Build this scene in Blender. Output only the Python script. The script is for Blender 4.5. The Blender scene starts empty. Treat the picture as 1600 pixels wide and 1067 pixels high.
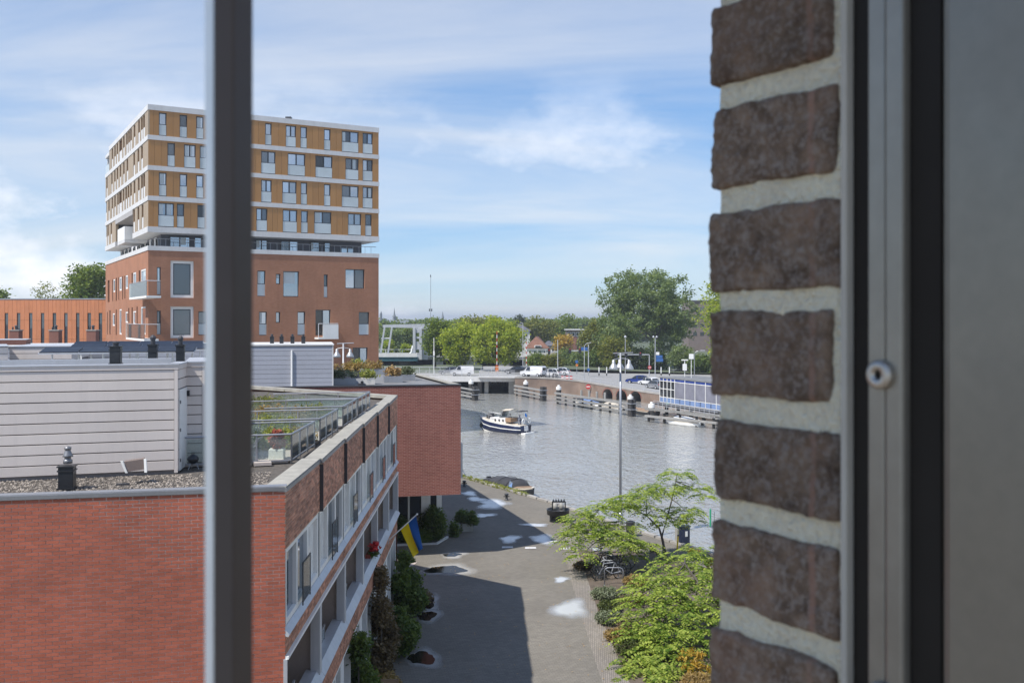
import bpy, bmesh, math, random
import numpy as np
from mathutils import Vector, Matrix, noise as mnoise
random.seed(11)
rng = np.random.default_rng(11)
scn = bpy.context.scene
COL = scn.collection
R = math.radians

# ------------------------------------------------------------------ camera
EYE = 12.0; FPX = 1500.0; HOR = 500.0
cam = bpy.data.cameras.new('camera'); camo = bpy.data.objects.new('camera', cam); COL.objects.link(camo)
camo.location = (0, 0, EYE); camo.rotation_euler = (R(90), 0, 0)
cam.sensor_width = 36; cam.lens = FPX / 1600 * 36; cam.shift_y = -(533.5 - HOR) / 1600
cam.clip_start = 0.02; cam.clip_end = 9000
cam.dof.use_dof = True; cam.dof.focus_distance = 55; cam.dof.aperture_fstop = 16.0
scn.camera = camo

# ------------------------------------------------------------------ world, sun, exposure
SUN = Vector((-0.57, -0.43, 1.0)).normalized()
wd = bpy.data.worlds.new('World'); scn.world = wd; wd.use_nodes = True
nt = wd.node_tree; nt.nodes.clear()
def wn(t, **k):
    n = nt.nodes.new(t)
    for a, b in k.items(): setattr(n, a, b)
    return n
def wl(a, b): nt.links.new(a, b)
sky = wn('ShaderNodeTexSky', sky_type='NISHITA', sun_disc=False)
sky.sun_elevation = math.asin(SUN.z); sky.sun_rotation = math.atan2(SUN.x, SUN.y)
sky.air_density = 0.75; sky.dust_density = 0.1; sky.ozone_density = 2.6; sky.altitude = 0
tc = wn('ShaderNodeTexCoord'); sp = wn('ShaderNodeSeparateXYZ'); wl(tc.outputs['Generated'], sp.inputs[0])
mz = wn('ShaderNodeMath', operation='MAXIMUM'); wl(sp.outputs[2], mz.inputs[0]); mz.inputs[1].default_value = 0
az = wn('ShaderNodeMath', operation='ADD'); wl(mz.outputs[0], az.inputs[0]); az.inputs[1].default_value = 0.16
dx = wn('ShaderNodeMath', operation='DIVIDE'); wl(sp.outputs[0], dx.inputs[0]); wl(az.outputs[0], dx.inputs[1])
dy = wn('ShaderNodeMath', operation='DIVIDE'); wl(sp.outputs[1], dy.inputs[0]); wl(az.outputs[0], dy.inputs[1])
cv = wn('ShaderNodeCombineXYZ'); wl(dx.outputs[0], cv.inputs[0]); wl(dy.outputs[0], cv.inputs[1])
mp = wn('ShaderNodeMapping'); wl(cv.outputs[0], mp.inputs[0])
mp.inputs['Rotation'].default_value = (0, 0, R(62)); mp.inputs['Scale'].default_value = (0.42, 1.15, 1); mp.inputs['Location'].default_value = (1.1, 5.7, 0)
n1 = wn('ShaderNodeTexNoise'); wl(mp.outputs[0], n1.inputs['Vector'])
n1.inputs['Scale'].default_value = 0.9; n1.inputs['Detail'].default_value = 9; n1.inputs['Roughness'].default_value = 0.56; n1.inputs['Distortion'].default_value = 0.55
r1 = wn('ShaderNodeMapRange'); wl(n1.outputs['Fac'], r1.inputs['Value'])
r1.inputs['From Min'].default_value = 0.39; r1.inputs['From Max'].default_value = 0.64; r1.inputs['To Min'].default_value = 0.06; r1.inputs['To Max'].default_value = 0.5
# low cumulus puffs near the horizon
mp2 = wn('ShaderNodeMapping'); wl(tc.outputs['Generated'], mp2.inputs[0]); mp2.inputs['Scale'].default_value = (5.0, 5.0, 9.0); mp2.inputs['Location'].default_value = (6.1, 0.35, 0.4)
n2 = wn('ShaderNodeTexNoise'); wl(mp2.outputs[0], n2.inputs['Vector']); n2.inputs['Scale'].default_value = 1.0; n2.inputs['Detail'].default_value = 8; n2.inputs['Roughness'].default_value = 0.55
r2 = wn('ShaderNodeMapRange'); wl(n2.outputs['Fac'], r2.inputs['Value'])
r2.inputs['From Min'].default_value = 0.53; r2.inputs['From Max'].default_value = 0.66; r2.inputs['To Max'].default_value = 0.95
lowm = wn('ShaderNodeMapRange'); wl(sp.outputs[2], lowm.inputs['Value'])
lowm.inputs['From Min'].default_value = 0.10; lowm.inputs['From Max'].default_value = 0.26; lowm.inputs['To Min'].default_value = 1; lowm.inputs['To Max'].default_value = 0
m2 = wn('ShaderNodeMath', operation='MULTIPLY'); wl(r2.outputs[0], m2.inputs[0]); wl(lowm.outputs[0], m2.inputs[1])
# veil of thin haze thickening to the horizon
hz = wn('ShaderNodeMapRange'); wl(sp.outputs[2], hz.inputs['Value'])
hz.inputs['From Min'].default_value = 0.0; hz.inputs['From Max'].default_value = 0.55; hz.inputs['To Min'].default_value = 0.75; hz.inputs['To Max'].default_value = 0.0
mix = wn('ShaderNodeMix', data_type='RGBA'); wl(r1.outputs[0], mix.inputs['Factor']); hzm = wn('ShaderNodeMix', data_type='RGBA'); wl(hz.outputs[0], hzm.inputs['Factor']); hzm.inputs['B'].default_value = (2.5, 3.25, 4.3, 1); hs = wn('ShaderNodeHueSaturation'); hs.inputs['Saturation'].default_value = 1.55; wl(sky.outputs[0], hs.inputs['Color']); wl(hs.outputs[0], hzm.inputs['A']); wl(hzm.outputs['Result'], mix.inputs['A'])
mix.inputs['B'].default_value = (5.6, 5.5, 5.35, 1)
bg = wn('ShaderNodeBackground'); mixc_ = wn('ShaderNodeMix', data_type='RGBA'); wl(m2.outputs[0], mixc_.inputs['Factor']); wl(mix.outputs['Result'], mixc_.inputs['A']); mixc_.inputs['B'].default_value = (6.5, 6.6, 6.9, 1); wl(mixc_.outputs['Result'], bg.inputs[0]); bg.inputs[1].default_value = 0.085
ow = wn('ShaderNodeOutputWorld'); wl(bg.outputs[0], ow.inputs[0])

sl = bpy.data.lights.new('sun', 'SUN'); sl.energy = 2.6; sl.angle = R(0.6); sl.color = (1.0, 0.96, 0.90)
so = bpy.data.objects.new('sun', sl); COL.objects.link(so); so.location = SUN * 200
so.rotation_euler = (-SUN).to_track_quat('-Z', 'Y').to_euler()
vs = scn.view_settings; vs.view_transform = 'Standard'; vs.look = 'None'; vs.gamma = 1; vs.use_curve_mapping = False; vs.exposure = 1.08

# ------------------------------------------------------------------ materials
MATS = {}
def L(c):  # sRGB 0-255 -> linear
    return tuple(((x / 255) / 12.92 if x / 255 <= 0.04045 else ((x / 255 + 0.055) / 1.055) ** 2.4) for x in c)
def mk(name):
    m = bpy.data.materials.new(name); m.use_nodes = True; t = m.node_tree; t.nodes.clear(); MATS[name] = m
    o = t.nodes.new('ShaderNodeOutputMaterial')
    return m, t, o
def N(t, typ, **k):
    n = t.nodes.new(typ)
    ins = k.pop('ins', {})
    for a, b in k.items(): setattr(n, a, b)
    for a, b in ins.items():
        if hasattr(b, 'is_linked'): t.links.new(b, n.inputs[a])
        else: n.inputs[a].default_value = b
    return n
def c4(c): return (c[0], c[1], c[2], 1)
def mixc(t, f, a, b, mode='MIX'):
    n = N(t, 'ShaderNodeMix', data_type='RGBA', blend_type=mode)
    for k, v in (('Factor', f), ('A', a), ('B', b)):
        if hasattr(v, 'is_linked'): t.links.new(v, n.inputs[k])
        elif k == 'Factor': n.inputs[k].default_value = v
        else: n.inputs[k].default_value = c4(v)
    return n.outputs['Result']
def rng_node(t, v, a, b, c, d):
    n = N(t, 'ShaderNodeMapRange', ins={'Value': v, 'From Min': a, 'From Max': b, 'To Min': c, 'To Max': d}); return n.outputs[0]
def pos(t): return N(t, 'ShaderNodeNewGeometry').outputs['Position']
def noi(t, vec, scale, detail=4, rough=0.55, dist=0.0):
    return N(t, 'ShaderNodeTexNoise', ins={'Vector': vec, 'Scale': scale, 'Detail': detail, 'Roughness': rough, 'Distortion': dist}).outputs['Fac']
def mapv(t, vec, scale): return N(t, 'ShaderNodeMapping', ins={'Vector': vec, 'Scale': scale}).outputs[0]
def M(name, col, rough=0.6, metal=0.0, var=0.18, vs=0.9, fine=0.1, fs=30, streak=0.0, bump=0.0, bs=60, spec=0.5, rnd=0.0):
    m, t, o = mk(name)
    p = pos(t)
    a = tuple(x * (1 - var) for x in col); b = tuple(min(1, x * (1 + var)) for x in col)
    c = mixc(t, rng_node(t, noi(t, p, vs, 5, 0.6), 0.3, 0.7, 0, 1), a, b)
    if fine: c = mixc(t, 1.0, c, mixc(t, noi(t, p, fs, 3), (1 - fine * 1.5,) * 3, (1 + fine * 1.2,) * 3), 'MULTIPLY')
    if streak:
        s = noi(t, mapv(t, p, (6, 6, 0.35)), 1.0, 5, 0.6)
        c = mixc(t, rng_node(t, s, 0.48, 0.75, 0, streak), c, tuple(x * 0.45 for x in col))
    if rnd:
        oi = N(t, 'ShaderNodeObjectInfo').outputs['Random']; gi = N(t, 'ShaderNodeNewGeometry').outputs['Random Per Island']
        f = N(t, 'ShaderNodeMath', operation='FRACT', ins={0: N(t, 'ShaderNodeMath', operation='ADD', ins={0: oi, 1: gi}).outputs[0]}).outputs[0]
        c = mixc(t, 1.0, c, mixc(t, f, (1 - rnd,) * 3, (1 + rnd * 0.8,) * 3), 'MULTIPLY')
    bs_ = N(t, 'ShaderNodeBsdfPrincipled', ins={'Base Color': c, 'Roughness': rough, 'Metallic': metal, 'Specular IOR Level': spec})
    t.links.new(rng_node(t, noi(t, p, vs * 3 + 1, 3), 0.2, 0.8, max(0.02, rough * 0.82), min(1, rough * 1.18)), bs_.inputs['Roughness'])
    if bump:
        bn = N(t, 'ShaderNodeBump', ins={'Strength': bump, 'Distance': 0.01, 'Height': noi(t, p, bs, 4)}); t.links.new(bn.outputs[0], bs_.inputs['Normal'])
    t.links.new(bs_.outputs[0], o.inputs[0]); return m
def BRICK(name, d2, c1, c2, mortar, course=0.066, length=0.22, msize=0.011, bump=0.4, var=0.2):
    m, t, o = mk(name); p = pos(t)
    u = N(t, 'ShaderNodeVectorMath', operation='DOT_PRODUCT', ins={0: p, 1: (d2[0], d2[1], 0)}).outputs['Value']
    z = N(t, 'ShaderNodeSeparateXYZ', ins={0: p}).outputs[2]
    v = N(t, 'ShaderNodeCombineXYZ', ins={0: u, 1: z}).outputs[0]
    b = N(t, 'ShaderNodeTexBrick', ins={'Vector': v, 'Color1': c4(c1), 'Color2': c4(c2), 'Mortar': c4(mortar), 'Scale': 1.0, 'Mortar Size': msize, 'Mortar Smooth': 0.2, 'Bias': 0.0, 'Brick Width': length, 'Row Height': course})
    c = mixc(t, rng_node(t, noi(t, p, 0.5, 5), 0.3, 0.7, 0, 1), b.outputs['Color'], mixc(t, 1.0, b.outputs['Color'], (1 - var,) * 3, 'MULTIPLY'))
    s = noi(t, mapv(t, p, (2.5, 2.5, 0.2)), 1.0, 5, 0.6)
    c = mixc(t, rng_node(t, s, 0.5, 0.8, 0, 0.25), c, tuple(x * 0.5 for x in c1))
    P_ = N(t, 'ShaderNodeBsdfPrincipled', ins={'Base Color': c, 'Roughness': 0.85, 'Specular IOR Level': 0.3})
    bn = N(t, 'ShaderNodeBump', invert=True, ins={'Strength': bump, 'Distance': 0.008, 'Height': b.outputs['Fac']}); t.links.new(bn.outputs[0], P_.inputs['Normal'])
    t.links.new(P_.outputs[0], o.inputs[0]); return m
def LEAF(name, c1, c2, trans=0.35, rough=0.5, nscale=0.5):
    m, t, o = mk(name); g = N(t, 'ShaderNodeNewGeometry')
    f = N(t, 'ShaderNodeMath', operation='ADD', ins={0: rng_node(t, noi(t, g.outputs['Position'], nscale, 3), 0.3, 0.7, -0.3, 0.3), 1: g.outputs['Random Per Island']}).outputs[0]
    f = N(t, 'ShaderNodeClamp', ins={0: f}).outputs[0]
    c = mixc(t, f, c1, c2)
    d = N(t, 'ShaderNodeBsdfPrincipled', ins={'Base Color': c, 'Roughness': rough, 'Specular IOR Level': 0.35})
    tr = N(t, 'ShaderNodeBsdfTranslucent', ins={'Color': mixc(t, 1.0, c, (1.0, 1.0, 0.55), 'MULTIPLY')})
    mx = N(t, 'ShaderNodeMixShader', ins={0: trans + .1, 1: d.outputs[0], 2: tr.outputs[0]})
    t.links.new(mx.outputs[0], o.inputs[0]); return m
def GLASSY(name, col, metal=0.75, rough=0.04, var=0.3):
    m, t, o = mk(name); p = pos(t); g = N(t, 'ShaderNodeObjectInfo').outputs['Random']
    c = mixc(t, 1.0, col, mixc(t, g, (1 - var,) * 3, (1 + var * 0.6,) * 3), 'MULTIPLY')
    b = N(t, 'ShaderNodeBsdfPrincipled', ins={'Base Color': c, 'Metallic': metal, 'Roughness': rough})
    bn = N(t, 'ShaderNodeBump', ins={'Strength': 0.05, 'Distance': 0.05, 'Height': noi(t, p, 0.8, 2)}); t.links.new(bn.outputs[0], b.inputs['Normal'])
    t.links.new(b.outputs[0], o.inputs[0]); return m
def CLEAR(name, tint=(0.9, 0.95, 0.93), refl=0.12, haze=0.12, hcol=(0.75, 0.8, 0.78)):
    m, t, o = mk(name)
    tr = N(t, 'ShaderNodeBsdfTransparent', ins={'Color': c4(tint)}); df = N(t, 'ShaderNodeBsdfDiffuse', ins={'Color': c4(hcol)})
    gl = N(t, 'ShaderNodeBsdfGlossy', ins={'Roughness': 0.03, 'Color': (1, 1, 1, 1)})
    a = N(t, 'ShaderNodeMixShader', ins={0: haze, 1: tr.outputs[0], 2: df.outputs[0]})
    fr = N(t, 'ShaderNodeFresnel', ins={'IOR': 1.45})
    b = N(t, 'ShaderNodeMixShader', ins={0: fr.outputs[0], 1: a.outputs[0], 2: gl.outputs[0]})
    t.links.new(b.outputs[0], o.inputs[0]); return m

# ------------------------------------------------------------------ mesh helpers
ORG = {}
def V2(x, y): return Vector((x, y, 0))
def P(px, py, d): return Vector(((px - 800) / FPX * d, d, EYE - (py - HOR) / FPX * d))
def G(px, py, z=0.0):
    d = (EYE - z) * FPX / (py - HOR); return Vector(((px - 800) / FPX * d, d, z))
class MB:
    def __init__(s): s.v = []; s.f = []
    def add(s, vs, fs):
        o = len(s.v); s.v += [tuple(v) for v in vs]; s.f += [tuple(i + o for i in f) for f in fs]; return s
    def obox(s, o, a, b, c):
        o = Vector(o); a = Vector(a); b = Vector(b); c = Vector(c)
        return s.add([o, o + a, o + a + b, o + b, o + c, o + a + c, o + a + b + c, o + b + c],
              [(0, 3, 2, 1), (4, 5, 6, 7), (0, 1, 5, 4), (1, 2, 6, 5), (2, 3, 7, 6), (3, 0, 4, 7)])
    def box(s, x0, x1, y0, y1, z0, z1): return s.obox((x0, y0, z0), (x1 - x0, 0, 0), (0, y1 - y0, 0), (0, 0, z1 - z0))
    def cbox(s, c, size, rz=0.0):
        a = Vector((math.cos(rz), math.sin(rz), 0)) * size[0]; b = Vector((-math.sin(rz), math.cos(rz), 0)) * size[1]; k = Vector((0, 0, size[2]))
        return s.obox(Vector(c) - a / 2 - b / 2 - k / 2, a, b, k)
    def prism(s, base, h):
        n = len(base); base = [Vector(b) for b in base]; h = Vector(h)
        return s.add(base + [b + h for b in base], [tuple(range(n))[::-1], tuple(range(n, 2 * n))] + [(i, (i + 1) % n, n + (i + 1) % n, n + i) for i in range(n)])
    def poly(s, pts): return s.add(pts, [tuple(range(len(pts)))])
    def tube(s, pts, r, n=6, cap=True):
        pts = [Vector(p) for p in pts]; k = len(pts)
        rs = list(r) if hasattr(r, '__len__') else [r] * k
        vs = []; up = Vector((0.31, 0.17, 0.93))
        for i, p in enumerate(pts):
            d = (pts[min(i + 1, k - 1)] - pts[max(i - 1, 0)]).normalized()
            a = d.cross(up)
            if a.length < 0.05: a = d.cross(Vector((1, 0, 0)))
            a.normalize(); b = d.cross(a)
            for j in range(n):
                q = 2 * math.pi * j / n; vs.append(p + (a * math.cos(q) + b * math.sin(q)) * rs[i])
        fs = [(i * n + j, i * n + (j + 1) % n, (i + 1) * n + (j + 1) % n, (i + 1) * n + j) for i in range(k - 1) for j in range(n)]
        if cap: fs += [tuple(range(n))[::-1], tuple(range((k - 1) * n, k * n))]
        return s.add(vs, fs)
    def lathe(s, c, prof, n=12, axis=None):
        c = Vector(c); ax = Vector(axis).normalized() if axis is not None else Vector((0, 0, 1))
        a = ax.orthogonal().normalized(); b = ax.cross(a); k = len(prof); vs = []
        for r, z in prof:
            for j in range(n):
                q = 2 * math.pi * j / n; vs.append(c + ax * z + (a * math.cos(q) + b * math.sin(q)) * r)
        fs = [(i * n + j, i * n + (j + 1) % n, (i + 1) * n + (j + 1) % n, (i + 1) * n + j) for i in range(k - 1) for j in range(n)]
        fs += [tuple(range(n))[::-1], tuple(range((k - 1) * n, k * n))]
        return s.add(vs, fs)
    def loft(s, rings, closed=True, cap=True):
        n = len(rings[0]); vs = [v for r in rings for v in r]; m = n if closed else n - 1
        fs = [(i * n + j, i * n + (j + 1) % n, (i + 1) * n + (j + 1) % n, (i + 1) * n + j) for i in range(len(rings) - 1) for j in range(m)]
        if cap: fs += [tuple(range(n))[::-1], tuple(range((len(rings) - 1) * n, len(rings) * n))]
        return s.add(vs, fs)
    def mesh(s, name, mat, org=(0, 0, 0), smooth=False, recalc=True):
        me = bpy.data.meshes.new(name); ox, oy, oz = org
        me.from_pydata([(x - ox, y - oy, z - oz) for x, y, z in s.v], [], s.f)
        if recalc and len(s.f) < 60000:
            b = bmesh.new(); b.from_mesh(me); bmesh.ops.recalc_face_normals(b, faces=b.faces); b.to_mesh(me); b.free()
        if mat is not None: me.materials.append(MATS[mat] if isinstance(mat, str) else mat)
        if smooth: me.polygons.foreach_set('use_smooth', [True] * len(me.polygons))
        me.update(); return me
    def build(s, name, mat, parent=None, smooth=False, label=None, kind=None, bevel=0.0):
        org = ORG.get(parent.name, Vector((0, 0, 0))) if parent else Vector((0, 0, 0))
        o = bpy.data.objects.new(name, s.mesh(name, mat, org, smooth)); COL.objects.link(o)
        if parent: o.parent = parent
        ORG[o.name] = org
        if label: o['label'] = label
        if kind: o['kind'] = kind
        if bevel:
            b = o.modifiers.new('bevel', 'BEVEL'); b.width = bevel; b.segments = 2; b.limit_method = 'ANGLE'
        return o
def thing(name, label, cat, loc=(0, 0, 0), group=None):
    o = bpy.data.objects.new(name, None); COL.objects.link(o); o.location = loc; o.empty_display_size = 0.2
    o['label'] = label; o['category'] = cat; ORG[o.name] = Vector(loc)
    if group: o['group'] = group
    return o
def tag(o, label, cat, group=None):
    o['label'] = label; o['category'] = cat
    if group: o['group'] = group
    return o
def struct(name, mb, mat, smooth=False, parent=None):
    o = mb.build(name, mat, parent, smooth)
    if not parent: o['kind'] = 'structure'
    return o
def inst(name, me, parent, loc, rz=0.0, kind=None):   # shared-mesh piece, loc in world
    o = bpy.data.objects.new(name, me); COL.objects.link(o)
    if parent: o.parent = parent; o.location = Vector(loc) - ORG[parent.name]
    else: o.location = loc
    o.rotation_euler = (0, 0, rz); ORG[o.name] = ORG[parent.name] if parent else Vector((0, 0, 0)); return o
def copy_tree(o, parent=None, loc=None, rz=None, label=None):
    c = o.copy(); COL.objects.link(c); c.parent = parent
    if loc is not None: c.location = loc
    if rz is not None: c.rotation_euler = (0, 0, rz)
    if label: c['label'] = label
    for ch in [x for x in o.children]: copy_tree(ch, c)
    return c
class Fr:   # a wall frame: u along, w outward, z up
    def __init__(s, o, u, w=None):
        s.o = Vector((o[0], o[1], 0)); s.u = Vector((u[0], u[1], 0)).normalized()
        s.w = Vector((s.u.y, -s.u.x, 0)) if w is None else Vector((w[0], w[1], 0)).normalized()
    def pt(s, u, w, z): return s.o + s.u * u + s.w * w + Vector((0, 0, z))
    def box(s, mb, u0, u1, w0, w1, z0, z1): return mb.obox(s.pt(u0, w0, z0), s.u * (u1 - u0), s.w * (w1 - w0), (0, 0, z1 - z0))
    def hit(s, px, w=0.0):
        t = (px - 800) / FPX; o = s.o + s.w * w
        return (t * o.y - o.x) / (s.u.x - t * s.u.y)
    def zat(s, px, py, w=0.0):
        u = s.hit(px, w); d = s.pt(u, w, 0).y; return EYE - (py - HOR) / FPX * d
    def wall(s, mb, u0, u1, z0, z1, holes=(), w=0.0, depth=0.2):
        us = sorted({u0, u1} | {h[i] for h in holes for i in (0, 1)}); zs = sorted({z0, z1} | {h[i] for h in holes for i in (2, 3)})
        us = [u for u in us if u0 <= u <= u1]; zs = [z for z in zs if z0 <= z <= z1]
        for j in range(len(zs) - 1):
            run = None
            for i in range(len(us) - 1):
                cu = (us[i] + us[i + 1]) / 2; cz = (zs[j] + zs[j + 1]) / 2
                solid = not any(h[0] < cu < h[1] and h[2] < cz < h[3] for h in holes)
                if solid: run = (us[i] if run is None else run[0], us[i + 1])
                if (not solid or i == len(us) - 2) and run:
                    a, b = run; mb.poly([s.pt(a, w, zs[j]), s.pt(b, w, zs[j]), s.pt(b, w, zs[j + 1]), s.pt(a, w, zs[j + 1])]); run = None
        for a, b, c, d in holes:
            q = w - depth
            mb.poly([s.pt(a, w, c), s.pt(a, q, c), s.pt(a, q, d), s.pt(a, w, d)]); mb.poly([s.pt(b, w, c), s.pt(b, w, d), s.pt(b, q, d), s.pt(b, q, c)])
            mb.poly([s.pt(a, w, c), s.pt(b, w, c), s.pt(b, q, c), s.pt(a, q, c)]); mb.poly([s.pt(a, w, d), s.pt(a, q, d), s.pt(b, q, d), s.pt(b, w, d)])
        return mb
def mb(): return MB()

# foliage: many small diamond leaves in one mesh
def leaves(name, pts, size, mat, parent=None, kind=None, aspect=0.55, up=0.5, jitter=0.45):
    pts = np.asarray(pts, float); n = len(pts)
    nr = rng.normal(size=(n, 3)); nr[:, 2] = np.abs(nr[:, 2]) + up; nr /= np.linalg.norm(nr, axis=1)[:, None]
    a = rng.normal(size=(n, 3)); a -= nr * (a * nr).sum(1)[:, None]; a /= np.linalg.norm(a, axis=1)[:, None]; b = np.cross(nr, a)
    s = size * (1 + jitter * rng.uniform(-1, 1, n))[:, None]
    org = np.array(ORG[parent.name]) if parent else np.zeros(3)
    p = pts - org
    v = np.stack([p - a * s, p + b * s * aspect + nr * s * 0.12, p + a * s, p - b * s * aspect + nr * s * 0.12], 1).reshape(-1, 3)
    me = bpy.data.meshes.new(name); me.vertices.add(4 * n); me.vertices.foreach_set('co', v.ravel())
    me.loops.add(4 * n); me.loops.foreach_set('vertex_index', np.arange(4 * n)); me.polygons.add(n)
    me.polygons.foreach_set('loop_start', np.arange(0, 4 * n, 4)); me.polygons.foreach_set('loop_total', np.full(n, 4)); me.update(calc_edges=True); me.validate()
    me.materials.append(MATS[mat]); o = bpy.data.objects.new(name, me); COL.objects.link(o)
    if parent: o.parent = parent
    ORG[o.name] = Vector(org)
    if kind: o['kind'] = kind
    return o
def clumpy(c, rad, nclump, per, cs, shell=0.55, flat=0.8):
    """leaf points: clumps spread through an ellipsoid, mostly near its surface"""
    d = rng.normal(size=(nclump, 3)); d /= np.linalg.norm(d, axis=1)[:, None]
    r = shell + (1 - shell) * rng.uniform(0, 1, nclump) ** 0.6
    cc = np.array(c) + d * r[:, None] * np.array(rad)
    k = rng.integers(max(1, int(per * 0.5)), int(per * 1.5) + 1, nclump)
    idx = np.repeat(np.arange(nclump), k)
    return cc[idx] + rng.normal(size=(len(idx), 3)) * cs * np.array([1, 1, flat])
# ------------------------------------------------------------------ palette
M('metal_grey', (0.36, 0.37, 0.39), 0.42, 0.5, var=0.1, fine=0.05, streak=0.15)
M('metal_light', (0.55, 0.56, 0.58), 0.45, 0.3, var=0.08, fine=0.04, streak=0.2)
M('metal_dark', (0.06, 0.06, 0.065), 0.45, 0.2, var=0.15)
M('coping', (0.36, 0.34, 0.29), 0.75, 0.0, var=0.2, vs=2.5, fine=0.12, fs=18)
M('coping_edge', (0.27, 0.27, 0.275), 0.4, 0.6, var=0.1)
M('white_paint', (0.86, 0.85, 0.81), 0.45, var=0.06, fine=0.03, streak=0.08)
M('white_band', (0.66, 0.65, 0.63), 0.6, var=0.07, fine=0.03, streak=0.14)
M('clad_grey', (0.74, 0.66, 0.60), 0.55, var=0.05, vs=0.6, fine=0.04, fs=60, streak=0.10, rnd=0.035)
M('clad_joint', (0.22, 0.20, 0.19), 0.7)
M('clad_blue', (0.42, 0.43, 0.47), 0.5, var=0.05, streak=0.06, rnd=0.03)
M('loggia_beige', (0.70, 0.64, 0.57), 0.5, var=0.05)
M('loggia_brown', (0.40, 0.325, 0.28), 0.55, var=0.06)
M('mortar_red', (0.66, 0.48, 0.39), 0.9, var=0.2, fine=0.2, fs=80)
M('brick_red', (0.40, 0.112, 0.062), 0.85, var=0.14, vs=0.7, fine=0.18, fs=70, rnd=0.14, streak=0.22, bump=0.3, bs=90)
M('mortar_side', (0.70, 0.58, 0.44), 0.9, var=0.2, fine=0.2, fs=80)
M('brick_side', (0.50, 0.245, 0.155), 0.8, var=0.25, vs=0.9, fine=0.22, fs=70, rnd=0.38, bump=0.3, bs=90)
M('glass_dark', (0.02, 0.022, 0.025), 0.05, 0.0, spec=0.9)
GLASSY('pane', (0.46, 0.51, 0.57), 0.85, 0.04)
GLASSY('pane_dim', (0.16, 0.18, 0.20), 0.7, 0.05)
M('frosted', (0.54, 0.60, 0.61), 0.3, var=0.06, rnd=0.12)
M('curtain_glass', (0.74, 0.74, 0.70), 0.12, var=0.15, vs=2.5, spec=0.7, rnd=0.2)
M('frame_dark', (0.045, 0.05, 0.06), 0.45)
M('dark_setback', (0.075, 0.08, 0.10), 0.5, var=0.1)
M('soffit', (0.42, 0.40, 0.38), 0.7, var=0.08)
M('ochre', (0.42, 0.212, 0.072), 0.5, 0.15, var=0.06, vs=0.3, fine=0.05, rnd=0.07, streak=0.05)
M('ochre_seam', (0.23, 0.11, 0.035), 0.6)
M('ochre_side', (0.40, 0.30, 0.19), 0.5, 0.1, var=0.06, rnd=0.06)
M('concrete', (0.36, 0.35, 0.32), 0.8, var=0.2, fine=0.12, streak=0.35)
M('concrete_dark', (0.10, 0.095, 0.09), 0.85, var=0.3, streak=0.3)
M('timber_grey', (0.26, 0.255, 0.24), 0.85, var=0.2, vs=2, fine=0.2, rnd=0.2, streak=0.2)
M('timber_dark', (0.045, 0.042, 0.04), 0.8, var=0.3)
M('black', (0.012, 0.012, 0.014), 0.5, var=0.2)
M('black_paint', (0.022, 0.024, 0.028), 0.35, var=0.2, fine=0.1)
M('rubber', (0.015, 0.015, 0.015), 0.8)
M('navy', (0.014, 0.022, 0.06), 0.25, var=0.1)
M('cream', (0.62, 0.55, 0.44), 0.6, var=0.08)
M('tan_wood', (0.34, 0.22, 0.13), 0.5, var=0.15)
M('canvas_dark', (0.045, 0.045, 0.05), 0.8, var=0.2, fine=0.15)
M('blue_paint', (0.20, 0.29, 0.50), 0.4, var=0.1)
M('blue_sign', (0.04, 0.13, 0.36), 0.4)
M('blue_car', (0.02, 0.05, 0.25), 0.25)
M('white_car', (0.72, 0.72, 0.72), 0.25, var=0.03)
M('silver_car', (0.36, 0.37, 0.39), 0.28, 0.6, var=0.04)
M('dark_car', (0.03, 0.032, 0.036), 0.25)
M('red_paint', (0.55, 0.03, 0.03), 0.45)
M('orange_cloth', (0.7, 0.2, 0.04), 0.8)
M('green_paint', (0.03, 0.32, 0.16), 0.45)
M('teal_paint', (0.05, 0.14, 0.17), 0.5)
LEAF('flag_blue', (0.01, 0.12, 0.46), (0.012, 0.13, 0.48), 0.3)
LEAF('flag_yellow', (0.90, 0.72, 0.01), (0.92, 0.74, 0.012), 0.3)
M('bark', (0.10, 0.085, 0.07), 0.9, var=0.3, vs=4, fine=0.25)
M('bark_pale', (0.24, 0.21, 0.18), 0.9, var=0.3, vs=3, fine=0.25)
M('soil', (0.13, 0.10, 0.075), 0.95, var=0.3, vs=2, fine=0.3, fs=25, bump=0.5, bs=20)
M('terracotta', (0.25, 0.05, 0.03), 0.8)
M('red_leaf', (0.30, 0.07, 0.035), 0.6, rnd=0.4)
M('slate_roof', (0.12, 0.12, 0.14), 0.8, var=0.15)
M('tile_roof', (0.20, 0.095, 0.06), 0.8, var=0.2)
M('plaster', (0.62, 0.60, 0.56), 0.8, var=0.08)
M('brown_flat', (0.20, 0.155, 0.135), 0.8, var=0.1)
M('brown_brick', (0.22, 0.10, 0.075), 0.85, var=0.15)
M('spire_slate', (0.17, 0.19, 0.21), 0.7)
M('solar', (0.02, 0.021, 0.026), 0.4, 0.0)
M('tile_pale', (0.52, 0.45, 0.40), 0.8, var=0.15)
M('stone_kerb', (0.36, 0.34, 0.31), 0.85, var=0.2, fine=0.15)
M('dry_grass', (0.38, 0.24, 0.09), 0.9, rnd=0.4)
M('flower_red', (0.62, 0.02, 0.02), 0.6)
M('gravel', (0.11, 0.095, 0.08), 0.9, var=0.35, vs=9, fine=0.4, fs=45, bump=0.8, bs=35)
M('pebble', (0.25, 0.215, 0.18), 0.85, var=0.2, rnd=0.75)
M('membrane', (0.20, 0.20, 0.20), 0.7, var=0.25, vs=1.2, fine=0.1)
CLEAR('glass_rail', (0.88, 0.93, 0.90), haze=0.14)
LEAF('leaf_lime', (0.22, 0.31, 0.03), (0.52, 0.56, 0.075), 0.45)
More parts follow.
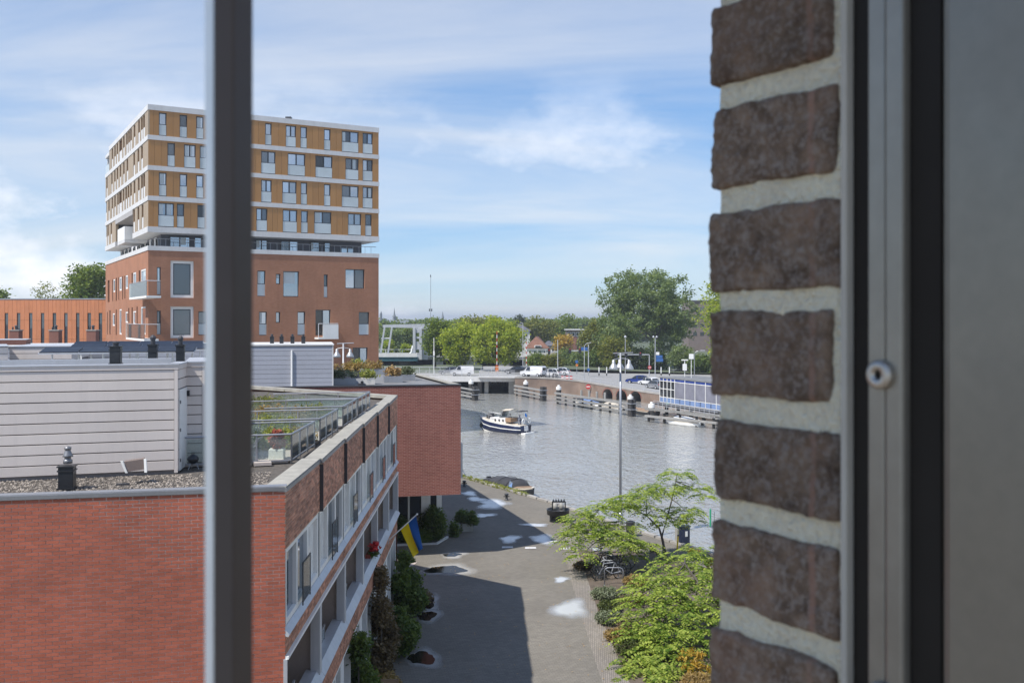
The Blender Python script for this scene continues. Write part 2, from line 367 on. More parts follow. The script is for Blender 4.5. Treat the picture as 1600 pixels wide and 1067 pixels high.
LEAF('leaf_mid', (0.11, 0.18, 0.032), (0.26, 0.32, 0.06), 0.4)
LEAF('leaf_olive', (0.15, 0.19, 0.04), (0.32, 0.31, 0.065), 0.4)
LEAF('leaf_dark', (0.125, 0.185, 0.065), (0.30, 0.37, 0.15), 0.42)
LEAF('leaf_deep', (0.03, 0.055, 0.016), (0.08, 0.115, 0.035), 0.25)
LEAF('leaf_sumac', (0.10, 0.19, 0.018), (0.52, 0.60, 0.12), 0.42, nscale=1.2)
LEAF('leaf_autumn', (0.42, 0.24, 0.03), (0.55, 0.42, 0.06), 0.35)
LEAF('leaf_sage', (0.13, 0.16, 0.085), (0.26, 0.29, 0.18), 0.2, nscale=3)
LEAF('leaf_shrub', (0.06, 0.115, 0.022), (0.20, 0.26, 0.055), 0.35, nscale=1.5)
LEAF('leaf_heath', (0.05, 0.075, 0.016), (0.12, 0.14, 0.035), 0.2, nscale=3)
LEAF('leaf_brown', (0.12, 0.085, 0.045), (0.26, 0.19, 0.095), 0.25, nscale=2)
LEAF('leaf_straw', (0.30, 0.19, 0.06), (0.46, 0.34, 0.14), 0.3, nscale=2)
LEAF('leaf_grass', (0.22, 0.27, 0.05), (0.42, 0.42, 0.11), 0.3, nscale=2)

def paving(name, d2, base, joint, pw, ph, stain=0.3):
    m, t, o = mk(name); p = pos(t)
    u = N(t, 'ShaderNodeVectorMath', operation='DOT_PRODUCT', ins={0: p, 1: (d2[0], d2[1], 0)}).outputs['Value']
    w = N(t, 'ShaderNodeVectorMath', operation='DOT_PRODUCT', ins={0: p, 1: (-d2[1], d2[0], 0)}).outputs['Value']
    v = N(t, 'ShaderNodeCombineXYZ', ins={0: u, 1: w}).outputs[0]
    b = N(t, 'ShaderNodeTexBrick', ins={'Vector': v, 'Color1': c4(tuple(x * 0.9 for x in base)), 'Color2': c4(tuple(x * 1.1 for x in base)), 'Mortar': c4(joint), 'Scale': 1.0, 'Mortar Size': 0.006, 'Mortar Smooth': 0.3, 'Bias': 0.0, 'Brick Width': pw, 'Row Height': ph})
    big = noi(t, p, 0.22, 6, 0.62, 0.4)
    c = mixc(t, rng_node(t, big, 0.32, 0.68, 0, 1), mixc(t, 1.0, b.outputs['Color'], (0.86, 0.86, 0.86), 'MULTIPLY'), mixc(t, 1.0, b.outputs['Color'], (1.1, 1.1, 1.09), 'MULTIPLY'))
    c = mixc(t, rng_node(t, noi(t, p, 1.6, 5, 0.65), 0.55, 0.75, 0, stain), c, tuple(x * 0.5 for x in base))
    c = mixc(t, rng_node(t, noi(t, p, 6.0, 3, 0.6), 0.62, 0.74, 0, 0.35), c, (0.12, 0.12, 0.05))
    c = mixc(t, rng_node(t, noi(t, p, 22.0, 2, 0.5), 0.70, 0.76, 0, 0.6), c, tuple(min(1, x * 2.2) for x in base))
    P_ = N(t, 'ShaderNodeBsdfPrincipled', ins={'Base Color': c, 'Roughness': 0.85, 'Specular IOR Level': 0.25})
    bn = N(t, 'ShaderNodeBump', invert=True, ins={'Strength': 0.5, 'Distance': 0.006, 'Height': b.outputs['Fac']}); t.links.new(bn.outputs[0], P_.inputs['Normal'])
    t.links.new(P_.outputs[0], o.inputs[0]); return m
paving('quay_pavers', (0.98, 0.2), (0.205, 0.187, 0.158), (0.125, 0.113, 0.097), 0.21, 0.105)
paving('strip_pavers', (0.08, 1.0), (0.27, 0.24, 0.205), (0.10, 0.09, 0.08), 0.21, 0.07)
def asphalt(name, base):
    m, t, o = mk(name); p = pos(t)
    c = mixc(t, noi(t, p, 0.12, 5), tuple(x * 0.85 for x in base), tuple(x * 1.2 for x in base))
    P_ = N(t, 'ShaderNodeBsdfPrincipled', ins={'Base Color': c, 'Roughness': 0.85}); t.links.new(P_.outputs[0], o.inputs[0])
asphalt('road_asphalt', (0.30, 0.295, 0.285)); asphalt('far_land', (0.10, 0.12, 0.07))
def water():
    m, t, o = mk('water'); p = pos(t)
    a = noi(t, mapv(t, p, (2.6, 1.35, 1)), 1.0, 3, 0.6, 0.6); b = noi(t, mapv(t, p, (0.8, 0.45, 1)), 1.0, 3, 0.55, 0.8); d = noi(t, mapv(t, p, (0.05, 0.09, 1)), 1.0, 3, 0.5)
    h = N(t, 'ShaderNodeMath', operation='ADD', ins={0: a, 1: N(t, 'ShaderNodeMath', operation='MULTIPLY', ins={0: b, 1: 1.6}).outputs[0]}).outputs[0]
    st = rng_node(t, d, 0.35, 0.65, 0.45, 0.85)
    bn = N(t, 'ShaderNodeBump', ins={'Strength': st, 'Distance': 0.22, 'Height': h})
    P_ = N(t, 'ShaderNodeBsdfPrincipled', ins={'Base Color': (0.33, 0.325, 0.30, 1), 'Roughness': 0.04, 'IOR': 2.9, 'Specular IOR Level': 0.5, 'Normal': bn.outputs[0]})
    t.links.new(P_.outputs[0], o.inputs[0])
water()

# ------------------------------------------------------------------ ground, water, quay
struct('water', mb().poly([(-300, -60, -1.2), (500, -60, -1.2), (500, 330, -1.2), (-300, 330, -1.2)]), 'water')
struct('ground', mb().poly([(-4000, 262, 0.9), (4000, 262, 0.9), (4000, 6500, 0.9), (-4000, 6500, 0.9)]), 'far_land')
quay = [(-9, 112), (-3.77, 73.2), (2.4, 63.2), (7.94, 52.9), (23, 27), (38, -5), (45, -30), (-120, -30), (-160, 150), (-60, 150)]
struct('quay_pavement', mb().poly([(x, y, 0) for x, y in quay]), 'quay_pavers')
m = mb()
for i in range(0, 6):
    a, b = Vector((*quay[i], 0)), Vector((*quay[i + 1], 0)); m.add([a, b, b + Vector((0, 0, -3)), a + Vector((0, 0, -3))], [(0, 1, 2, 3)])
a, b = Vector((-9, 112, 0)), Vector((-60, 150, 0)); m.add([a, b, b + Vector((0, 0, -3)), a + Vector((0, 0, -3))], [(0, 1, 2, 3)])
struct('quay_wall', m, 'concrete')
# kerb stones of the quay edge, one by one
kr = mb().box(-0.58, 0.58, -0.14, 0.14, 0, 0.12).mesh('kerb_stone', 'stone_kerb')
kerb = thing('quay_kerb', 'pale stone kerb along the water edge of the paved quay', 'kerb', (2.4, 63.2, 0))
kp = [Vector((-6.5, 93, 0)), Vector((-3.77, 73.2, 0)), Vector((2.4, 63.2, 0)), Vector((7.94, 52.9, 0)), Vector((16, 39, 0))]
for a, b in zip(kp, kp[1:]):
    d = b - a; n = int(d.length / 1.18); ang = math.atan2(d.y, d.x); off = Vector((d.y, -d.x, 0)).normalized() * 0.05
    for i in range(n):
        q = a + d * ((i + 0.5) / n) - off + Vector((random.uniform(-.008, .008), random.uniform(-.008, .008), 0.002 + random.uniform(0, .015)))
        inst('kerb_stone', kr, kerb, q, ang + random.uniform(-.006, .006))
# planting bed and the brick strip beside it
struct('planting_bed', mb().poly([(3.42, 50.2, .008), (3.55, 40, .008), (3.8, 33.3, .008), (4.2, 27, .008), (9.6, 27, .008), (9.9, 43, .008), (8.0, 49.5, .008)]), 'soil')
struct('paving_strip', mb().poly([(2.75, 56, .004), (2.7, 45, .004), (2.95, 33, .004), (3.3, 26, .004), (4.3, 26, .004), (3.9, 33, .004), (3.6, 45, .004), (3.5, 56, .004)]), 'strip_pavers')

# far bank: road that falls from the bridge to the right
def bank_y(x):
    pts = [(-6, 171), (0.5, 170), (4.5, 169.5), (11.6, 167), (17, 159), (23, 150), (40, 126), (80, 90), (160, 40)]
    for (a, b), (c, d) in zip(pts, pts[1:]):
        if x <= c: return b + (d - b) * (x - a) / (c - a)
    return 40
def zroad(x): 
    k = min(1, max(0, (x - 3) / 24)); k = k * k * (3 - 2 * k); return 1.72 * (1 - k) + 0.25 * k
xs = [-6, -3, 0.5, 2.5, 4.5, 7, 9, 11.6, 14, 17, 20, 23, 27, 33, 40, 55, 80, 120, 160]
m = mb(); rows = [0.0, 1.0, 6, 14, 26, 45, 96]
for x in xs:
    b = bank_y(x)
    for r in rows:
        y = b + r if r < 90 else 266
        m.v.append((x + (y - b) * x / b * 0.6, y, zroad(x) if r < 40 else 1.0))
k = len(rows)
m.f = [(i * k + j, (i + 1) * k + j, (i + 1) * k + j + 1, i * k + j + 1) for i in range(len(xs) - 1) for j in range(k - 1)]
struct('far_bank_road', m, 'road_asphalt', True)
m = mb().poly([(-130, 187, 1.7), (-6.0, 187, 1.7), (-8, 266, 1.0), (-150, 266, 1.0)])
struct('island_ground', m, 'far_land')
# verge of grass under the far trees
struct('verge', mb().poly([(8, 203, 1.75), (60, 186, 0.95), (120, 190, 1.05), (120, 264, 1.1), (0, 264, 1.75)]), 'far_land')

# embankment wall of the far bank with its three arches
BRICK('bank_brick', (0.7, -0.7), (0.24, 0.145, 0.10), (0.30, 0.19, 0.135), (0.30, 0.26, 0.22), var=0.35, msize=0.014)
bw = thing('embankment_wall', 'curved brown brick embankment wall with three arches across the water', 'wall', (12, 167, -1.2))
wx = [0.5, 2.5, 4.5, 7, 9, 11.6, 14.8]
m = mb()
for a, b in zip(wx, wx[1:]):
    m.poly([(a, bank_y(a), -2), (b, bank_y(b), -2), (b, bank_y(b), zroad(b)), (a, bank_y(a), zroad(a))])
A0 = Vector((14.8, bank_y(14.8), 0)); A1 = Vector((23.0, 150, 0)); WL = (A1 - A0).length; wu = (A1 - A0).normalized(); ww = Vector((wu.y, -wu.x, 0))
ww = -ww if ww.y > 0 else ww
outline = [(0, -2)]
arch_s = [(0.9, 2.5), (4.4, 2.6), (7.9, 2.6)]
for s0, wdt in arch_s:
    outline.append((s0, -2)); outline.append((s0, -0.55))
    for q in range(1, 8): outline.append((s0 + wdt / 2 - wdt / 2 * math.cos(math.pi * q / 8), -0.55 + wdt * 0.42 * math.sin(math.pi * q / 8)))
    outline.append((s0 + wdt, -0.55)); outline.append((s0 + wdt, -2))
outline += [(WL, -2), (WL, zroad(23) ), (0, zroad(14.8))]
def wp(s, w, z): return A0 + wu * s + ww * w + Vector((0, 0, z))
m.poly([wp(s, 0, z) for s, z in outline])
for a, b in ((23, 33), (33, 60)): m.poly([(a, bank_y(a), -2), (b, bank_y(b), -2), (b, bank_y(b), zroad(b)), (a, bank_y(a), zroad(a))])
m.build('brick_face', 'bank_brick', bw)
for s0, wdt in arch_s:
    v = mb(); ring = mb(); prof = [(s0, -2), (s0, -0.55)] + [(s0 + wdt / 2 - wdt / 2 * math.cos(math.pi * q / 8), -0.55 + wdt * 0.42 * math.sin(math.pi * q / 8)) for q in range(1, 8)] + [(s0 + wdt, -0.55), (s0 + wdt, -2)]
    for (a, b), (c, d) in zip(prof, prof[1:]): v.poly([wp(a, 0, b), wp(c, 0, d), wp(c, -2.2, d), wp(a, -2.2, b)])
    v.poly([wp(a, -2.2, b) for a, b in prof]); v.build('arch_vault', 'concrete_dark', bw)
    cx = s0 + wdt / 2
    for (a, b), (c, d) in zip(prof[1:-1], prof[2:-1]):
        o1 = lambda x, z: wp(cx + (x - cx) * 1.16, 0.04, -0.55 + (z + 0.55) * 1.2)
        ring.add([wp(a, 0.04, b), wp(c, 0.04, d), o1(c, d), o1(a, b), wp(a, -.02, b), wp(c, -.02, d)], [(0, 1, 2, 3), (0, 4, 5, 1)])
    ring.build('arch_ring', 'brown_brick', bw)
m = mb(); pts = [Vector((x, bank_y(x), zroad(x) + 0.002)) for x in wx + [18, 20.5, 23, 27, 33]]
for a, b in zip(pts, pts[1:]):
    d = (b - a); d.z = 0; n = Vector((d.y, -d.x, 0)).normalized(); n = -n if n.y > 0 else n
    m.add([a + n * .08, b + n * .08, b - n * .32, a - n * .32] + [p + Vector((0, 0, .24)) for p in (a + n * .08, b + n * .08, b - n * .32, a - n * .32)], [(4, 5, 6, 7), (0, 1, 5, 4), (2, 3, 7, 6), (1, 2, 6, 5), (3, 0, 4, 7)])
m.build('coping', 'stone_kerb', bw)
m = mb()
for x in np.arange(6, 30, 1.5):
    a = Vector((x, bank_y(x) + 0.15, zroad(x))); b = Vector((x + 1.5, bank_y(x + 1.5) + .15, zroad(x + 1.5)))
    m.tube([a + Vector((0, 0, .2)), a + Vector((0, 0, 1.1))], .03, 4)
    for h in (0.65, 1.08): m.tube([a + Vector((0, 0, h)), b + Vector((0, 0, h))], .02, 4)
m.build('railing', 'metal_light', bw)
# ------------------------------------------------------------------ near red brick row
row = thing('brick_row_house', 'red brick terrace row with white upper windows and loggias, nearest on the left', 'building', (-8, 25, 0))
FW = Fr((-4.186, 17.73), (-0.98, -0.2), (0.2, -0.98))       # wall facing the camera
NF = Fr((-4.186, 17.73), (-0.024, 1.0))                     # street facade
ZT, BAY = 8.93, 3.6
def bricks(F, u0, u1, z0, z1, course=0.066, length=0.222, proud=0.006, joint=0.014, deep=0.03):
    out = []; n = int(round((z1 - z0) / course))
    for r in range(n):
        z = z1 - (r + 1) * course; u = u0 - (length / 2 if r % 2 else 0)
        while u < u1 - 0.01:
            a, b = max(u + joint / 2, u0), min(u + length - joint / 2, u1)
            if b - a > 0.03: out.append((a, b, z + joint / 2, z + course - joint / 2))
            u += length
    return out
BRICK('front_brick', (0.98, 0.2), (0.40, 0.12, 0.068), (0.46, 0.14, 0.08), (0.70, 0.52, 0.43), length=0.222, msize=0.007)
m = mb(); FW.wall(m, 0, 6.0, 4.885, 8.845, w=-0.004); m.build('mortar_face', 'mortar_red', row)
m = mb(); FW.wall(m, 6.0, 24, 4.885, 8.845, w=-0.002); FW.wall(m, 0, 24, 0, 4.885, w=-0.002); m.build('wall', 'front_brick', row)
bl = [b for b in bricks(FW, 0.0, 6.0, 4.885, 8.845)]
full = mb(); hl, hh = 0.104, 0.026
full.add([(-hl, 0.03, -hh), (hl, 0.03, -hh), (hl, 0.03, hh), (-hl, 0.03, hh), (-hl + .003, -0.006, -hh + .003), (hl - .003, -0.006, -hh + .003), (hl - .003, -0.006, hh - .003), (-hl + .003, -0.006, hh - .003)],
         [(4, 5, 6, 7), (0, 1, 5, 4), (1, 2, 6, 5), (2, 3, 7, 6), (3, 0, 4, 7)])
brick_me = full.mesh('brick', 'brick_red')
eye = Vector((0, 0, EYE))
bl.sort(key=lambda b: (FW.pt((b[0] + b[1]) / 2, 0, (b[2] + b[3]) / 2) - eye).length - (3 if b[1] - b[0] > 0.2 else 0) + (50 if FW.pt(b[1], 0, 0).x < -9.2 else 0))
rest = mb(); cnt = 0; rzw = math.atan2(0.2, 0.98)
for a, b, c, d in bl:
    if cnt < 300 and b - a > 0.2:
        inst('brick', brick_me, row, FW.pt((a + b) / 2, random.uniform(-.002, .002), (c + d) / 2), rzw + random.uniform(-.008, .008)); cnt += 1
    else: FW.box(rest, a, b, -0.03, 0.006 + random.uniform(-.002, .002), c, d)
rest.build('brickwork', 'brick_red', row, kind='stuff')
m = mb(); FW.box(m, -0.02, 24, -0.26, 0.03, 8.847, 8.93); m.build('front_coping', 'coping_edge', row, bevel=0.008)
m = mb(); FW.box(m, -0.02, 24, -0.22, 0.01, 8.931, 8.94); m.build('coping_cap', 'metal_grey', row)
# gravel roof
rp = [NF.pt(0.15, -0.36, 8.72), NF.pt(21.5, -0.36, 8.72), Vector((-11, 44, 8.72)), Vector((-30, 41, 8.72)), Vector((-26, 13.6, 8.72))]
mb().poly(rp).build('gravel_roof', 'gravel', row)
pe = mb(); base = [(-1, -.3, -.2), (.9, -.7, -.25), (.7, .8, -.2), (-.6, .9, -.3), (.1, .1, .6), (-.5, .2, .4)]
fcs = [(0, 1, 4), (1, 2, 4), (2, 5, 4), (2, 3, 5), (3, 0, 5), (0, 4, 5)]
for i in range(5200):
    u = random.uniform(0.4, 6.6); q = FW.pt(u, -random.uniform(0.28, 3.1) if random.random() < .8 else -random.uniform(.28, 1.6), 8.735)
    s = random.uniform(.014, .034); an = random.uniform(0, 6.3); ca, sa = math.cos(an) * s, math.sin(an) * s
    pe.add([(q.x + x * ca - y * sa, q.y + x * sa + y * ca, q.z + z * s) for x, y, z in base], fcs)
o = pe.build('roof_gravel', 'pebble', None); tag(o, 'loose brown gravel stones strewn on the flat roof', 'gravel'); o['kind'] = 'stuff'
# street facade, bay by bay
for i in range(6):
    u0, u1 = BAY * i, BAY * (i + 1)
    near = 0.055 if i else 0.004; PFr = Fr(NF.pt(u0, near, 0), NF.pt(u1, 0.0, 0) - NF.pt(u0, near, 0)); Lp = BAY - 0.02
    m = mb(); PFr.box(m, 0, Lp, -0.34, -0.004, 7.75, 8.83); m.build('parapet_panel', 'mortar_side', row)
    m = mb()
    for a, b, c, d in bricks(PFr, 0.0, Lp, 7.757, 8.83): PFr.box(m, a, b, -0.03, 0.007 + random.uniform(-.003, .003), c, d)
    m.build('brickwork', 'brick_side', row, kind='stuff')
    m = mb(); PFr.box(m, -0.03, Lp + .01, -0.40, 0.028, 8.832, 8.905); m.build('coping_edge', 'coping_edge', row)
    m = mb(); PFr.box(m, -0.03, Lp + .01, -0.39, 0.015, 8.906, 8.935); m.build('coping_stone', 'coping', row)
    if i: m = mb(); PFr.box(m, -0.028, -0.004, -0.12, 0.03, 7.76, 8.80); m.build('joint_strip', 'metal_dark', row)
    # top storey window
    m = mb(); NF.box(m, u0 + .01, u0 + 0.13, -0.3, -0.02, 6.2, 7.749); m.build('pilaster', 'metal_grey', row)
    w = mb(); a, b, c, d = u0 + .14, u1 - .01, 6.31, 7.748; fw = .13
    NF.box(w, a, b, -.16, -.03, d - .10, d); NF.box(w, a, b, -.16, -.03, c, c + .11)
    mid = [a, a + (b - a) * .32, a + (b - a) * .64, b]
    for q in (a, mid[1] - .07, mid[2] - .07, b - fw): NF.box(w, q, q + (fw if q in (a, b - fw) else .15), -.158, -.032, c + .11, d - .10)
    wo = w.build('window', 'white_paint', row)
    for q0, q1 in zip(mid, mid[1:]):
        g = mb(); NF.box(g, q0 + .06, q1 - .06, -.12, -.11, c + .06, d - .05); g.build('pane', random.choice(['curtain_glass', 'curtain_glass', 'pane', 'pane_dim']), wo)
    g = mb(); ga = mid[1] + .12; gb = ga + .80
    for zz in (c + .08, c + .84): NF.box(g, ga, gb, .045, .07, zz, zz + .03)
    for uu in (ga, gb - .03): NF.box(g, uu, uu + .03, .046, .069, c + .02, c + .88)
    go = g.build('window_guard', 'frame_dark', row); g = mb(); NF.box(g, ga + .03, gb - .03, .054, .062, c + .11, c + .84); g.build('guard_glass', 'glass_rail', go)
    g = mb(); g.prism([NF.pt(u0, -.15, 6.20), NF.pt(u0, .055, 6.15), NF.pt(u0, .075, 6.19), NF.pt(u0, -.02, 6.305), NF.pt(u0, -.15, 6.305)], NF.u * (BAY - .015)); g.build('window_sill', 'metal_light', row)
    # brick band, flange
    m = mb(); NF.box(m, u0, u1 - .015, -.25, -.004, 5.80, 6.15); m.build('brick_band', 'mortar_side', row)
    m = mb()
    for a, b, c, d in bricks(NF, u0, u1 - .015, 5.815, 6.145): NF.box(m, a, b, -0.03, 0.007 + random.uniform(-.003, .003), c, d)
    m.build('brickwork', 'brick_side', row, kind='stuff')
    m = mb(); NF.box(m, u0, u1 - .004, -.2, .06, 5.735, 5.795); m.build('flange', 'white_paint', row)
    # loggia
    m = mb(); NF.box(m, u0, u1, -1.25, -1.12, 3.35, 5.73); m.build('loggia_back', 'loggia_beige', row)
    m = mb(); NF.box(m, u1 - .14, u1 - .002, -1.115, -.16, 3.35, 5.73); m.build('partition', 'loggia_brown', row)
    m = mb(); NF.box(m, u1 - .26, u1 - .145 + .14, -.155, .05, 4.22, 5.73); m.build('column', 'metal_light', row)
    m = mb(); NF.box(m, u0, u1 - .145, -1.115, -.2, 3.36, 3.46); m.build('loggia_floor', 'concrete', row)
    m = mb(); NF.box(m, u0 + .5, u0 + 1.7, -1.118, -1.08, 3.5, 5.55); do = m.build('loggia_door', 'white_paint', row)
    m = mb(); NF.box(m, u0 + .6, u0 + 1.6, -1.078, -1.07, 3.7, 5.45); m.build('pane', 'pane_dim', do)
    m = mb(); m.prism([NF.pt(u0, -.28, 4.05), NF.pt(u0, .10, 4.05), NF.pt(u0, .12, 4.10), NF.pt(u0, -.02, 4.30), NF.pt(u0, -.28, 4.30)], NF.u * (BAY - .012)); m.build('loggia_sill', 'metal_light', row)
    m = mb(); NF.box(m, u0 + .05, u0 + 1.9, -.24, -.20, 4.62, 4.66)
    for uu in (u0 + .06, u0 + 1.86): NF.box(m, uu, uu + .03, -.235, -.205, 4.30, 4.62)
    lg = m.build('loggia_rail', 'metal_grey', row); m = mb(); NF.box(m, u0 + .1, u0 + 1.85, -.226, -.214, 4.31, 4.61); m.build('rail_glass', 'glass_rail', lg)
    m = mb(); NF.box(m, u0, u1 - .015, -.25, -.004, 3.30, 4.048); m.build('brick_band', 'mortar_side', row)
    m = mb()
    for a, b, c, d in bricks(NF, u0, u1 - .015, 3.315, 4.045): NF.box(m, a, b, -0.03, 0.007 + random.uniform(-.003, .003), c, d)
    m.build('brickwork', 'brick_side', row, kind='stuff')
    # ground floor
    m = mb()
    for uu, ww in ((u0, .35), (u0 + 1.5, .12), (u0 + 2.5, .12), (u1 - .2, .19)): NF.box(m, uu, uu + ww, -.3, -.06, 0.0, 3.298)
    NF.box(m, u0 + .36, u1 - .21, -.295, -.065, 3.1, 3.29); NF.box(m, u0 + .36, u1 - .21, -.295, -.065, 0.0, .35)
    gw = m.build('ground_window', 'white_paint', row); m = mb(); NF.box(m, u0 + .3, u1 - .1, -.26, -.24, .2, 3.2); m.build('pane', 'pane_dim', gw)
m = mb(); m.poly([NF.pt(0, -.5, 0), NF.pt(21.6, -.5, 0), NF.pt(21.6, -.5, 5.73), NF.pt(0, -.5, 5.73)][:0] or [NF.pt(0, -1.3, 3.3), NF.pt(21.6, -1.3, 3.3), NF.pt(21.6, -1.3, 7.7), NF.pt(0, -1.3, 7.7)]); m.build('core_wall', 'loggia_brown', row)
m = mb(); NF.box(m, 0.01, 21.55, -1.28, -.21, 5.80, 6.2); m.build('floor_slab', 'concrete', row)
m = mb(); NF.box(m, 0.01, 21.55, -1.28, -.3, 3.24, 3.35); m.build('floor_slab', 'concrete', row)
e0 = NF.pt(21.6, 0, 0); e1 = e0 + Vector((-4.69, 3.6, 0)) * 1.6
BRICK('end_brick', (-4.69, 3.6), (0.26, 0.10, 0.07), (0.20, 0.07, 0.05), (0.3, 0.22, 0.18))
m = mb(); m.poly([e0, e1, e1 + Vector((0, 0, 8.9)), e0 + Vector((0, 0, 8.9))]); m.poly([e1, e1 + Vector((-20, -3, 0)), e1 + Vector((-20, -3, 8.9)), e1 + Vector((0, 0, 8.9))]); m.build('end_wall', 'end_brick', row)
m = mb(); m.obox(e0 + Vector((0, 0, 8.8)), (e1 - e0), (-.28, -.3, 0), (0, 0, .13)); m.build('end_coping', 'coping', row)
m = mb(); FW.box(m, -.035, .035, -.12, .03, 2.5, 5.74); m.build('corner_post', 'metal_light', row)

# ------------------------------------------------------------------ penthouse on its roof
ph = thing('penthouse', 'pale grey board-clad penthouse with white door standing on the gravel roof', 'penthouse', (-8, 22, 8.72))
PF = Fr((-7.15, 20.5), (-0.95, -0.31), (0.31, -0.95)); PS = Fr((-7.15, 20.5), (-0.18, 1.1), (1.0, 0.164))
zb = 8.80; pitch = 0.2145
for i in range(10):
    m = mb(); PF.box(m, 0.065, 9.0, -0.02, 0.02 + random.uniform(-.003, .003), zb + i * pitch + .012, zb + (i + 1) * pitch - .010); m.build('board', 'clad_grey', ph, bevel=0.004)
m = mb(); PF.box(m, 0.0, 9.0, -0.15, -0.021, 8.72, 10.94); PS.box(m, 0.001, 1.1, -.15, -.021, 8.72, 10.94); m.build('backing', 'clad_joint', ph)
m = mb(); PF.box(m, -.012, .06, -.05, .03, 8.75, 10.94); m.build('corner_trim', 'clad_grey', ph)
m = mb(); PF.box(m, -.03, 9.0, -.16, .035, 10.945, 11.04); PS.box(m, .04, 1.1, -.16, .035, 10.945, 11.04); m.build('fascia', 'clad_grey', ph, bevel=.006)
m = mb(); PF.box(m, -.035, 9.0, -.2, .05, 11.041, 11.07); PS.box(m, .06, 1.1, -.2, .05, 11.041, 11.07); m.build('roof_rim', 'metal_light', ph)
for i in range(10):
    m = mb(); PS.box(m, 0.03, 0.12 if i < 8 else 1.1, -.02, .018, zb + i * pitch + .012, zb + (i + 1) * pitch - .010); m.build('board', 'clad_grey', ph)
m = mb(); PS.box(m, .13, 1.08, -.02, .03, 8.76, 10.50); do = m.build('door', 'white_paint', ph)
for zz in (8.95, 9.6, 10.2): m = mb(); PS.box(m, .15, .18, .037, .05, zz, zz + .07); m.build('hinge', 'metal_dark', do)
P2F = Fr((-7.34, 21.55), (0.96, 0.28))
for i in range(10):
    m = mb(); P2F.box(m, 0.0, 0.36, -.02, .018, zb + i * pitch + .012, zb + (i + 1) * pitch - .010); m.build('board', 'clad_grey', ph)
m = mb(); P2F.box(m, 0, .41, -2.4, -.021, 8.72, 10.94); m.build('backing', 'clad_joint', ph)
m = mb(); P2F.box(m, .365, .42, -2.4, .022, 8.73, 10.94); m.build('corner_trim', 'clad_grey', ph)
m = mb(); P2F.box(m, 0, .44, -2.4, .04, 10.945, 11.04); m.build('fascia', 'clad_grey', ph); m = mb(); P2F.box(m, 0, .46, -2.4, .06, 11.041, 11.07); m.build('roof_rim', 'metal_light', ph)
m = mb(); P2F.box(m, .02, .10, .02, .07, 10.3, 10.42); m.build('wall_lamp', 'black', ph)
m = mb(); m.prism([PF.pt(.1, -.2, 10.4), PF.pt(9, -.2, 10.4), PF.pt(9, -3.2, 10.4), PF.pt(.2, -3.2, 10.4)], (0, 0, .40)); m.build('roof', 'membrane', ph)
m = mb(); PF.box(m, .2, 9.0, -3.4, -3.2, 10.3, 11.06); m.build('rear_rim', 'metal_light', ph)
r2 = thing('rear_roof', 'grey membrane roof with pale rim carrying the solar panels', 'roof', (-12, 29, 8.72))
m = mb(); m.prism([(-9.6, 25.2, 8.72), (-22, 21.4, 8.72), (-24, 33, 8.72), (-10.9, 36, 8.72)], (0, 0, 1.6)); m.build('roof', 'membrane', r2)
for a_, b_ in (((-9.6, 25.2), (-22, 21.4)), ((-9.6, 25.2), (-10.9, 36))):
    a_, b_ = Vector((*a_, 10.33)), Vector((*b_, 10.33)); d = (b_ - a_); n_ = Vector((-d.y, d.x, 0)).normalized() * .16; m = mb(); m.obox(a_, d, n_, (0, 0, .12)); m.build('roof_rim', 'metal_light', r2)
# roof furniture behind: flues, solar racks, more penthouses
def flue(px, py0, py1, d, wpx, label, z=None, pipe=True, cat='flue', grp='black flues on the roofs'):
    b = P(px, py1, d); w = wpx / FPX * d; h = (py1 - py0) / FPX * d
    t = thing('roof_flue', label, cat, b, grp)
    m = mb(); m.cbox(b + Vector((0, 0, h * .42)), (w, w, h * .84), .2); m.build('casing', 'black_paint', t, bevel=.01)
    m = mb(); m.cbox(b + Vector((0, 0, h * .70)), (w * 1.12, w * 1.12, h * .05), .2); m.cbox(b + Vector((0, 0, h * .865)), (w * 1.15, w * 1.15, h * .05), .2); m.cbox(b + Vector((0, 0, h * .03)), (w * 1.15, w * 1.15, h * .06), .2); m.build('collar', 'black_paint', t)
    if pipe: m = mb(); m.lathe(b + Vector((0, 0, h * .89)), [(w * .28, 0), (w * .28, h * .12), (w * .36, h * .13), (w * .36, h * .18), (w * .12, h * .24)], 10); m.build('cowl', 'metal_dark', t)
    return t
flue(181, 537, 569, 20.9, 16, 'tall black flue box at the front rim of the grey penthouse roof')
flue(239, 531, 590, 27.4, 13, 'black flue box left of two among the solar panels')
flue(282, 532, 590, 27.4, 12, 'black flue box right of two among the solar panels')
t = flue(105, 722, 763, 18.55, 22, 'black flue box with grey cowl on the gravel before the penthouse', pipe=False)
b = P(106, 722, 18.55); m = mb(); m.lathe(b, [(.085, -.02), (.085, .05), (.06, .06), (.06, .10), (.10, .11), (.09, .14), (.055, .22), (.05, .24), (.065, .25), (.065, .29), (.02, .31)], 12); m.build('cowl', 'coping_edge', t, True)
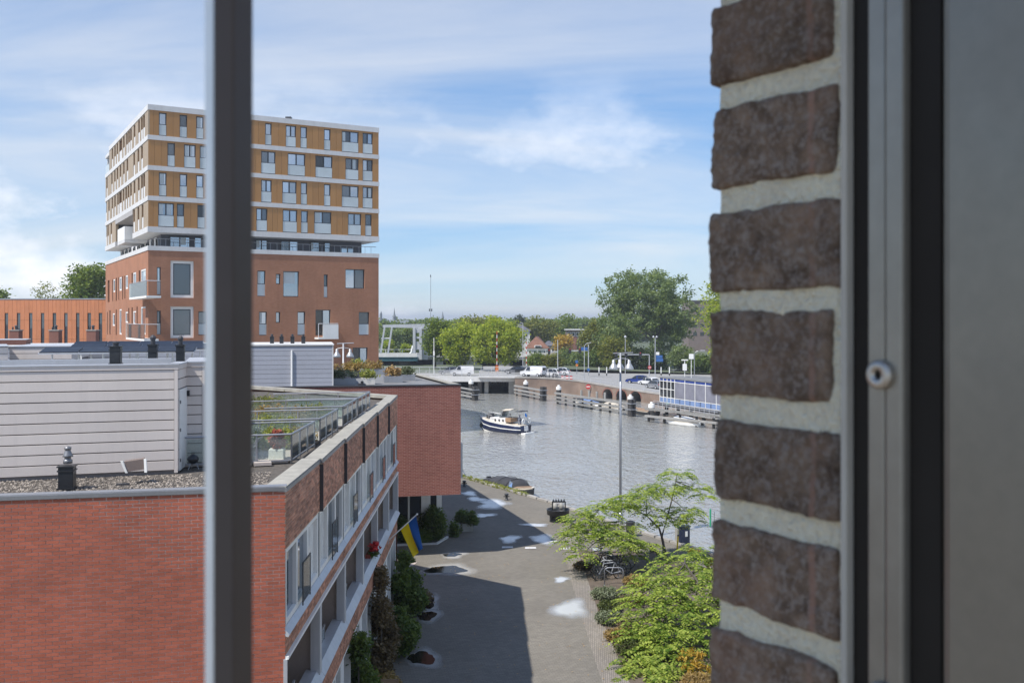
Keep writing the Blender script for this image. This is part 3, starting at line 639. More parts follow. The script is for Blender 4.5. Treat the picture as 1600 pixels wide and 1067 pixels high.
for k, (x, y, lab) in enumerate(((-11.2, 27.2, 'front row of dark solar panels on the penthouse roof'), (-11.6, 29.8, 'middle row of dark solar panels on the penthouse roof'), (-12.6, 32.2, 'rear row of dark solar panels on the penthouse roof'))):
    t = thing('solar_rack', lab, 'solar panels', (x, y, 11.0), 'solar racks on the penthouse roof')
    for j in range(4):
        o = Vector((x - 2.2 + j * 1.02, y + j * .25, 11.06)); m = mb(); m.obox(o, (.98, .24, 0), (-.14, .7, .12 + .03 * k), (0, 0, .03)); m.build('panel', 'solar', t)
        m = mb(); m.obox(o + Vector((-.02, -.025, -.035)), (1.02, .245, 0), (-.145, .75, .125 + .03 * k), (0, 0, .034)); m.build('panel_frame', 'metal_light', t)
        for e in (.1, .8): m = mb(); q = o + Vector((e, .55 + e * .2, .08)); m.tube([q, q - Vector((0, 0, .82))], .025, 4); m.build('stand', 'white_paint', t)
def clad_box(px0, px1, py0, d, depth, label, n=3, mat='clad_grey', wall=9.0):
    a, b = P(px0, py0, d), P(px1, py0, d * 1.015); t = thing('roof_house', label, 'roof house', (a.x, a.y, wall), 'grey roof houses behind the penthouse')
    F = Fr(a, b - a); Ln = (b - a).length; z1 = a.z
    m = mb(); F.box(m, 0, Ln, -depth, 0, wall, z1 - .03); m.build('wall', 'clad_joint' if n else mat, t)
    for i in range(n): m = mb(); F.box(m, 0, Ln, .002, .02, z1 - .06 - (i + 1) * .22 + .02, z1 - .06 - i * .22); m.build('board', mat, t)
    m = mb(); F.box(m, -.04, Ln + .04, -depth, .05, z1 - .029, z1); m.build('roof_rim', 'metal_light', t)
    m = mb(); F.box(m, Ln, Ln + .02, -depth, 0, z1 - .5, z1 - .04); m.build('side', mat, t); return t
clad_box(15, 112, 541, 35, 3.5, 'low grey clad roof house with open rim, far left behind the penthouse', 4)
clad_box(136, 172, 540, 39, 3.0, 'small grey clad roof house beside the tall front flue', 4)
clad_box(-40, 12, 541, 33, 3.0, 'grey clad roof house cut by the left picture edge', 4)
clad_box(-30, 40, 530.5, 46, 2, 'long low brown brick roof wall at the far left', 0, 'brown_brick')
for px, lab in ((25, 'left'), (87, 'middle'), (145, 'right')):
    b = P(px, 533, 60); t = thing('chimney_stack', lab + ' of three brown brick chimneys before the orange facade', 'chimney', b, 'brown chimneys before the orange facade')
    m = mb(); m.cbox(b + Vector((0, 0, .1)), (.58, .5, 1.1)); m.build('stack', 'brown_brick', t); m = mb(); m.cbox(b + Vector((0, 0, .68)), (.66, .56, .06)); m.build('cap', 'concrete', t)
    m = mb(); m.lathe(b + Vector((.02, 0, .7)), [(.08, 0), (.08, .2), (.13, .22), (.05, .3)], 8); m.lathe(b + Vector((-.2, 0, .7)), [(.05, 0), (.05, .16), (.02, .2)], 8); m.build('pot', 'metal_dark', t)
# loose things on the gravel
b = P(213, 738, 19.2); t = thing('toppled_box', 'toppled grey sheet metal box lying on the gravel by the boards', 'metal box', b)
m = mb(); m.obox(b + Vector((-.17, -.05, .02)), (.34, .12, .04), (-.06, .22, 0), (-.05, 0, .20)); m.build('shell', 'brown_flat', t)
m = mb(); m.obox(b + Vector((-.20, -.06, .0)), (.05, 0, 0), (0, .03, 0), (-.09, -.02, .24)); m.obox(b + Vector((.16, 0, .0)), (.05, 0, 0), (0, .03, 0), (-.02, .02, .27)); m.build('flange', 'white_paint', t)
b = P(192, 757, 18.5); o = mb().cbox(b + Vector((0, 0, .01)), (.24, .1, .03), .3).build('roof_slate', 'metal_dark'); tag(o, 'small flat dark slab on the gravel beneath the toppled box', 'slab')

# ------------------------------------------------------------------ roof terraces with glass railings
TD = Vector((-0.955, -0.297, 0)); rails = [21.9, 25.3, 28.9, 31.9]
names = ['nearest', 'second', 'third', 'farthest']
for k, y0 in enumerate(rails):
    x0 = -5.03 - .03 * k; c = Vector((x0, y0, 8.74)); ln = 2.75 if k < 3 else 2.9
    t = thing('glass_railing', f'{names[k]} of the four glass terrace railings behind the brick parapet', 'railing', c, 'glass railings of the roof terraces')
    segs = [(c, c + TD * 2.3), (c, c + Vector((-.04, ln, 0))), (c + Vector((-.04, ln, 0)), c + Vector((-.04, ln, 0)) + TD * 3.4)]
    for a, b in segs:
        m = mb(); m.tube([a + Vector((0, 0, .66)), b + Vector((0, 0, .66))], .027, 6); m.tube([a + Vector((0, 0, .07)), b + Vector((0, 0, .07))], .018, 5); m.build('rail', 'metal_grey', t)
        n = 3
        for j in range(n):
            q = a + (b - a) * (j / n); q2 = a + (b - a) * ((j + 1) / n); e = (q2 - q) * .04
            m = mb(); m.tube([q, q + Vector((0, 0, .66))], .024, 5); m.build('post', 'metal_grey', t)
            nn = Vector((e.y, -e.x, 0)).normalized() * .006
            m = mb(); m.obox(q + e + Vector((0, 0, .1)), (q2 - q) - 2 * e, nn, (0, 0, .52)); m.build('glass_panel', 'glass_rail', t)
    m = mb(); m.prism([c + Vector((-.1, .05, 0)), c + Vector((-.15, ln - .1, 0)), c + Vector((-.15, ln - .1, 0)) + TD * 3.3, c + Vector((-.1, .05, 0)) + TD * 3.3], (0, 0, .03))
    o = m.build('terrace_deck', 'tile_pale'); tag(o, f'tiled deck of the {names[k]} roof terrace', 'deck', 'decks of the roof terraces')
for k, (px, py, d, r, h, mat, lab) in enumerate(((432, 702, 24.2, .55, .5, 'leaf_grass', 'green yellow grass clump nearest behind the terrace glass'), (470, 672, 25.0, .35, .4, 'leaf_straw', 'straw coloured grass clump at the glass corner'), (425, 668, 27.6, .8, .5, 'leaf_grass', 'broad yellow green planting on the second terrace'), (440, 655, 30.4, .9, .5, 'leaf_straw', 'dry straw planting on the third terrace'), (490, 640, 31.0, .6, .45, 'leaf_olive', 'olive shrubs on the third terrace by the glass'), (420, 630, 34.5, 1.3, .5, 'leaf_olive', 'dark low planting on the farthest terrace'))):
    b = P(px, py, d); b.z = 8.76; t = thing('terrace_plant', lab, 'plant', b, 'plants on the roof terraces')
    pts = clumpy((b.x, b.y, b.z + h * .5), (r, r * .8, h * .5), 60, 22, .08); pts[:, 2] = np.maximum(pts[:, 2], 8.77); leaves('foliage', pts, .06, mat, t, aspect=.3, up=0.0)
    m = mb()
    for j in range(7): m.tube([b + Vector((random.uniform(-r, r) * .5, random.uniform(-r, r) * .4, 0)), b + Vector((random.uniform(-r, r) * .7, random.uniform(-r, r) * .5, h * .8))], .008, 4)
    m.build('stems', 'bark', t)
b = Vector((-4.97 - .5, 22.35, 8.77)); t = thing('planter_box', 'white square planter with rust red plant in the terrace corner', 'planter', b)
m = mb(); m.cbox(b + Vector((0, 0, .12)), (.34, .34, .24), .1); m.build('box', 'white_paint', t, bevel=.01); pts = clumpy((b.x, b.y, b.z + .46), (.13, .13, .22), 40, 12, .04); leaves('foliage', pts, .05, 'red_leaf', t, up=0)
for k in range(3):
    q = Vector((-5.6 - .42 * k, 21.55 - .12 * k, 8.75)); o = mb().cbox(q + Vector((0, 0, .03)), (.38, .2, .05 if k else .07), .3 + .04 * k).build('paving_slab', 'tile_pale'); tag(o, ('right', 'middle', 'left')[k] + ' of the loose pink slabs on gravel before the glass railing', 'slab', 'loose slabs by the railing')
b = Vector((-6.98, 21.0, 8.74)); t = thing('kettle_barbecue', 'small black kettle barbecue beside the white penthouse door', 'barbecue', b)
m = mb(); m.lathe(b + Vector((0, 0, .12)), [(.03, 0), (.10, .03), (.125, .09), (.128, .11), (.10, .16), (.04, .20), (.015, .215)], 14); m.build('kettle', 'black_paint', t, True)
for q in range(3): m = mb(); a = q * 2.09; m.tube([b + Vector((.06 * math.cos(a), .06 * math.sin(a), .15)), b + Vector((.13 * math.cos(a), .13 * math.sin(a), 0))], .009, 5); m.build('leg', 'metal_grey', t)
m = mb(); m.tube([b + Vector((-.03, 0, .335)), b + Vector((-.03, 0, .36)), b + Vector((.03, 0, .36)), b + Vector((.03, 0, .335))], .007, 5); m.build('handle', 'black', t)
b = Vector((-6.05, 22.3, 8.77)); t = thing('folding_chair', 'grey slatted folding chair at the left of the nearest terrace', 'chair', b)
for s in (-.2, .2):
    m = mb(); m.tube([b + Vector((-.2, s, 0)), b + Vector((.22, s, .52))], .012, 5); m.build('leg', 'metal_grey', t); m = mb(); m.tube([b + Vector((.2, s, 0)), b + Vector((-.2, s, .4))], .012, 5); m.build('leg', 'metal_grey', t)
for j in range(5):
    m = mb(); q = b + Vector((.08 + .03 * j, 0, .36 + .035 * j)); m.cbox(q, (.012, .42, .024)); m.build('slat', 'metal_grey', t); m = mb(); m.cbox(b + Vector((-.2 + .07 * j, 0, .3)), (.05, .42, .012)); m.build('slat', 'metal_grey', t)

# ------------------------------------------------------------------ brick block behind, floating over a glazed ground floor
blk = thing('brick_block', 'dark red brick block raised over a glazed ground floor beside the quay', 'building', (-8, 50, 0))
BF = Fr((-2.59, 48.5), (-0.978, -0.207), (0.207, -0.978)); BS = Fr((-2.59, 48.5), (-0.32, 1.0))
BRICK('block_brick', (0.978, 0.207), (0.25, 0.075, 0.057), (0.33, 0.112, 0.084), (0.42, 0.26, 0.21), course=0.075, length=0.24, msize=0.009)
BRICK('block_side', (-0.32, 1.0), (0.28, 0.13, 0.09), (0.22, 0.09, 0.07), (0.3, 0.2, 0.16), course=0.075, length=0.24)
z0, z1 = 3.2, 8.70
A = [BF.pt(0, 0, 0), BF.pt(26, 0, 0), BF.pt(26, -22, 0), BS.pt(19, 0, 0)]
m = mb(); BF.wall(m, 0, 26, z0, z1); m.build('front_wall', 'block_brick', blk)
m = mb(); BS.wall(m, 0, 19, z0, z1); m.build('side_wall', 'block_side', blk)
m = mb(); m.poly([p + Vector((0, 0, z0)) for p in A]); m.build('soffit', 'soffit', blk); m = mb(); m.poly([p + Vector((0, 0, 8.60)) for p in A]); m.build('roof', 'membrane', blk)
m = mb(); BF.box(m, -.03, 26, -.3, .03, 8.701, 8.76); m.build('front_coping', 'metal_dark', blk); m = mb(); BS.box(m, .05, 19, -.3, .03, 8.701, 8.755); m.build('side_coping', 'coping', blk)
m = mb(); BS.box(m, .08, .5, .004, .12, 4.0, 5.76); m.build('side_window', 'metal_light', blk)
GF = Fr((-3.85, 52.6), (-0.985, -0.17), (0.17, -0.985))
m = mb(); GF.box(m, 0, 14, -.3, -.1, 0, 3.19); m.build('ground_glazing', 'glass_dark', blk)
for u, w_, mt in ((0, .28, 'white_paint'), (.62, .5, 'white_paint'), (1.75, .10, 'white_paint'), (3.1, .14, 'white_paint'), (4.6, .14, 'white_paint')):
    m = mb(); GF.box(m, u, u + w_, -.12, .02, 0, 3.19); m.build('glazing_post', mt, blk)
m = mb(); GF.box(m, 0, 14, -.11, .0, 0.0, .12); m.build('glazing_sill', 'white_paint', blk)
# clad penthouse on the block
bp = thing('clad_roof_house', 'long blue grey clad roof house on top of the dark brick block', 'roof house', BF.pt(6, -1, 8.6))
QF = Fr(BF.pt(0, -1.0, 0), BF.u, BF.w); qa = QF.hit(520); zt = 10.72
m = mb(); QF.box(m, qa, 24, -5, -.015, 8.6, zt); m.build('backing', 'clad_joint', bp)
for i in range(9): m = mb(); QF.box(m, qa, 24, -.014, .008, 8.66 + i * .225, 8.66 + (i + 1) * .225 - .016); m.build('board', 'clad_blue', bp)
m = mb(); QF.box(m, qa - .06, 24, -5, .05, zt + .001, zt + .07); m.build('roof_rim', 'white_band', bp)
m = mb(); QF.box(m, qa - .03, qa + .03, -.02, .02, 8.6, zt); m.build('corner_trim', 'white_band', bp)
u = QF.hit(456); m = mb(); m.tube([QF.pt(u, .06, 8.62), QF.pt(u, .06, 10.5)], .05, 6); m.build('drain_pipe', 'white_paint', bp)
for px, lab in ((425, 'leftmost'), (440, 'second'), (457, 'third'), (474, 'rightmost')):
    flue(px, 524, 540, 49.5, 6, lab + ' of four little black flues on the blue grey roof house', grp='four flues on the roof house')
b = BF.pt(4.9, -.6, 8.6); t = thing('roof_vent', 'small black roof vent at the foot of the blue grey cladding', 'vent', b); m = mb(); m.lathe(b, [(.10, 0), (.10, .12), (.2, .14), (.2, .2), (.07, .24), (.07, .33), (.02, .35)], 8); m.build('pipe', 'black', t)
# roof garden
def tuft(b, r, h, n, mat, name, lab, cat='plant', grp=None, ls=.09, up=0.0):
    t = thing(name, lab, cat, b, grp)
    pts = clumpy((b.x, b.y, b.z + h * .5), (r[0], r[1], h * .5), n, 20, .09, shell=.3); pts[:, 2] = np.maximum(pts[:, 2], b.z + .02); leaves('foliage', pts, ls, mat, t, aspect=.35, up=up)
    m = mb()
    for j in range(8): m.tube([b + Vector((random.uniform(-.4, .4) * r[0], random.uniform(-.4, .4) * r[1], 0)), b + Vector((random.uniform(-.7, .7) * r[0], random.uniform(-.7, .7) * r[1], h * .85))], .012, 4)
    m.build('stems', 'bark', t); return t
gl = [(528, 590, 56, (.9, .4), .55, 'leaf_straw', 'dark_setback', 'long dark planter of golden grass at the clad wall'), (553, 590, 57, (.7, .4), .6, 'leaf_straw', 'dark_setback', 'planter of rusty golden grass right of the first'),
      (583, 587, 60, (.8, .4), .5, 'leaf_straw', 'metal_grey', 'grey planter of yellow flowers below the tower corner'), (614, 600, 52.5, (.5, .35), .5, 'dry_grass', 'metal_grey', 'planter of orange dry grass on the block roof'), (532, 601, 50.5, (.8, .3), .45, 'leaf_sage', 'metal_grey', 'planter of grey green herbs at the roof edge'),
      (575, 600, 51, (.35, .3), .4, 'leaf_grass', 'plaster', 'white pot of yellow green leaves near the roof edge'), (634, 597, 54, (.5, .3), .35, 'leaf_sage', 'metal_grey', 'planter of pale sage right of the orange grass')]
for px, py, d, r, h, mat, box, lab in gl:
    b = P(px, py, d); b.z = 8.605; tuft(b + Vector((0, 0, .32)), r, h, 26, mat, 'roof_planter', lab, 'planter', 'planters of the roof garden')
    t = bpy.data.objects[-1] if False else None
    o = [q for q in bpy.data.objects if q.get('label') == lab][0]; m = mb(); m.cbox(b + Vector((0, 0, .17)), (r[0] * 2, r[1] * 2, .34), .2); m.build('trough', box, o)
b = P(560, 582, 61); b.z = 8.605; tuft(b, (.5, .5), 1.0, 30, 'leaf_grass', 'roof_shrub', 'loose yellow green shrub before the dark tower opening', 'shrub')
# ------------------------------------------------------------------ apartment tower
tw = thing('apartment_tower', 'apartment tower with ochre upper storeys over a brown brick base', 'building', (-36, 95, 0))
TF = Fr((-36, 95), (0.875, 0.484)); TL = Fr((-36, 95), (-0.504, 0.863), (-0.863, -0.504)); WF, WLn = 24.2, 30.4
BRICK('tower_brick', (0.875, 0.484), (0.38, 0.158, 0.082), (0.44, 0.19, 0.108), (0.44, 0.26, 0.17), course=0.08, length=0.26, bump=0.2)
BRICK('tower_brick_left', (-0.504, 0.863), (0.38, 0.158, 0.082), (0.44, 0.19, 0.108), (0.44, 0.26, 0.17), course=0.08, length=0.26, bump=0.2)
ZB = [20.8, 23.84, 26.85, 29.86, 32.8, 33.34]; bh = 0.46
def fbox(F, u0, u1, w0, w1, z0, z1, name, mat, par=tw): m = mb(); F.box(m, u0, u1, w0, w1, z0, z1); return m.build(name, mat, par)
def pbox(u0, u1, v0, v1, z0, z1, name, mat):   # box in the tower's plan: u along front, v along left side
    o = TF.pt(u0, 0, z0) + TL.u * v0; m = mb(); m.obox(o, TF.u * (u1 - u0), TL.u * (v1 - v0), (0, 0, z1 - z0)); return m.build(name, mat, tw)
# cores
pbox(.3, WF - .3, .3, 27.0, 23.9, 32.9, 'upper_core', 'frame_dark'); pbox(.3, WF - .3, .3, 9.2, 20.9, 23.9, 'lower_core', 'frame_dark'); pbox(3.2, WF - .3, 9.2, 30.1, 20.9, 23.9, 'lower_core', 'dark_setback'); pbox(.3, 3.2, 21.7, 30.1, 20.9, 23.89, 'lower_core', 'frame_dark'); pbox(.3, WF - .3, 27.0, 30.1, 23.9, 29.9, 'upper_core', 'frame_dark')
pbox(-.05, WF + .05, -.05, 27.1, 32.8, 33.34, 'roof_parapet', 'white_band')
for i in range(4):
    if i: pbox(-.06, WF + .06, -.06, WLn + .05, ZB[i], ZB[i] + bh, 'floor_band', 'white_band')
pbox(-.06, WF + .06, -.06, 9.2, ZB[0] - .1, ZB[0] + bh, 'floor_band', 'white_band'); pbox(3.0, WF + .06, 9.2, 21.7, ZB[0] - .1, ZB[0] + bh, 'floor_band', 'soffit'); pbox(-.06, WF + .06, 21.7, WLn + .05, ZB[0] - .1, ZB[0] + bh, 'floor_band', 'white_band')
pbox(-.06, 3.0, 9.2, 21.7, 23.3, 23.839, 'loggia_soffit', 'soffit')
pbox(.0, 6, 27.2, 30.6, 32.35, 32.75, 'terrace_canopy', 'white_band'); pbox(.2, .4, 30.2, 30.4, 30.3, 32.35, 'canopy_post', 'white_band'); pbox(.0, .05, 27.2, 30.4, 30.33, 31.3, 'terrace_glass', 'frosted')
pbox(-.7, -.58, 10.2, 15.2, 20.72, 22.1, 'balcony_front', 'white_paint'); pbox(-.57, 2.8, 10.2, 10.32, 20.72, 22.1, 'balcony_side', 'white_paint'); pbox(-.7, 2.9, 10.2, 15.2, 20.35, 20.71, 'balcony_slab', 'white_band')
def window(F, u0, u1, z0, z1, double, w=-.12, dark=False, bal=True, fr='frame_dark', th=.085, bmat='frosted'):
    m = mb()
    for a, b in ((u0, u0 + th), (u1 - th, u1)): F.box(m, a, b, w - .08, w + .03, z0, z1)
    for a, b in ((z0, z0 + th), (z1 - th, z1)): F.box(m, u0 + th, u1 - th, w - .079, w + .029, a, b)
    zm = z0 + (z1 - z0) * .48
    if bal: F.box(m, u0 + th, u1 - th, w - .078, w + .05, zm - .05, zm + .05)
    us = [u0, u1]
    if double: c = (u0 + u1) / 2; F.box(m, c - .06, c + .06, w - .077, w + .028, z0 + th, z1 - th); us = [u0, c, u1]
    wo = m.build('window', fr, tw)
    if th > .2:
        g = mb()
        for a, b in ((u0 + th, u0 + th + .09), (u1 - th - .09, u1 - th)): F.box(g, a, b, w - .07, w + .0, z0 + th, z1 - th)
        for a, b in ((z0 + th, z0 + th + .09), (z1 - th - .09, z1 - th)): F.box(g, u0 + th + .09, u1 - th - .09, w - .069, w - .001, a, b)
        g.build('inner_frame', 'frame_dark', wo)
    for k, (a, b) in enumerate(zip(us, us[1:])):
        mat = 'glass_dark' if dark and k == 0 else ('pane_dim' if th > .2 else random.choice(['pane', 'pane', 'pane', 'pane_dim']))
        g = mb(); F.box(g, a + .03, b - .03, w - .04, w - .03, z0 + .03, z1 - .03); g.build('pane', mat, wo)
        if not dark and random.random() < .3:
            g = mb(); F.box(g, a + .1, a + (b - a) * random.uniform(.3, .8), w - .028, w - .024, zm + .1, z1 - .1); g.build('curtain', 'frosted', wo)
    if bal: g = mb(); F.box(g, u0 + .03, u1 - .03, w + .06, w + .085, z0 + .06, zm - .02); g.build('balustrade', bmat, wo)
    return wo
rowsF = [  # top to bottom: pixel spans on the front
 [(248.4, 260.1), (280.8, 292.3), (306.7, 318), (336, 352), (366, 377), (383, 392.7), (414.5, 424.4), (446.6, 462.5), (469.6, 479.6), (506.4, 516.4), (534.2, 560.3), (566.8, 582.3)],
 [(261.8, 273.3), (287.7, 305.7), (312.3, 323), (345, 362), (380, 390.6), (408.2, 430.4), (449.7, 476.8), (493, 519.3), (539.9, 560.3), (566.8, 582.3)],
 [(248.4, 260.1), (280.8, 292.3), (306.7, 318), (336, 352), (366, 377), (408.2, 424.4), (441.2, 463.3), (470, 479.9), (506.4, 516.4), (534.2, 560.3), (566.8, 582.3)],
 [(247.2, 271.8), (276.5, 287.7), (308.6, 320), (338, 360), (400.7, 417.6), (441.9, 464.2), (470.5, 481), (491.1, 517.6), (543.9, 564.2), (570.8, 580.6)]]
for r, spans in enumerate(rowsF):
    z0, z1 = ZB[3 - r] + bh, ZB[4 - r]; zw = z1 - .18; e = 0.0
    for k, (a, b) in enumerate(spans + [(None, None)]):
        u0 = TF.hit(a) if a else WF; n = max(1, int(round((u0 - e) / .62)))
        for j in range(n):
            q0, q1 = e + (u0 - e) * j / n, e + (u0 - e) * (j + 1) / n; fbox(TF, q0 + .008, q1 - .008, -.3, random.uniform(-.008, .004), z0, z1, 'cladding_panel', 'ochre')
        if a:
            u1 = TF.hit(b); window(TF, u0, u1, z0 + .03, zw, (b - a) > 14, dark=(r == 1 and a == 493) or (r == 3 and a == 308.6)); fbox(TF, u0, u1, -.3, -.02, zw, z1, 'lintel', 'ochre'); e = u1
# left side: slender pairs of dark opening and white panel
z1x = [[150, 167, 182, 199, 208, 224, 244, 257, 270, 293, 322, 340, 354], [115, 147, 166, 183, 202, 224, 247, 291, 318, 341], [110, 128, 150, 167, 186, 198, 206, 222, 239, 254, 270, 293, 320, 341, 355], [110, 122, 143, 290, 318, 345]]
for r in range(4):
    z0, z1 = ZB[3 - r] + bh, ZB[4 - r]; us = sorted(TL.hit(140 + x / 4.104) for x in z1x[r]); top = 27.0 if r == 0 else WLn; e = 0.0
    segs = [(0, 9.2), (21.7, WLn)] if r == 3 else [(0, top)]
    for s0, s1 in segs:
        e = s0
        for u in [q for q in us if s0 + .3 < q < s1 - .9] + [None]:
            u0 = u if u else s1
            if u0 - e > .05: fbox(TL, e, u0, -.3, 0, z0, z1, 'cladding_panel', 'ochre_side')
            if u:
                wd_ = 1.05; window(TL, u0, u0 + wd_, z0 + .03, z1 - .1, False, w=-.12, dark=True, fr='ochre_seam', th=.05, bmat='white_band'); fbox(TL, u0, u0 + wd_, -.3, -.03, z1 - .1, z1, 'lintel', 'ochre_side'); e = u0 + wd_
# right end closing panels
RF = Fr(TF.pt(WF, 0, 0), TL.u, TF.u)
for r in range(4): fbox(RF, 0.0, 27, -.3, -.005, ZB[3 - r] + bh, ZB[4 - r], 'cladding_panel', 'ochre')
# setback storey
SF = Fr(TF.pt(1.6, -2.0, 0), TF.u); sw = SF.hit(567)
pbox(1.6, 1.6 + sw, 2.28, 29.0, 18.7, 20.69, 'setback_storey', 'dark_setback')
SF = Fr(TF.pt(1.6, 0, 0) + TL.u * 2.28, TF.u); 
for a, b in ((264.7, 296.7), (303.2, 315), (340, 356), (398.8, 417.6), (438, 465.6), (484.3, 499), (506, 516), (531.9, 553)):
    window(SF, SF.hit(a), SF.hit(b), 18.75, 20.55 if a != 531.9 else 20.1, b - a > 17, w=.10, bal=False)
SL = Fr(TF.pt(1.6, 0, 0) + TL.u * 2.28, TL.u, TL.w)
for k in range(9): window(SL, 1 + k * 2.9, 2.2 + k * 2.9, 18.9, 20.4, False, w=.1, bal=False, dark=True); 
for k in range(9): fbox(SL, 2.3 + k * 2.9, 3.6 + k * 2.9, .01, .05, 18.8, 20.6, 'setback_panel', 'white_band')
m = mb()
for k in range(34): a = TF.pt(.3 + k * .7, -.25, 19.35); m.tube([a, a + Vector((0, 0, .75))], .02, 4)
m.tube([TF.pt(.2, -.25, 20.1), TF.pt(WF - .2, -.25, 20.1)], .03, 4); m.build('roof_rail', 'metal_grey', tw)
# brick base
holesF = []; specF = []
def addF(px0, px1, y0, y1, double=False, bal=False, fr='frame_dark', dark=False, th=.085):
    u0, u1 = TF.hit(px0), TF.hit(px1); za, zb_ = TF.zat((px0 + px1) / 2, y1), TF.zat((px0 + px1) / 2, y0); holesF.append((u0, u1, za, zb_)); specF.append((u0, u1, za, zb_, double, bal, fr, dark, th))
addF(266.4, 302.9, 407.5, 465.3, fr='white_paint', th=.28); addF(266.4, 302.9, 478.7, 528, fr='white_paint', th=.28)
for s in ((245.2, 251.3, 417.4, 460.7), (245.2, 251.3, 485.5, 523), (402.2, 415, 423, 463), (506, 512.2, 429, 465), (404.9, 417.2, 487, 524), (465, 477, 487, 524), (560.7, 577, 487.6, 523.6), (310, 322.5, 486.5, 523.6), (345, 358, 420, 462), (350, 362, 487, 524)): addF(*s, bal=True)
for s in ((431.2, 438.2, 428, 444), (442.6, 467.4, 424, 463.8), (431, 438, 487.4, 504.3)): addF(*s)
addF(539.8, 569.7, 420.8, 451, double=True); addF(493, 516.6, 484, 524, double=True, dark=True); addF(551, 574.7, 543, 576, double=True, dark=True)
m = mb(); TF.wall(m, 0, WF, 0, 18.9, holesF, depth=.35); m.build('brick_wall', 'tower_brick', tw)
for s in specF: window(TF, *s[:4], s[4], w=-.22, bal=s[5], fr=s[6], dark=s[7], th=s[8])
pbox(-.06, WF + .06, -.06, WLn + .06, 18.902, 19.35, 'base_band', 'white_band'); pbox(.4, WF - .3, .4, WLn - .2, 0, 18.7, 'base_core', 'frame_dark')
holesL = []; specL = []
def addL(x0, x1, y0, y1, white):
    px0, px1 = 140 + x0 / 4.85, 140 + x1 / 4.85; u1, u0 = TL.hit(px0), TL.hit(px1); pm = (px0 + px1) / 2; za, zb_ = TL.zat(pm, 370 + y1 / 4.85), TL.zat(pm, 370 + y0 / 4.85)
    holesL.append((u0, u1, za, zb_)); specL.append((u0, u1, za, zb_, white))
for x0, x1, y0, y1, wh in ((137, 151, 330, 495, 0), (172, 178, 325, 488, 0), (180, 193, 322, 420, 1), (198, 207, 312, 485, 0), (218, 224, 308, 480, 0), (226, 243, 306, 408, 1), (247, 254, 300, 475, 0), (264, 271, 296, 470, 0), (273, 290, 292, 395, 1), (318, 327, 275, 450, 0), (330, 352, 270, 380, 1), (373, 384, 255, 440, 0), (389, 426, 246, 362, 1),
                           (133, 138, 570, 740, 0), (150, 159, 558, 742, 0), (175, 191, 580, 675, 1), (198, 206, 552, 745, 0), (226, 243, 548, 740, 1), (272, 291, 568, 652, 1), (293, 301, 540, 650, 0), (318, 327, 535, 740, 0), (330, 352, 562, 668, 1), (356, 364, 530, 735, 0), (389, 424, 530, 740, 1)): addL(x0, x1, y0, y1, wh)
m = mb(); TL.wall(m, 0, WLn, 0, 18.9, holesL, depth=.35); m.build('brick_wall', 'tower_brick_left', tw)
for u0, u1, a, b, wh in specL: window(TL, u0, u1, a, b, False, w=-.05 if wh else -.25, bal=False, fr='white_paint' if wh else 'frame_dark', dark=not wh, th=.16 if wh else .06)
m = mb(); RF.wall(m, 0, 30, 0, 18.9); m.build('brick_wall', 'tower_brick_left', tw)
def balcony(F, u0, u1, z0, h, proj, glass):
    m = mb(); F.box(m, u0, u1, .001, proj, z0 - .2, z0); o = m.build('balcony', 'white_paint', tw)
    m = mb(); F.box(m, u1 - .06 if glass else u0, u1, .01, proj, z0 + .001, z0 + h); m.build('balcony_side', 'white_paint', o)
    m = mb(); F.box(m, u0, u1 - .07, proj - .05, proj - .02, z0 + .001, z0 + h); m.build('balcony_front', 'glass_rail' if glass else 'white_paint', o)
    m = mb(); m.tube([F.pt(u0, proj, z0 + h + .03), F.pt(u1, proj, z0 + h + .03)], .035, 4); m.tube([F.pt(u0, .05, z0 + h + .03), F.pt(u0, proj, z0 + h + .03)], .035, 4); m.build('hand_rail', 'metal_light', o); return o
u0, u1 = TF.hit(497), TF.hit(528); z = TF.zat(512, 528); m = mb(); TF.box(m, u0 - .4, u1 - .4, .02, 1.4, z - .1, z + .08); o = m.build('balcony', 'white_paint', tw); m = mb(); TF.box(m, u0 + .1, u1 - .42, 1.3, 1.4, z + .081, z + 1.45); m.build('balcony_front', 'white_paint', o); m = mb(); TF.box(m, u1 - .45, u1 - .4, .02, 1.29, z + .081, z + 1.45); m.build('balcony_side', 'white_paint', o); m = mb(); m.tube([TF.pt(u0 - .38, 1.35, z + 1.55), TF.pt(u1 - .42, 1.35, z + 1.55)], .04, 4); m.tube([TF.pt(u0 - .38, 1.35, z + .08), TF.pt(u0 - .38, 1.35, z + 1.55)], .04, 4); m.build('hand_rail', 'metal_light', o)
for y, x0, x1 in ((462, 300, 430), (764, 275, 413)):
    zz = TL.zat(140 + 410 / 4.85, 370 + y / 4.85); a, b = TL.hit(140 + x1 / 4.85, 1.3), TL.hit(140 + x0 / 4.85, 1.3); balcony(TL, a, b, zz, 1.35, 1.3, True)
m = mb(); m.cbox(TF.pt(14.2, -.4, 33.45), (.6, .6, .25)); m.build('roof_vent', 'metal_dark', tw)
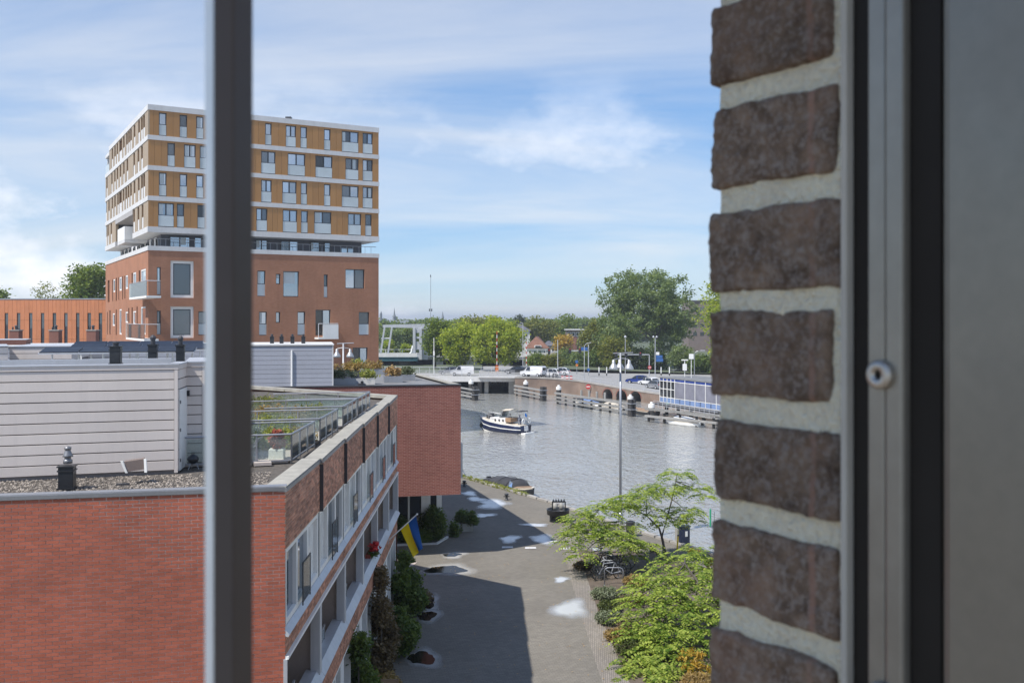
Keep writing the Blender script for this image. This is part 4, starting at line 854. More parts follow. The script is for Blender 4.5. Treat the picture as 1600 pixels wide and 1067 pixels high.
# orange building behind at the left
ob = thing('orange_building', 'long orange panelled building with slit windows at the left edge', 'building', (-65, 128, 0))
OF = Fr((-80, 131), (0.985, -0.1)); M('orange_panel', (0.54, 0.205, 0.088), 0.6, var=0.06, rnd=0.06)
sl = [10, 29, 48, 66.5, 85, 103, 121.5, 139.4, 157]; us = [OF.hit(x) for x in sl]; edges = [0] + us + [OF.hit(190)]
for k in range(len(edges) - 1):
    a, b = edges[k] + (.24 if k else 0), edges[k + 1] - (.24 if k < len(us) else 0); n = 2
    for j in range(n):
        for zz0, zz1 in ((0, 9.4), (9.43, 11.95), (11.98, 14.75)): fbox(OF, a + (b - a) * j / n + .012, a + (b - a) * (j + 1) / n - .012, -.2, random.uniform(0, .012), zz0, zz1, 'panel', 'orange_panel', ob)
for u in us:
    fbox(OF, u - .225, u + .225, -.2, 0.0, 12.95, 14.75, 'panel', 'orange_panel', ob); w_ = fbox(OF, u - .24, u + .24, -.3, -.12, 0, 12.95, 'window', 'frame_dark', ob); fbox(OF, u - .16, u + .16, -.119, -.11, 11.2 + random.uniform(-.4, .4), 12.85, 'pane', 'pane_dim', w_)
fbox(OF, 0, OF.hit(190), -12, -.201, 0, 14.7, 'core', 'ochre_seam', ob); fbox(OF, -.1, OF.hit(190), -12, .05, 14.751, 14.9, 'roof_edge', 'metal_grey', ob)
# ------------------------------------------------------------------ low road bridge over the canal
br = thing('road_bridge', 'low grey road bridge with white railing across the canal', 'bridge', (-20, 178, -1.2))
m = mb(); m.box(-70, 0.9, 172, 187, 0.95, 1.68); m.build('deck', 'concrete', br)
m = mb(); m.box(-70, 0.9, 171.6, 172.4, 0.98, 1.95); m.build('edge_beam', 'white_band', br)
for x0, x1 in ((-70, -35), (-35, -17), (-17, 0.5)):
    m = mb()
    for x in np.arange(x0, x1, 1.6): m.tube([(x, 172.0, 1.9), (x, 172.0, 2.95)], .05, 4)
    for z in (2.3, 2.62, 2.95): m.tube([(x0, 172.0, z), (x1, 172.0, z)], .045, 4)
    m.build('railing', 'metal_light', br)
m = mb()
for x in np.arange(-70, 0, 2.0): m.tube([(x, 186.8, 1.65), (x, 186.8, 2.8)], .05, 4)
m.tube([(-70, 186.8, 2.8), (0, 186.8, 2.8)], .05, 4); m.build('railing', 'metal_light', br)
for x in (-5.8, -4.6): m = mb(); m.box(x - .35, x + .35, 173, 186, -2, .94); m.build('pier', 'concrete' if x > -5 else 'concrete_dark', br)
m = mb(); m.box(-.6, .9, 171.8, 187, -2, .94); m.build('abutment', 'concrete', br)
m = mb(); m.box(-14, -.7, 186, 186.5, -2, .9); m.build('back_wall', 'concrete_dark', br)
m = mb()
for k in range(6): m.box(-4.0 + k * .55, -3.8 + k * .55, 172.6 + k * .4, 185, .3 - .05 * k, .94)
m.build('girder', 'black', br)
# viaduct with the white bascule gantry
vd = thing('viaduct', 'pale concrete viaduct with dark openings behind the lime trees', 'viaduct', (-10, 232, 0))
m = mb(); m.box(-95, 9, 228, 240, 2.6, 3.8); m.build('deck', 'concrete', vd); m = mb(); m.box(-95, 9, 227.8, 228.0, 3.2, 4.1); m.build('parapet', 'plaster', vd)
for x in (-36, -27, -19, -11, -3.2, 2.5, 7): m = mb(); m.box(x, x + 2.6, 228.6, 239, -1, 2.59); m.build('pier', 'concrete', vd)
m = mb(); m.box(-95, 9, 240.1, 240.4, 0, 2.6); m.build('back_wall', 'black', vd)
m = mb()
for x in np.arange(-60, 9, 2.0): m.tube([(x, 227.9, 4.1), (x, 227.9, 5.0)], .05, 4)
m.tube([(-60, 227.9, 5.0), (9, 227.9, 5.0)], .05, 4); m.build('railing', 'white_paint', vd)
gd = 226; gn = thing('bascule_gantry', 'white steel lifting bridge gantry with slanted legs right of the tower', 'lift bridge', P(630, 562, gd))
def bar(px0, y0, px1, y1, r, nm, mat='metal_light', d=gd, par=gn, n=4): m = mb(); m.tube([P(px0, y0, d), P(px1, y1, d)], r, n); return m.build(nm, mat, par)
for dd in (gd, gd + 7):
    bar(594, 557, 601, 511, .28, 'leg', d=dd); bar(605.5, 557, 612.5, 511, .28, 'leg', d=dd); bar(596, 529, 610, 529, .2, 'cross_bar', d=dd); bar(594, 554, 606, 554, .25, 'cross_bar', d=dd)
m = mb(); a, b = P(598, 508, gd), P(672, 506, gd); m.prism([P(598, 507.5, gd), P(675, 506, gd), P(668, 515, gd), P(650, 512.5, gd), P(598, 511.5, gd)], (0, 7, 0)); m.build('balance_beam', 'metal_light', gn)
for x0, x1, y0, y1 in ((645, 649, 512.6, 562), (655, 659, 513, 562)): m = mb(); p = P(x0, y1, gd - .3); q = P(x1, y0, gd - .3); m.box(p.x, q.x, gd - .3, gd + 1.2, p.z, q.z); m.build('tower_leg', 'metal_light', gn)
for y0, y1 in ((513, 520), (526, 529), (534, 546), (553, 562)): m = mb(); p = P(649, y1, gd); q = P(655, y0, gd); m.box(p.x, q.x, gd, gd + .8, p.z, q.z); m.build('tower_panel', 'metal_light', gn)
m = mb(); p = P(659.2, 562, gd + 1); q = P(668, 514, gd + 1); m.box(p.x, q.x, gd + 1, gd + 7, p.z, q.z); m.build('machine_room', 'metal_light', gn)
m = mb(); m.tube([P(632, 559, gd), P(638, 556, gd), P(643, 550, gd), P(645, 540, gd)], .25, 5); m.build('brace', 'white_paint', gn)
m = mb(); p = P(585, 564, gd - 2); q = P(652, 558, gd - 2); m.box(p.x - 10, q.x, gd - 2, gd + 8, p.z, q.z); m.build('lift_deck', 'teal_paint', gn); m = mb(); p = P(585, 558, gd - 2.2); m.box(p.x - 10, q.x, gd - 2.3, gd - 2.05, q.z + .05, q.z + .9); m.build('deck_edge', 'white_band', gn)

# ------------------------------------------------------------------ far skyline
def X(px, d): return (px - 800) / FPX * d
def Z(py, d): return EYE - (py - HOR) / FPX * d
ch = thing('church', 'distant slate roofed church with slender ridge spire right of the tower', 'church', (X(618, 600), 600, 0))
d = 600; m = mb(); m.box(X(580, d), X(638, d), d, d + 14, 0.9, Z(508, d)); m.build('nave', 'brown_flat', ch)
m = mb(); xa, xb = X(578, d), X(640, d); m.add([(xa, d - .5, Z(508.5, d)), (xb, d - .5, Z(508.5, d)), (xb, d + 14.5, Z(508.5, d)), (xa, d + 14.5, Z(508.5, d)), (xa, d + 7, Z(500, d)), (xb - 1.5, d + 7, Z(500, d))], [(0, 1, 5, 4), (2, 3, 4, 5), (1, 2, 5), (3, 0, 4)]); m.build('roof', 'spire_slate', ch)
m = mb(); m.lathe((X(614, d), d + 7, Z(501, d)), [(.9, 0), (.9, 2), (1.1, 2.1), (.5, 4.2), (.05, 8.3)], 8); m.build('ridge_spire', 'spire_slate', ch)
m = mb(); m.box(X(592.2, d), X(594.5, d), d + 4, d + 8, 0.9, Z(490, d)); m.build('bell_tower', 'spire_slate', ch); m = mb(); m.lathe((X(593.3, d), d + 6, Z(490, d)), [(.7, 0), (.3, 1), (.05, 1.8)], 8); m.build('tower_cap', 'spire_slate', ch)
d = 520; t = thing('church_spire', 'tiny distant green grey spire above the lime trees', 'spire', (X(691.5, d), d, 0.9)); m = mb(); m.box(X(689.8, d), X(693.2, d), d, d + 1.4, .9, Z(497, d)); m.build('tower', 'spire_slate', t); m = mb(); m.lathe((X(691.5, d), d + .7, Z(497, d)), [(.8, 0), (.35, 1.6), (.04, 3.7)], 8); m.build('spire', 'spire_slate', t)
d = 420; t = thing('radio_mast', 'very thin tall radio mast rising into the sky', 'mast', (X(673, d), d, 0.9)); m = mb(); m.tube([(X(673, d), d, .9), (X(673, d), d, Z(433, d))], [.16, .09], 5); m.build('mast', 'metal_grey', t)
for dx_ in (-.55, .45): m = mb(); m.cbox((X(673, d) + dx_, d, Z(484.5, d)), (.45, .4, 1.1)); m.build('antenna', 'metal_dark', t)
m = mb(); m.tube([(X(673, d), d, Z(433, d)), (X(673, d), d, Z(433, d) + 1)], .22, 5); m.build('antenna', 'metal_dark', t)
def house(px0, px1, yt, ye, d, lab, wall, roof, apex=None, win=0):
    x0, x1 = X(px0, d), X(px1, d); t = thing('far_house', lab, 'house', (x0, d, 0.9)); ze, zt = Z(ye, d), Z(yt, d)
    m = mb(); m.box(x0, x1, d, d + 9, .9, ze); m.build('wall', wall, t)
    if roof:
        m = mb(); xm = X(apex, d) if apex else (x0 + x1) / 2; e = .5
        m.add([(x0 - e, d - e, ze), (x1 + e, d - e, ze), (x1 + e, d + 9.5, ze), (x0 - e, d + 9.5, ze), (xm - .4, d + 2.4, zt), (xm + .4, d + 7, zt)], [(0, 1, 4), (1, 2, 5, 4), (2, 3, 5), (3, 0, 4, 5)]); m.build('roof', roof, t)
    for k in range(win):
        xx = x0 + (x1 - x0) * (k + .5) / win; m = mb(); m.box(xx - .5, xx + .5, d - .08, d - .01, ze - 1.9, ze - .6); w_ = m.build('window', 'white_paint', t); m = mb(); m.box(xx - .36, xx + .36, d - .1, d - .082, ze - 1.75, ze - .75); m.build('pane', 'pane_dim', w_)
    return t
t = house(824, 856, 526, 544, 262, 'house with brown tiled hip roof and white dormer behind the bridge', 'plaster', 'tile_roof', 840, 4)
m = mb(); m.box(X(835, 262), X(845.5, 262), 260.4, 263.5, Z(543, 262), Z(539.5, 262)); dm = t and m.build('dormer', 'white_paint', t); m = mb(); m.box(X(836, 262), X(844.5, 262), 260.3, 260.38, Z(542.5, 262), Z(540, 262)); m.build('pane', 'glass_dark', dm)
house(806, 828, 506, 517, 290, 'tall white gabled house with dark roof peeping behind the lime tree', 'plaster', 'slate_roof', 812, 2)
house(853, 868, 533, 540, 275, 'small pale house with grey roof right of the brown roof', 'plaster', 'slate_roof', 858, 2)
t = house(886, 912, 515, 516, 300, 'flat roofed grey and red brick building between the trees', 'brown_flat', None, None, 4)
m = mb(); m.box(X(890, 299), X(901, 299), 299, 299.8, .9, Z(527, 299)); m.build('brick_wing', 'brown_brick', t); m = mb(); m.box(X(884, 300), X(913, 300), 299, 309, Z(515.8, 300), Z(514.5, 300)); m.build('roof_edge', 'white_band', t)
d = 340; t = thing('apartment_slab', 'tall brown apartment slab behind the trees at the brick jamb', 'building', (X(1100, d), d, .9)); m = mb(); m.box(X(1076, d), X(1150, d), d, d + 14, .9, Z(470, d)); m.build('wall', 'brown_flat', t); m = mb(); m.box(X(1075, d), X(1151, d), d - .5, d + 14.5, Z(470, d) + .01, Z(469, d)); m.build('roof_edge', 'metal_grey', t)
for r in range(4):
    for k in range(5): xx = X(1083 + k * 11, d); m = mb(); m.box(xx, xx + 1.3, d - .08, d - .01, Z(480 + r * 13, d) - 1.2, Z(480 + r * 13, d)); m.build('window', 'pane_dim', t)

# ------------------------------------------------------------------ trees
def tree(name, lab, px0, px1, yt, yb, d, mat, n=90, per=34, leaf=.30, cs=.75, lobes=9, trunk_px=None, z0=None, grp=None, base_frac=.28, bark='bark', fill=1.0, zbase=1.0):
    x0, x1 = X(px0, d), X(px1, d); zt, zb_ = Z(yt, d), Z(yb, d); cx = (x0 + x1) / 2; w = (x1 - x0) / 2; H = zt - zb_
    bx = X(trunk_px, d) if trunk_px else cx; b = Vector((bx, d, zbase)); t = thing(name, lab, 'tree', b, grp)
    cz = zb_ + H * .5; pts = []; tips = []
    for k in range(lobes):
        a = random.uniform(0, 6.283); f = random.uniform(.25, .80) if k else 0
        lz = zb_ + H * random.uniform(.24, .80); taper = math.sqrt(max(.06, 1 - ((lz - cz) / (H * .56)) ** 2))
        c = Vector((cx + math.cos(a) * w * f * taper, d + math.sin(a) * min(w, H * .5) * f * taper, lz)); rr = random.uniform(.24, .44) * (1 if lobes < 20 else .72)
        rad = (w * rr * 1.05, min(w, H * .5) * rr, H * rr * .62); tips.append(c)
        pts.append(clumpy(c, rad, int(n / lobes * 1.6), per, cs, shell=.5))
    pts.append(clumpy((cx, d, cz), (w * .92, min(w, H * .5) * .9, H * .47), int(n * .8 * fill), per, cs, shell=.6))
    pts = np.concatenate(pts); pts[:, 2] = np.maximum(pts[:, 2], zb_ + .2); pts = pts[(pts[:, 2] < zt + .2)]
    leaves('crown', pts, leaf, mat, t, up=.4)
    tr = max(.12, min(.55, H * .028)); m = mb(); top = Vector((cx, d, zb_ + H * .62))
    m.tube([b, b.lerp(top, .35) + Vector((random.uniform(-.2, .2), 0, 0)), b.lerp(top, .7), top], [tr, tr * .8, tr * .5, tr * .15], 7); m.build('trunk', bark, t, True)
    for c in tips[:7]:
        m = mb(); s = b.lerp(top, random.uniform(.3, .65)); md = s.lerp(c, .5) + Vector((0, 0, H * .03)); m.tube([s, md, c], [tr * .42, tr * .26, tr * .08], 5); m.build('limb', bark, t, True)
    return t
G1 = 'trees beyond the canal'
tree('lime_tree', 'large yellow green lime tree in the middle behind the bridge', 735, 818, 494, 572, 194, 'leaf_lime', 150, 40, .26, .6, 12, 775, grp=G1, zbase=1.7)
tree('lime_tree', 'yellow green lime tree left of the largest lime', 690, 748, 497, 574, 200, 'leaf_lime', 120, 36, .26, .6, 9, 717, grp=G1, zbase=1.7)
tree('lime_tree', 'mid green slimmer tree beside the white gantry', 664, 703, 499, 566, 206, 'leaf_mid', 90, 36, .26, .6, 8, 680, grp=G1, zbase=1.7)
tree('lime_tree', 'olive tree topping out behind the yellow limes', 715, 768, 491, 545, 250, 'leaf_olive', 70, 34, .32, .7, 7, grp=G1)
tree('broad_tree', 'rounded olive green tree behind the brown roofed house', 812, 872, 493, 556, 300, 'leaf_olive', 90, 34, .36, .8, 8, grp=G1)
tree('broad_tree', 'rounded green tree right behind the flat brick building', 855, 912, 491, 552, 320, 'leaf_mid', 90, 34, .36, .8, 8, grp=G1)
tree('yellow_tree', 'small bright yellow tree left of the flat brick building', 865, 894, 522, 560, 270, 'leaf_autumn', 40, 30, .3, .6, 5, grp=G1)
tree('chestnut_tree', 'rusty olive tree left of the giant dark poplar', 905, 952, 499, 582, 226, 'leaf_olive', 120, 36, .28, .6, 9, grp=G1)
tree('giant_poplar', 'giant dark green poplar tree dominating the far bank', 912, 1090, 407, 580, 216, 'leaf_dark', 340, 56, .28, .62, 30, 1042, grp=G1, bark='bark_pale', fill=.35)
tree('young_tree', 'light olive young tree at the foot of the giant poplar', 938, 985, 522, 584, 206, 'leaf_olive', 80, 34, .26, .6, 7, grp=G1)
tree('plane_tree', 'sparse yellow green tree overlapping the brick jamb', 1084, 1165, 428, 580, 192, 'leaf_lime', 80, 30, .28, .7, 12, 1118, grp=G1, fill=.3)
tree('conifer', 'dark slim conifer pair above the white gabled house', 800, 819, 491, 515, 420, 'leaf_deep', 30, 26, .4, .6, 4, grp=G1)
tree('park_tree', 'dark tree between the church and the gantry legs', 594, 628, 514, 556, 300, 'leaf_dark', 50, 30, .34, .7, 6, grp=G1)
tree('park_tree', 'dark green tree filling the gantry frame', 618, 660, 512, 556, 310, 'leaf_mid', 50, 30, .34, .7, 6, grp=G1)
tree('young_tree', 'small fresh green tree beyond the left gantry leg', 598, 616, 530, 556, 245, 'leaf_lime', 30, 24, .26, .4, 4, grp=G1)
tree('young_tree', 'small yellow green tree framed under the gantry beam', 628, 645, 538, 558, 245, 'leaf_lime', 30, 24, .26, .4, 4, grp=G1)
G2 = 'trees behind the orange building'
tree('roof_tree', 'large fresh green tree left of the tower base', 100, 172, 412, 520, 165, 'leaf_mid', 150, 36, .26, .6, 12, grp=G2, zbase=0)
tree('roof_tree', 'pale wispy tree above the orange building', 52, 98, 440, 510, 175, 'leaf_olive', 50, 18, .2, .5, 9, grp=G2, zbase=0, fill=.25)
tree('roof_tree', 'tree crown at the very left picture edge', -30, 17, 448, 510, 170, 'leaf_mid', 60, 30, .26, .6, 6, grp=G2, zbase=0)
# shrubs below the far trees, one by one
G3 = 'shrubs along the far road'
sh = [(826, 852, 553, 581, 214, 'leaf_mid', 'round green shrub left by the raised barrier'), (848, 876, 556, 581, 213, 'leaf_olive', 'olive shrub right of the raised barrier'), (870, 900, 546, 582, 220, 'leaf_dark', 'dark shrub behind the white signal pole'), (892, 925, 550, 583, 217, 'leaf_dark', 'dark shrub behind the blue route sign'), (918, 948, 548, 584, 214, 'leaf_shrub', 'leafy shrub below the rusty olive tree'), (975, 1012, 545, 586, 207, 'leaf_deep', 'very dark shrub beneath the signal gantry'), (1005, 1040, 548, 586, 205, 'leaf_deep', 'very dark shrub left of the pale poplar trunk'), (1048, 1085, 540, 586, 202, 'leaf_dark', 'dark shrub right of the pale poplar trunk'), (1078, 1118, 555, 588, 196, 'leaf_shrub', 'shrub beside the brick jamb behind the parked cars')]
for px0, px1, yt, yb, d, mat, lab in sh:
    x0, x1 = X(px0, d), X(px1, d); b = Vector(((x0 + x1) / 2, d, 1.0)); w = (x1 - x0) / 2 * 1.15; h = Z(yt, d) - 1.0; t = thing('road_shrub', lab, 'shrub', b, G3)
    pts = clumpy((b.x, d, 1 + h * .5), (w, w * .7, h * .52), 110, 30, .45, shell=.4); pts[:, 2] = np.maximum(pts[:, 2], 1.05); leaves('foliage', pts, .22, mat, t)
    m = mb()
    for j in range(5): m.tube([b + Vector((random.uniform(-.5, .5) * w, 0, 0)), b + Vector((random.uniform(-.7, .7) * w, random.uniform(-.3, .3), h * .7))], [.09, .03], 5)
    m.build('stems', 'bark', t)
# far woods that read as one mass
pts = []
for px in range(560, 1260, 6):
    for d in (470, 620):
        px2 = px + random.uniform(-4, 4); top = (504 if d == 620 else 507) - 9 * abs(mnoise.noise(Vector((px * .045, d, 0))) + .25) - 3 * random.random(); zt = Z(top, d); pts.append(clumpy((X(px2, d), d, 1 + (zt - 1) * .55), (3.2, 3, max(1.5, (zt - 1) * .5)), 26, 16, .8))
o = leaves('far_wood', np.concatenate(pts), .8, 'leaf_mid', None, 'stuff'); tag(o, 'distant belt of trees along the horizon', 'wood')
pts = []
for px in range(-700, 700, 9): pts.append(clumpy((X(px, 400), 400 + random.uniform(-15, 15), 5), (4, 4, random.uniform(4, 6)), 26, 16, .9))
for px in range(1130, 1900, 9): pts.append(clumpy((X(px, 300), 300 + random.uniform(-15, 15), 6), (4, 4, random.uniform(5, 8)), 26, 16, .9))
o = leaves('side_wood', np.concatenate(pts), .7, 'leaf_mid', None, 'stuff'); tag(o, 'distant trees to both sides of the canal, mostly hidden', 'wood')

# ------------------------------------------------------------------ vehicles
def car(name, lab, cat, loc, rz, mat, L_=4.3, W=1.75, H=1.47, van=False, grp=None):
    t = thing(name, lab, cat, loc, grp); t.rotation_euler = (0, 0, rz)
    ORG[t.name] = Vector((0, 0, 0))      # parts in local coordinates
    def ring(prof, w): return [(x, w, z) for x, z in prof]
    if van: prof = [(-.5, .22), (.47, .22), (.5, .36), (.48, .52), (.30, .62), (.18, .94), (.12, 1.0), (-.46, 1.0), (-.5, .9)]
    else: prof = [(-.49, .22), (.47, .22), (.5, .36), (.46, .52), (.24, .61), (.10, .93), (.0, 1.0), (-.22, 1.0), (-.36, .90), (-.46, .62), (-.5, .5)]
    p = [(x * L_, z * H) for x, z in prof]; m = mb(); rings = []
    for s, k in ((-1, 0), (-1, 1), (1, 1), (1, 0)):
        r = []
        for (x, z) in p:
            q = W / 2 - (max(0, z - .58 * H) * .28) - (.07 if k == 0 else 0); r.append((x * (.985 if k == 0 else 1), s * q, z))
        rings.append(r)
    m.loft(rings); b = m.build('body', mat, t, bevel=0)
    m = mb(); zb_, zt = .63 * H, .93 * H
    for s in (-1, 1):
        yb, yt = s * (W / 2 - .05 * .28 * H * .5 + .005), s * (W / 2 - (zt - .58 * H) * .28 + .012); yb = s * (W / 2 - (zb_ - .58 * H) * .28 + .012)
        xs_ = ((.24, .10, .02, .02), (.0, .0, -.2, -.24)) if not van else ((.25, .17, .05, .05),)
        for a, a2, c2, c in xs_: m.poly([(a * L_ - .08, yb, zb_), (a2 * L_ - .1, yt, zt), (c2 * L_, yt, zt), (c * L_, yb, zb_)])
        if not van: m.poly([(-.25 * L_, yb, zb_), (-.22 * L_, yt, zt), (-.33 * L_, yt, zt * .97), (-.42 * L_, yb, zb_)])
    wy = W / 2 - .2
    fx = [(x * L_, z * H) for x, z in ((.30, .62), (.18, .94))] if van else [(x * L_, z * H) for x, z in ((.24, .61), (.10, .93))]
    (xa, za), (xb, zb2) = fx; m.poly([(xa - .02, -wy - .05, za + .03), (xa - .02, wy + .05, za + .03), (xb + .03, wy - .05, zb2), (xb + .03, -wy + .05, zb2)])
    if not van: m.poly([(-.455 * L_ - .02, -wy, .66 * H), (-.455 * L_ - .02, wy, .66 * H), (-.37 * L_ - .03, wy - .08, .89 * H), (-.37 * L_ - .03, -wy + .08, .89 * H)])
    else: m.poly([(-.5 * L_ - .01, -.6, .62 * H), (-.5 * L_ - .01, .6, .62 * H), (-.5 * L_ - .01, .6, .86 * H), (-.5 * L_ - .01, -.6, .86 * H)])
    m.build('windows', 'glass_dark', t)
    for sx in (-.3, .31):
        for s in (-1, 1):
            m = mb(); m.lathe((sx * L_, s * (W / 2 - .20), .31), [(.31, 0), (.31, .19), (.2, .205)], 14, (0, s, 0)); w_ = m.build('wheel', 'rubber', t); m = mb(); m.lathe((sx * L_, s * (W / 2 + .0), .31), [(.19, 0), (.17, .014)], 10, (0, s, 0)); m.build('rim', 'metal_light', w_)
    for s in (-1, 1):
        m = mb(); m.cbox((-.492 * L_, s * (W / 2 - .2), .55 * H), (.07, .28, .14)); m.build('tail_light', 'red_paint', t); m = mb(); m.cbox((.478 * L_, s * (W / 2 - .26), .46 * H), (.07, .3, .12)); m.build('headlight', 'frosted', t)
    ORG[t.name] = Vector(loc); return t
def onroad(px, py):
    z = 1.0
    for _ in range(6): p = G(px, py, z); z = zroad(p.x / (1 + max(0, p.y - bank_y(p.x)) / max(60, p.y) * .6)) if p.y < 215 else 1.0
    return Vector((p.x, p.y, z))
GV = 'vehicles on and beside the bridge'
car('white_van', 'white delivery van driving over the bridge', 'van', (X(722, 178), 178, 1.69), R(180), 'white_car', 4.4, 1.85, 1.85, True, GV)
car('parked_car', 'dark grey car following behind the white van on the bridge', 'car', (X(703, 182), 182, 1.69), R(180), 'silver_car', grp=GV)
car('white_van', 'white van on the road right of the bridge', 'van', onroad(833, 588.5), R(150), 'white_car', 4.6, 1.9, 1.95, True, GV)
car('parked_car', 'white car standing beside the parked bicycles', 'car', onroad(858, 588), R(160), 'white_car', grp=GV)
car('parked_car', 'white estate car right of the parked bicycles', 'car', onroad(873, 586), R(165), 'white_car', grp=GV)
car('parked_car', 'small dark car waiting on the bridge end', 'car', (X(806, 184), 184, 1.7), R(170), 'dark_car', grp=GV)
car('parked_car', 'blue car driving on the far road', 'car', onroad(996, 599), R(165), 'blue_car', grp=GV)
car('parked_car', 'white car queuing behind the blue car', 'car', onroad(1014, 602), R(120), 'white_car', grp=GV)
car('parked_car', 'silver car at the corner of the bridge house', 'car', onroad(1024, 607), R(115), 'silver_car', grp=GV)
car('parked_car', 'silver grey car parked under the poplar', 'car', onroad(1061, 588), R(20), 'silver_car', grp=GV)
car('parked_suv', 'black tall car parked right of the silver one', 'car', onroad(1076, 588), R(15), 'dark_car', 4.5, 1.85, 1.75, grp=GV)
car('parked_car', 'dark car parked beside the street lamp near the brick jamb', 'car', onroad(1100, 589), R(10), 'dark_car', grp=GV)

# ------------------------------------------------------------------ road furniture
def pole(name, lab, px, y0, y1, d, r=.07, mat='metal_light', cat='pole', grp=None):
    a, b = P(px, y1, d), P(px, y0, d); t = thing(name, lab, cat, a, grp); m = mb(); m.tube([a, b], [r, r * .75], 6); m.build('post', mat, t); return t
def striped(px, y0, y1, d, lab):
    a, b = P(px, y1, d), P(px, y0, d); t = thing('barrier_boom', lab, 'barrier', a, 'raised bridge barriers'); n = 12
    for k in range(n): m = mb(); m.tube([a.lerp(b, k / n), a.lerp(b, (k + 1) / n)], .07, 5); m.build('boom_stripe', 'red_paint' if k % 2 else 'white_paint', t)
    m = mb(); m.cbox(a + Vector((0, 0, .5)), (.6, .5, 1.1)); m.build('housing', 'orange_cloth' if px < 800 else 'metal_grey', t); return t
striped(776.5, 518, 580, 188, 'red and white raised barrier boom before the largest lime tree'); striped(822.5, 534, 580, 185, 'red and white raised barrier boom at the right bridge end')
def sig(t, px, py, d, red=True):
    c = P(px, py, d); m = mb(); m.cbox(c, (.5, .25, 1.05)); h = m.build('signal_head', 'black', t)
    for k in range(3): m = mb(); m.lathe(c + Vector((0, -.13, .3 - .3 * k)), [(.11, 0), (.09, .03)], 8, (0, -1, 0)); m.build('lens', 'red_paint' if k == 0 else 'metal_dark', h)
def gantry(lab, px, yt, yb, d, arm_px, arm_y, heads, signs=(), r=.10):
    t = pole('signal_gantry', lab, px, yt, yb, d, r, 'metal_light', 'traffic light', 'signal gantries along the road'); m = mb(); m.tube([P(px, arm_y, d), P(arm_px, arm_y, d)], .09, 5); m.build('arm', 'metal_light', t)
    for h in heads: sig(t, h, arm_y, d)
    for (x0, x1, y0, y1) in signs: m = mb(); a, b = P(x0, y1, d), P(x1, y0, d); m.box(a.x, b.x, d - .2, d - .14, a.z, b.z); m.build('sign_board', 'blue_sign', t)
    return t
gantry('white signal gantry with arm to the left beside the parked bicycles', 871.5, 531, 584, 190, 857, 549.5, (858,)); gantry('signal gantry carrying a blue route sign and black signal head', 919.5, 538, 587, 186, 890, 548, (890.5, 906), ((908, 918, 542.5, 547.5),)); gantry('wide signal gantry with three signal heads under the poplar', 1014.5, 554, 588, 182, 965, 554, (962.5, 978, 1000.5))
t = pole('sign_post', 'tall pole with white and blue direction signs left of the poplar trunk', 1023.7, 528, 589, 180, .09, 'metal_light', 'sign post')
for x0, x1, y0, y1, mt in ((1025, 1030, 550, 554.5, 'white_paint'), (1025, 1035, 555, 559.5, 'blue_sign'), (1025, 1036, 560, 565, 'blue_sign')): a, b = P(x0, y1, 179.7), P(x1, y0, 179.7); m = mb(); m.box(a.x, b.x, 179.6, 179.7, a.z, b.z); m.build('sign_board', mt, t)
m = mb(); m.lathe(P(1021, 528, 180), [(.05, 0), (.2, .1), (.2, .25), (.05, .4)], 8); m.lathe(P(1026, 528, 180), [(.05, 0), (.2, .1), (.2, .25), (.05, .4)], 8); m.build('lamp_head', 'metal_light', t)
t = pole('lamp_post', 'slim lamp post behind the big bell lamp', 977, 528, 587, 188, .07, cat='street lamp'); m = mb(); m.lathe(P(977, 528, 188), [(.05, 0), (.25, .15), (.2, .35), (.03, .5)], 8); m.build('lamp_head', 'metal_light', t)
t = pole('lamp_post', 'thin pale lamp post standing at the embankment edge', 913, 541, 602, 168.5, .07, cat='street lamp'); m = mb(); m.tube([P(913, 541, 168.5), P(916, 537, 168.5), P(924, 535, 168.5)], .05, 5); m.build('arm', 'metal_light', t)
t = pole('lamp_post', 'grey curved neck street lamp by the brick jamb', 1085, 556, 590, 172, .08, 'metal_grey', 'street lamp'); m = mb(); m.tube([P(1085, 556, 172), P(1086, 551, 172), P(1090, 548.5, 172), P(1097, 547.5, 172)], .06, 6); m.build('arm', 'metal_grey', t); m = mb(); m.cbox(P(1098, 547.6, 172), (.8, .3, .14)); m.build('lamp_head', 'metal_light', t)
t = pole('lamp_post', 'white lamp post on the bridge before the slim green tree', 678, 528, 584, 173, .07, 'white_paint', 'street lamp'); m = mb(); m.cbox(P(678, 552, 173), (.25, .25, .8)); m.build('cabinet', 'white_paint', t)
t = pole('lamp_post', 'thin grey lamp post right of the largest lime tree', 817, 505, 578, 186, .06, cat='street lamp'); m = mb(); m.tube([P(817, 505, 186), P(813, 504, 186)], .05, 4); m.build('arm', 'metal_light', t)
for px, lab in ((936, 'first from the left'), (948, 'second from the left'), (1033, 'third from the left'), (1046, 'fourth from the left')):
    b = P(px, 587, 188); t = thing('marker_post', f'white marker post with black foot on the verge, {lab}', 'marker post', b, 'marker posts on the verge'); m = mb(); m.tube([b + Vector((0, 0, .5)), b + Vector((0, 0, 1.7))], .10, 6); m.build('post', 'white_paint', t); m = mb(); m.tube([b, b + Vector((0, 0, .5))], .105, 6); m.build('foot', 'black', t)
def disc(name, lab, px, py, d, r, mat, cat='road sign', yb=None, inner=None):
    c = P(px, py, d); b = P(px, yb or py + 15, d); t = thing(name, lab, cat, b); m = mb(); m.tube([b, c], .04, 5); m.build('post', 'metal_grey', t); m = mb(); m.lathe(c + Vector((0, -.06, 0)), [(r, 0), (r, .02)], 16, (0, -1, 0)); o = m.build('sign_face', mat, t)
    if inner: m = mb(); m.cbox(c + Vector((0, -.09, 0)), (r * 1.4, .01, r * .38)); m.build('white_bar', 'white_paint', o)
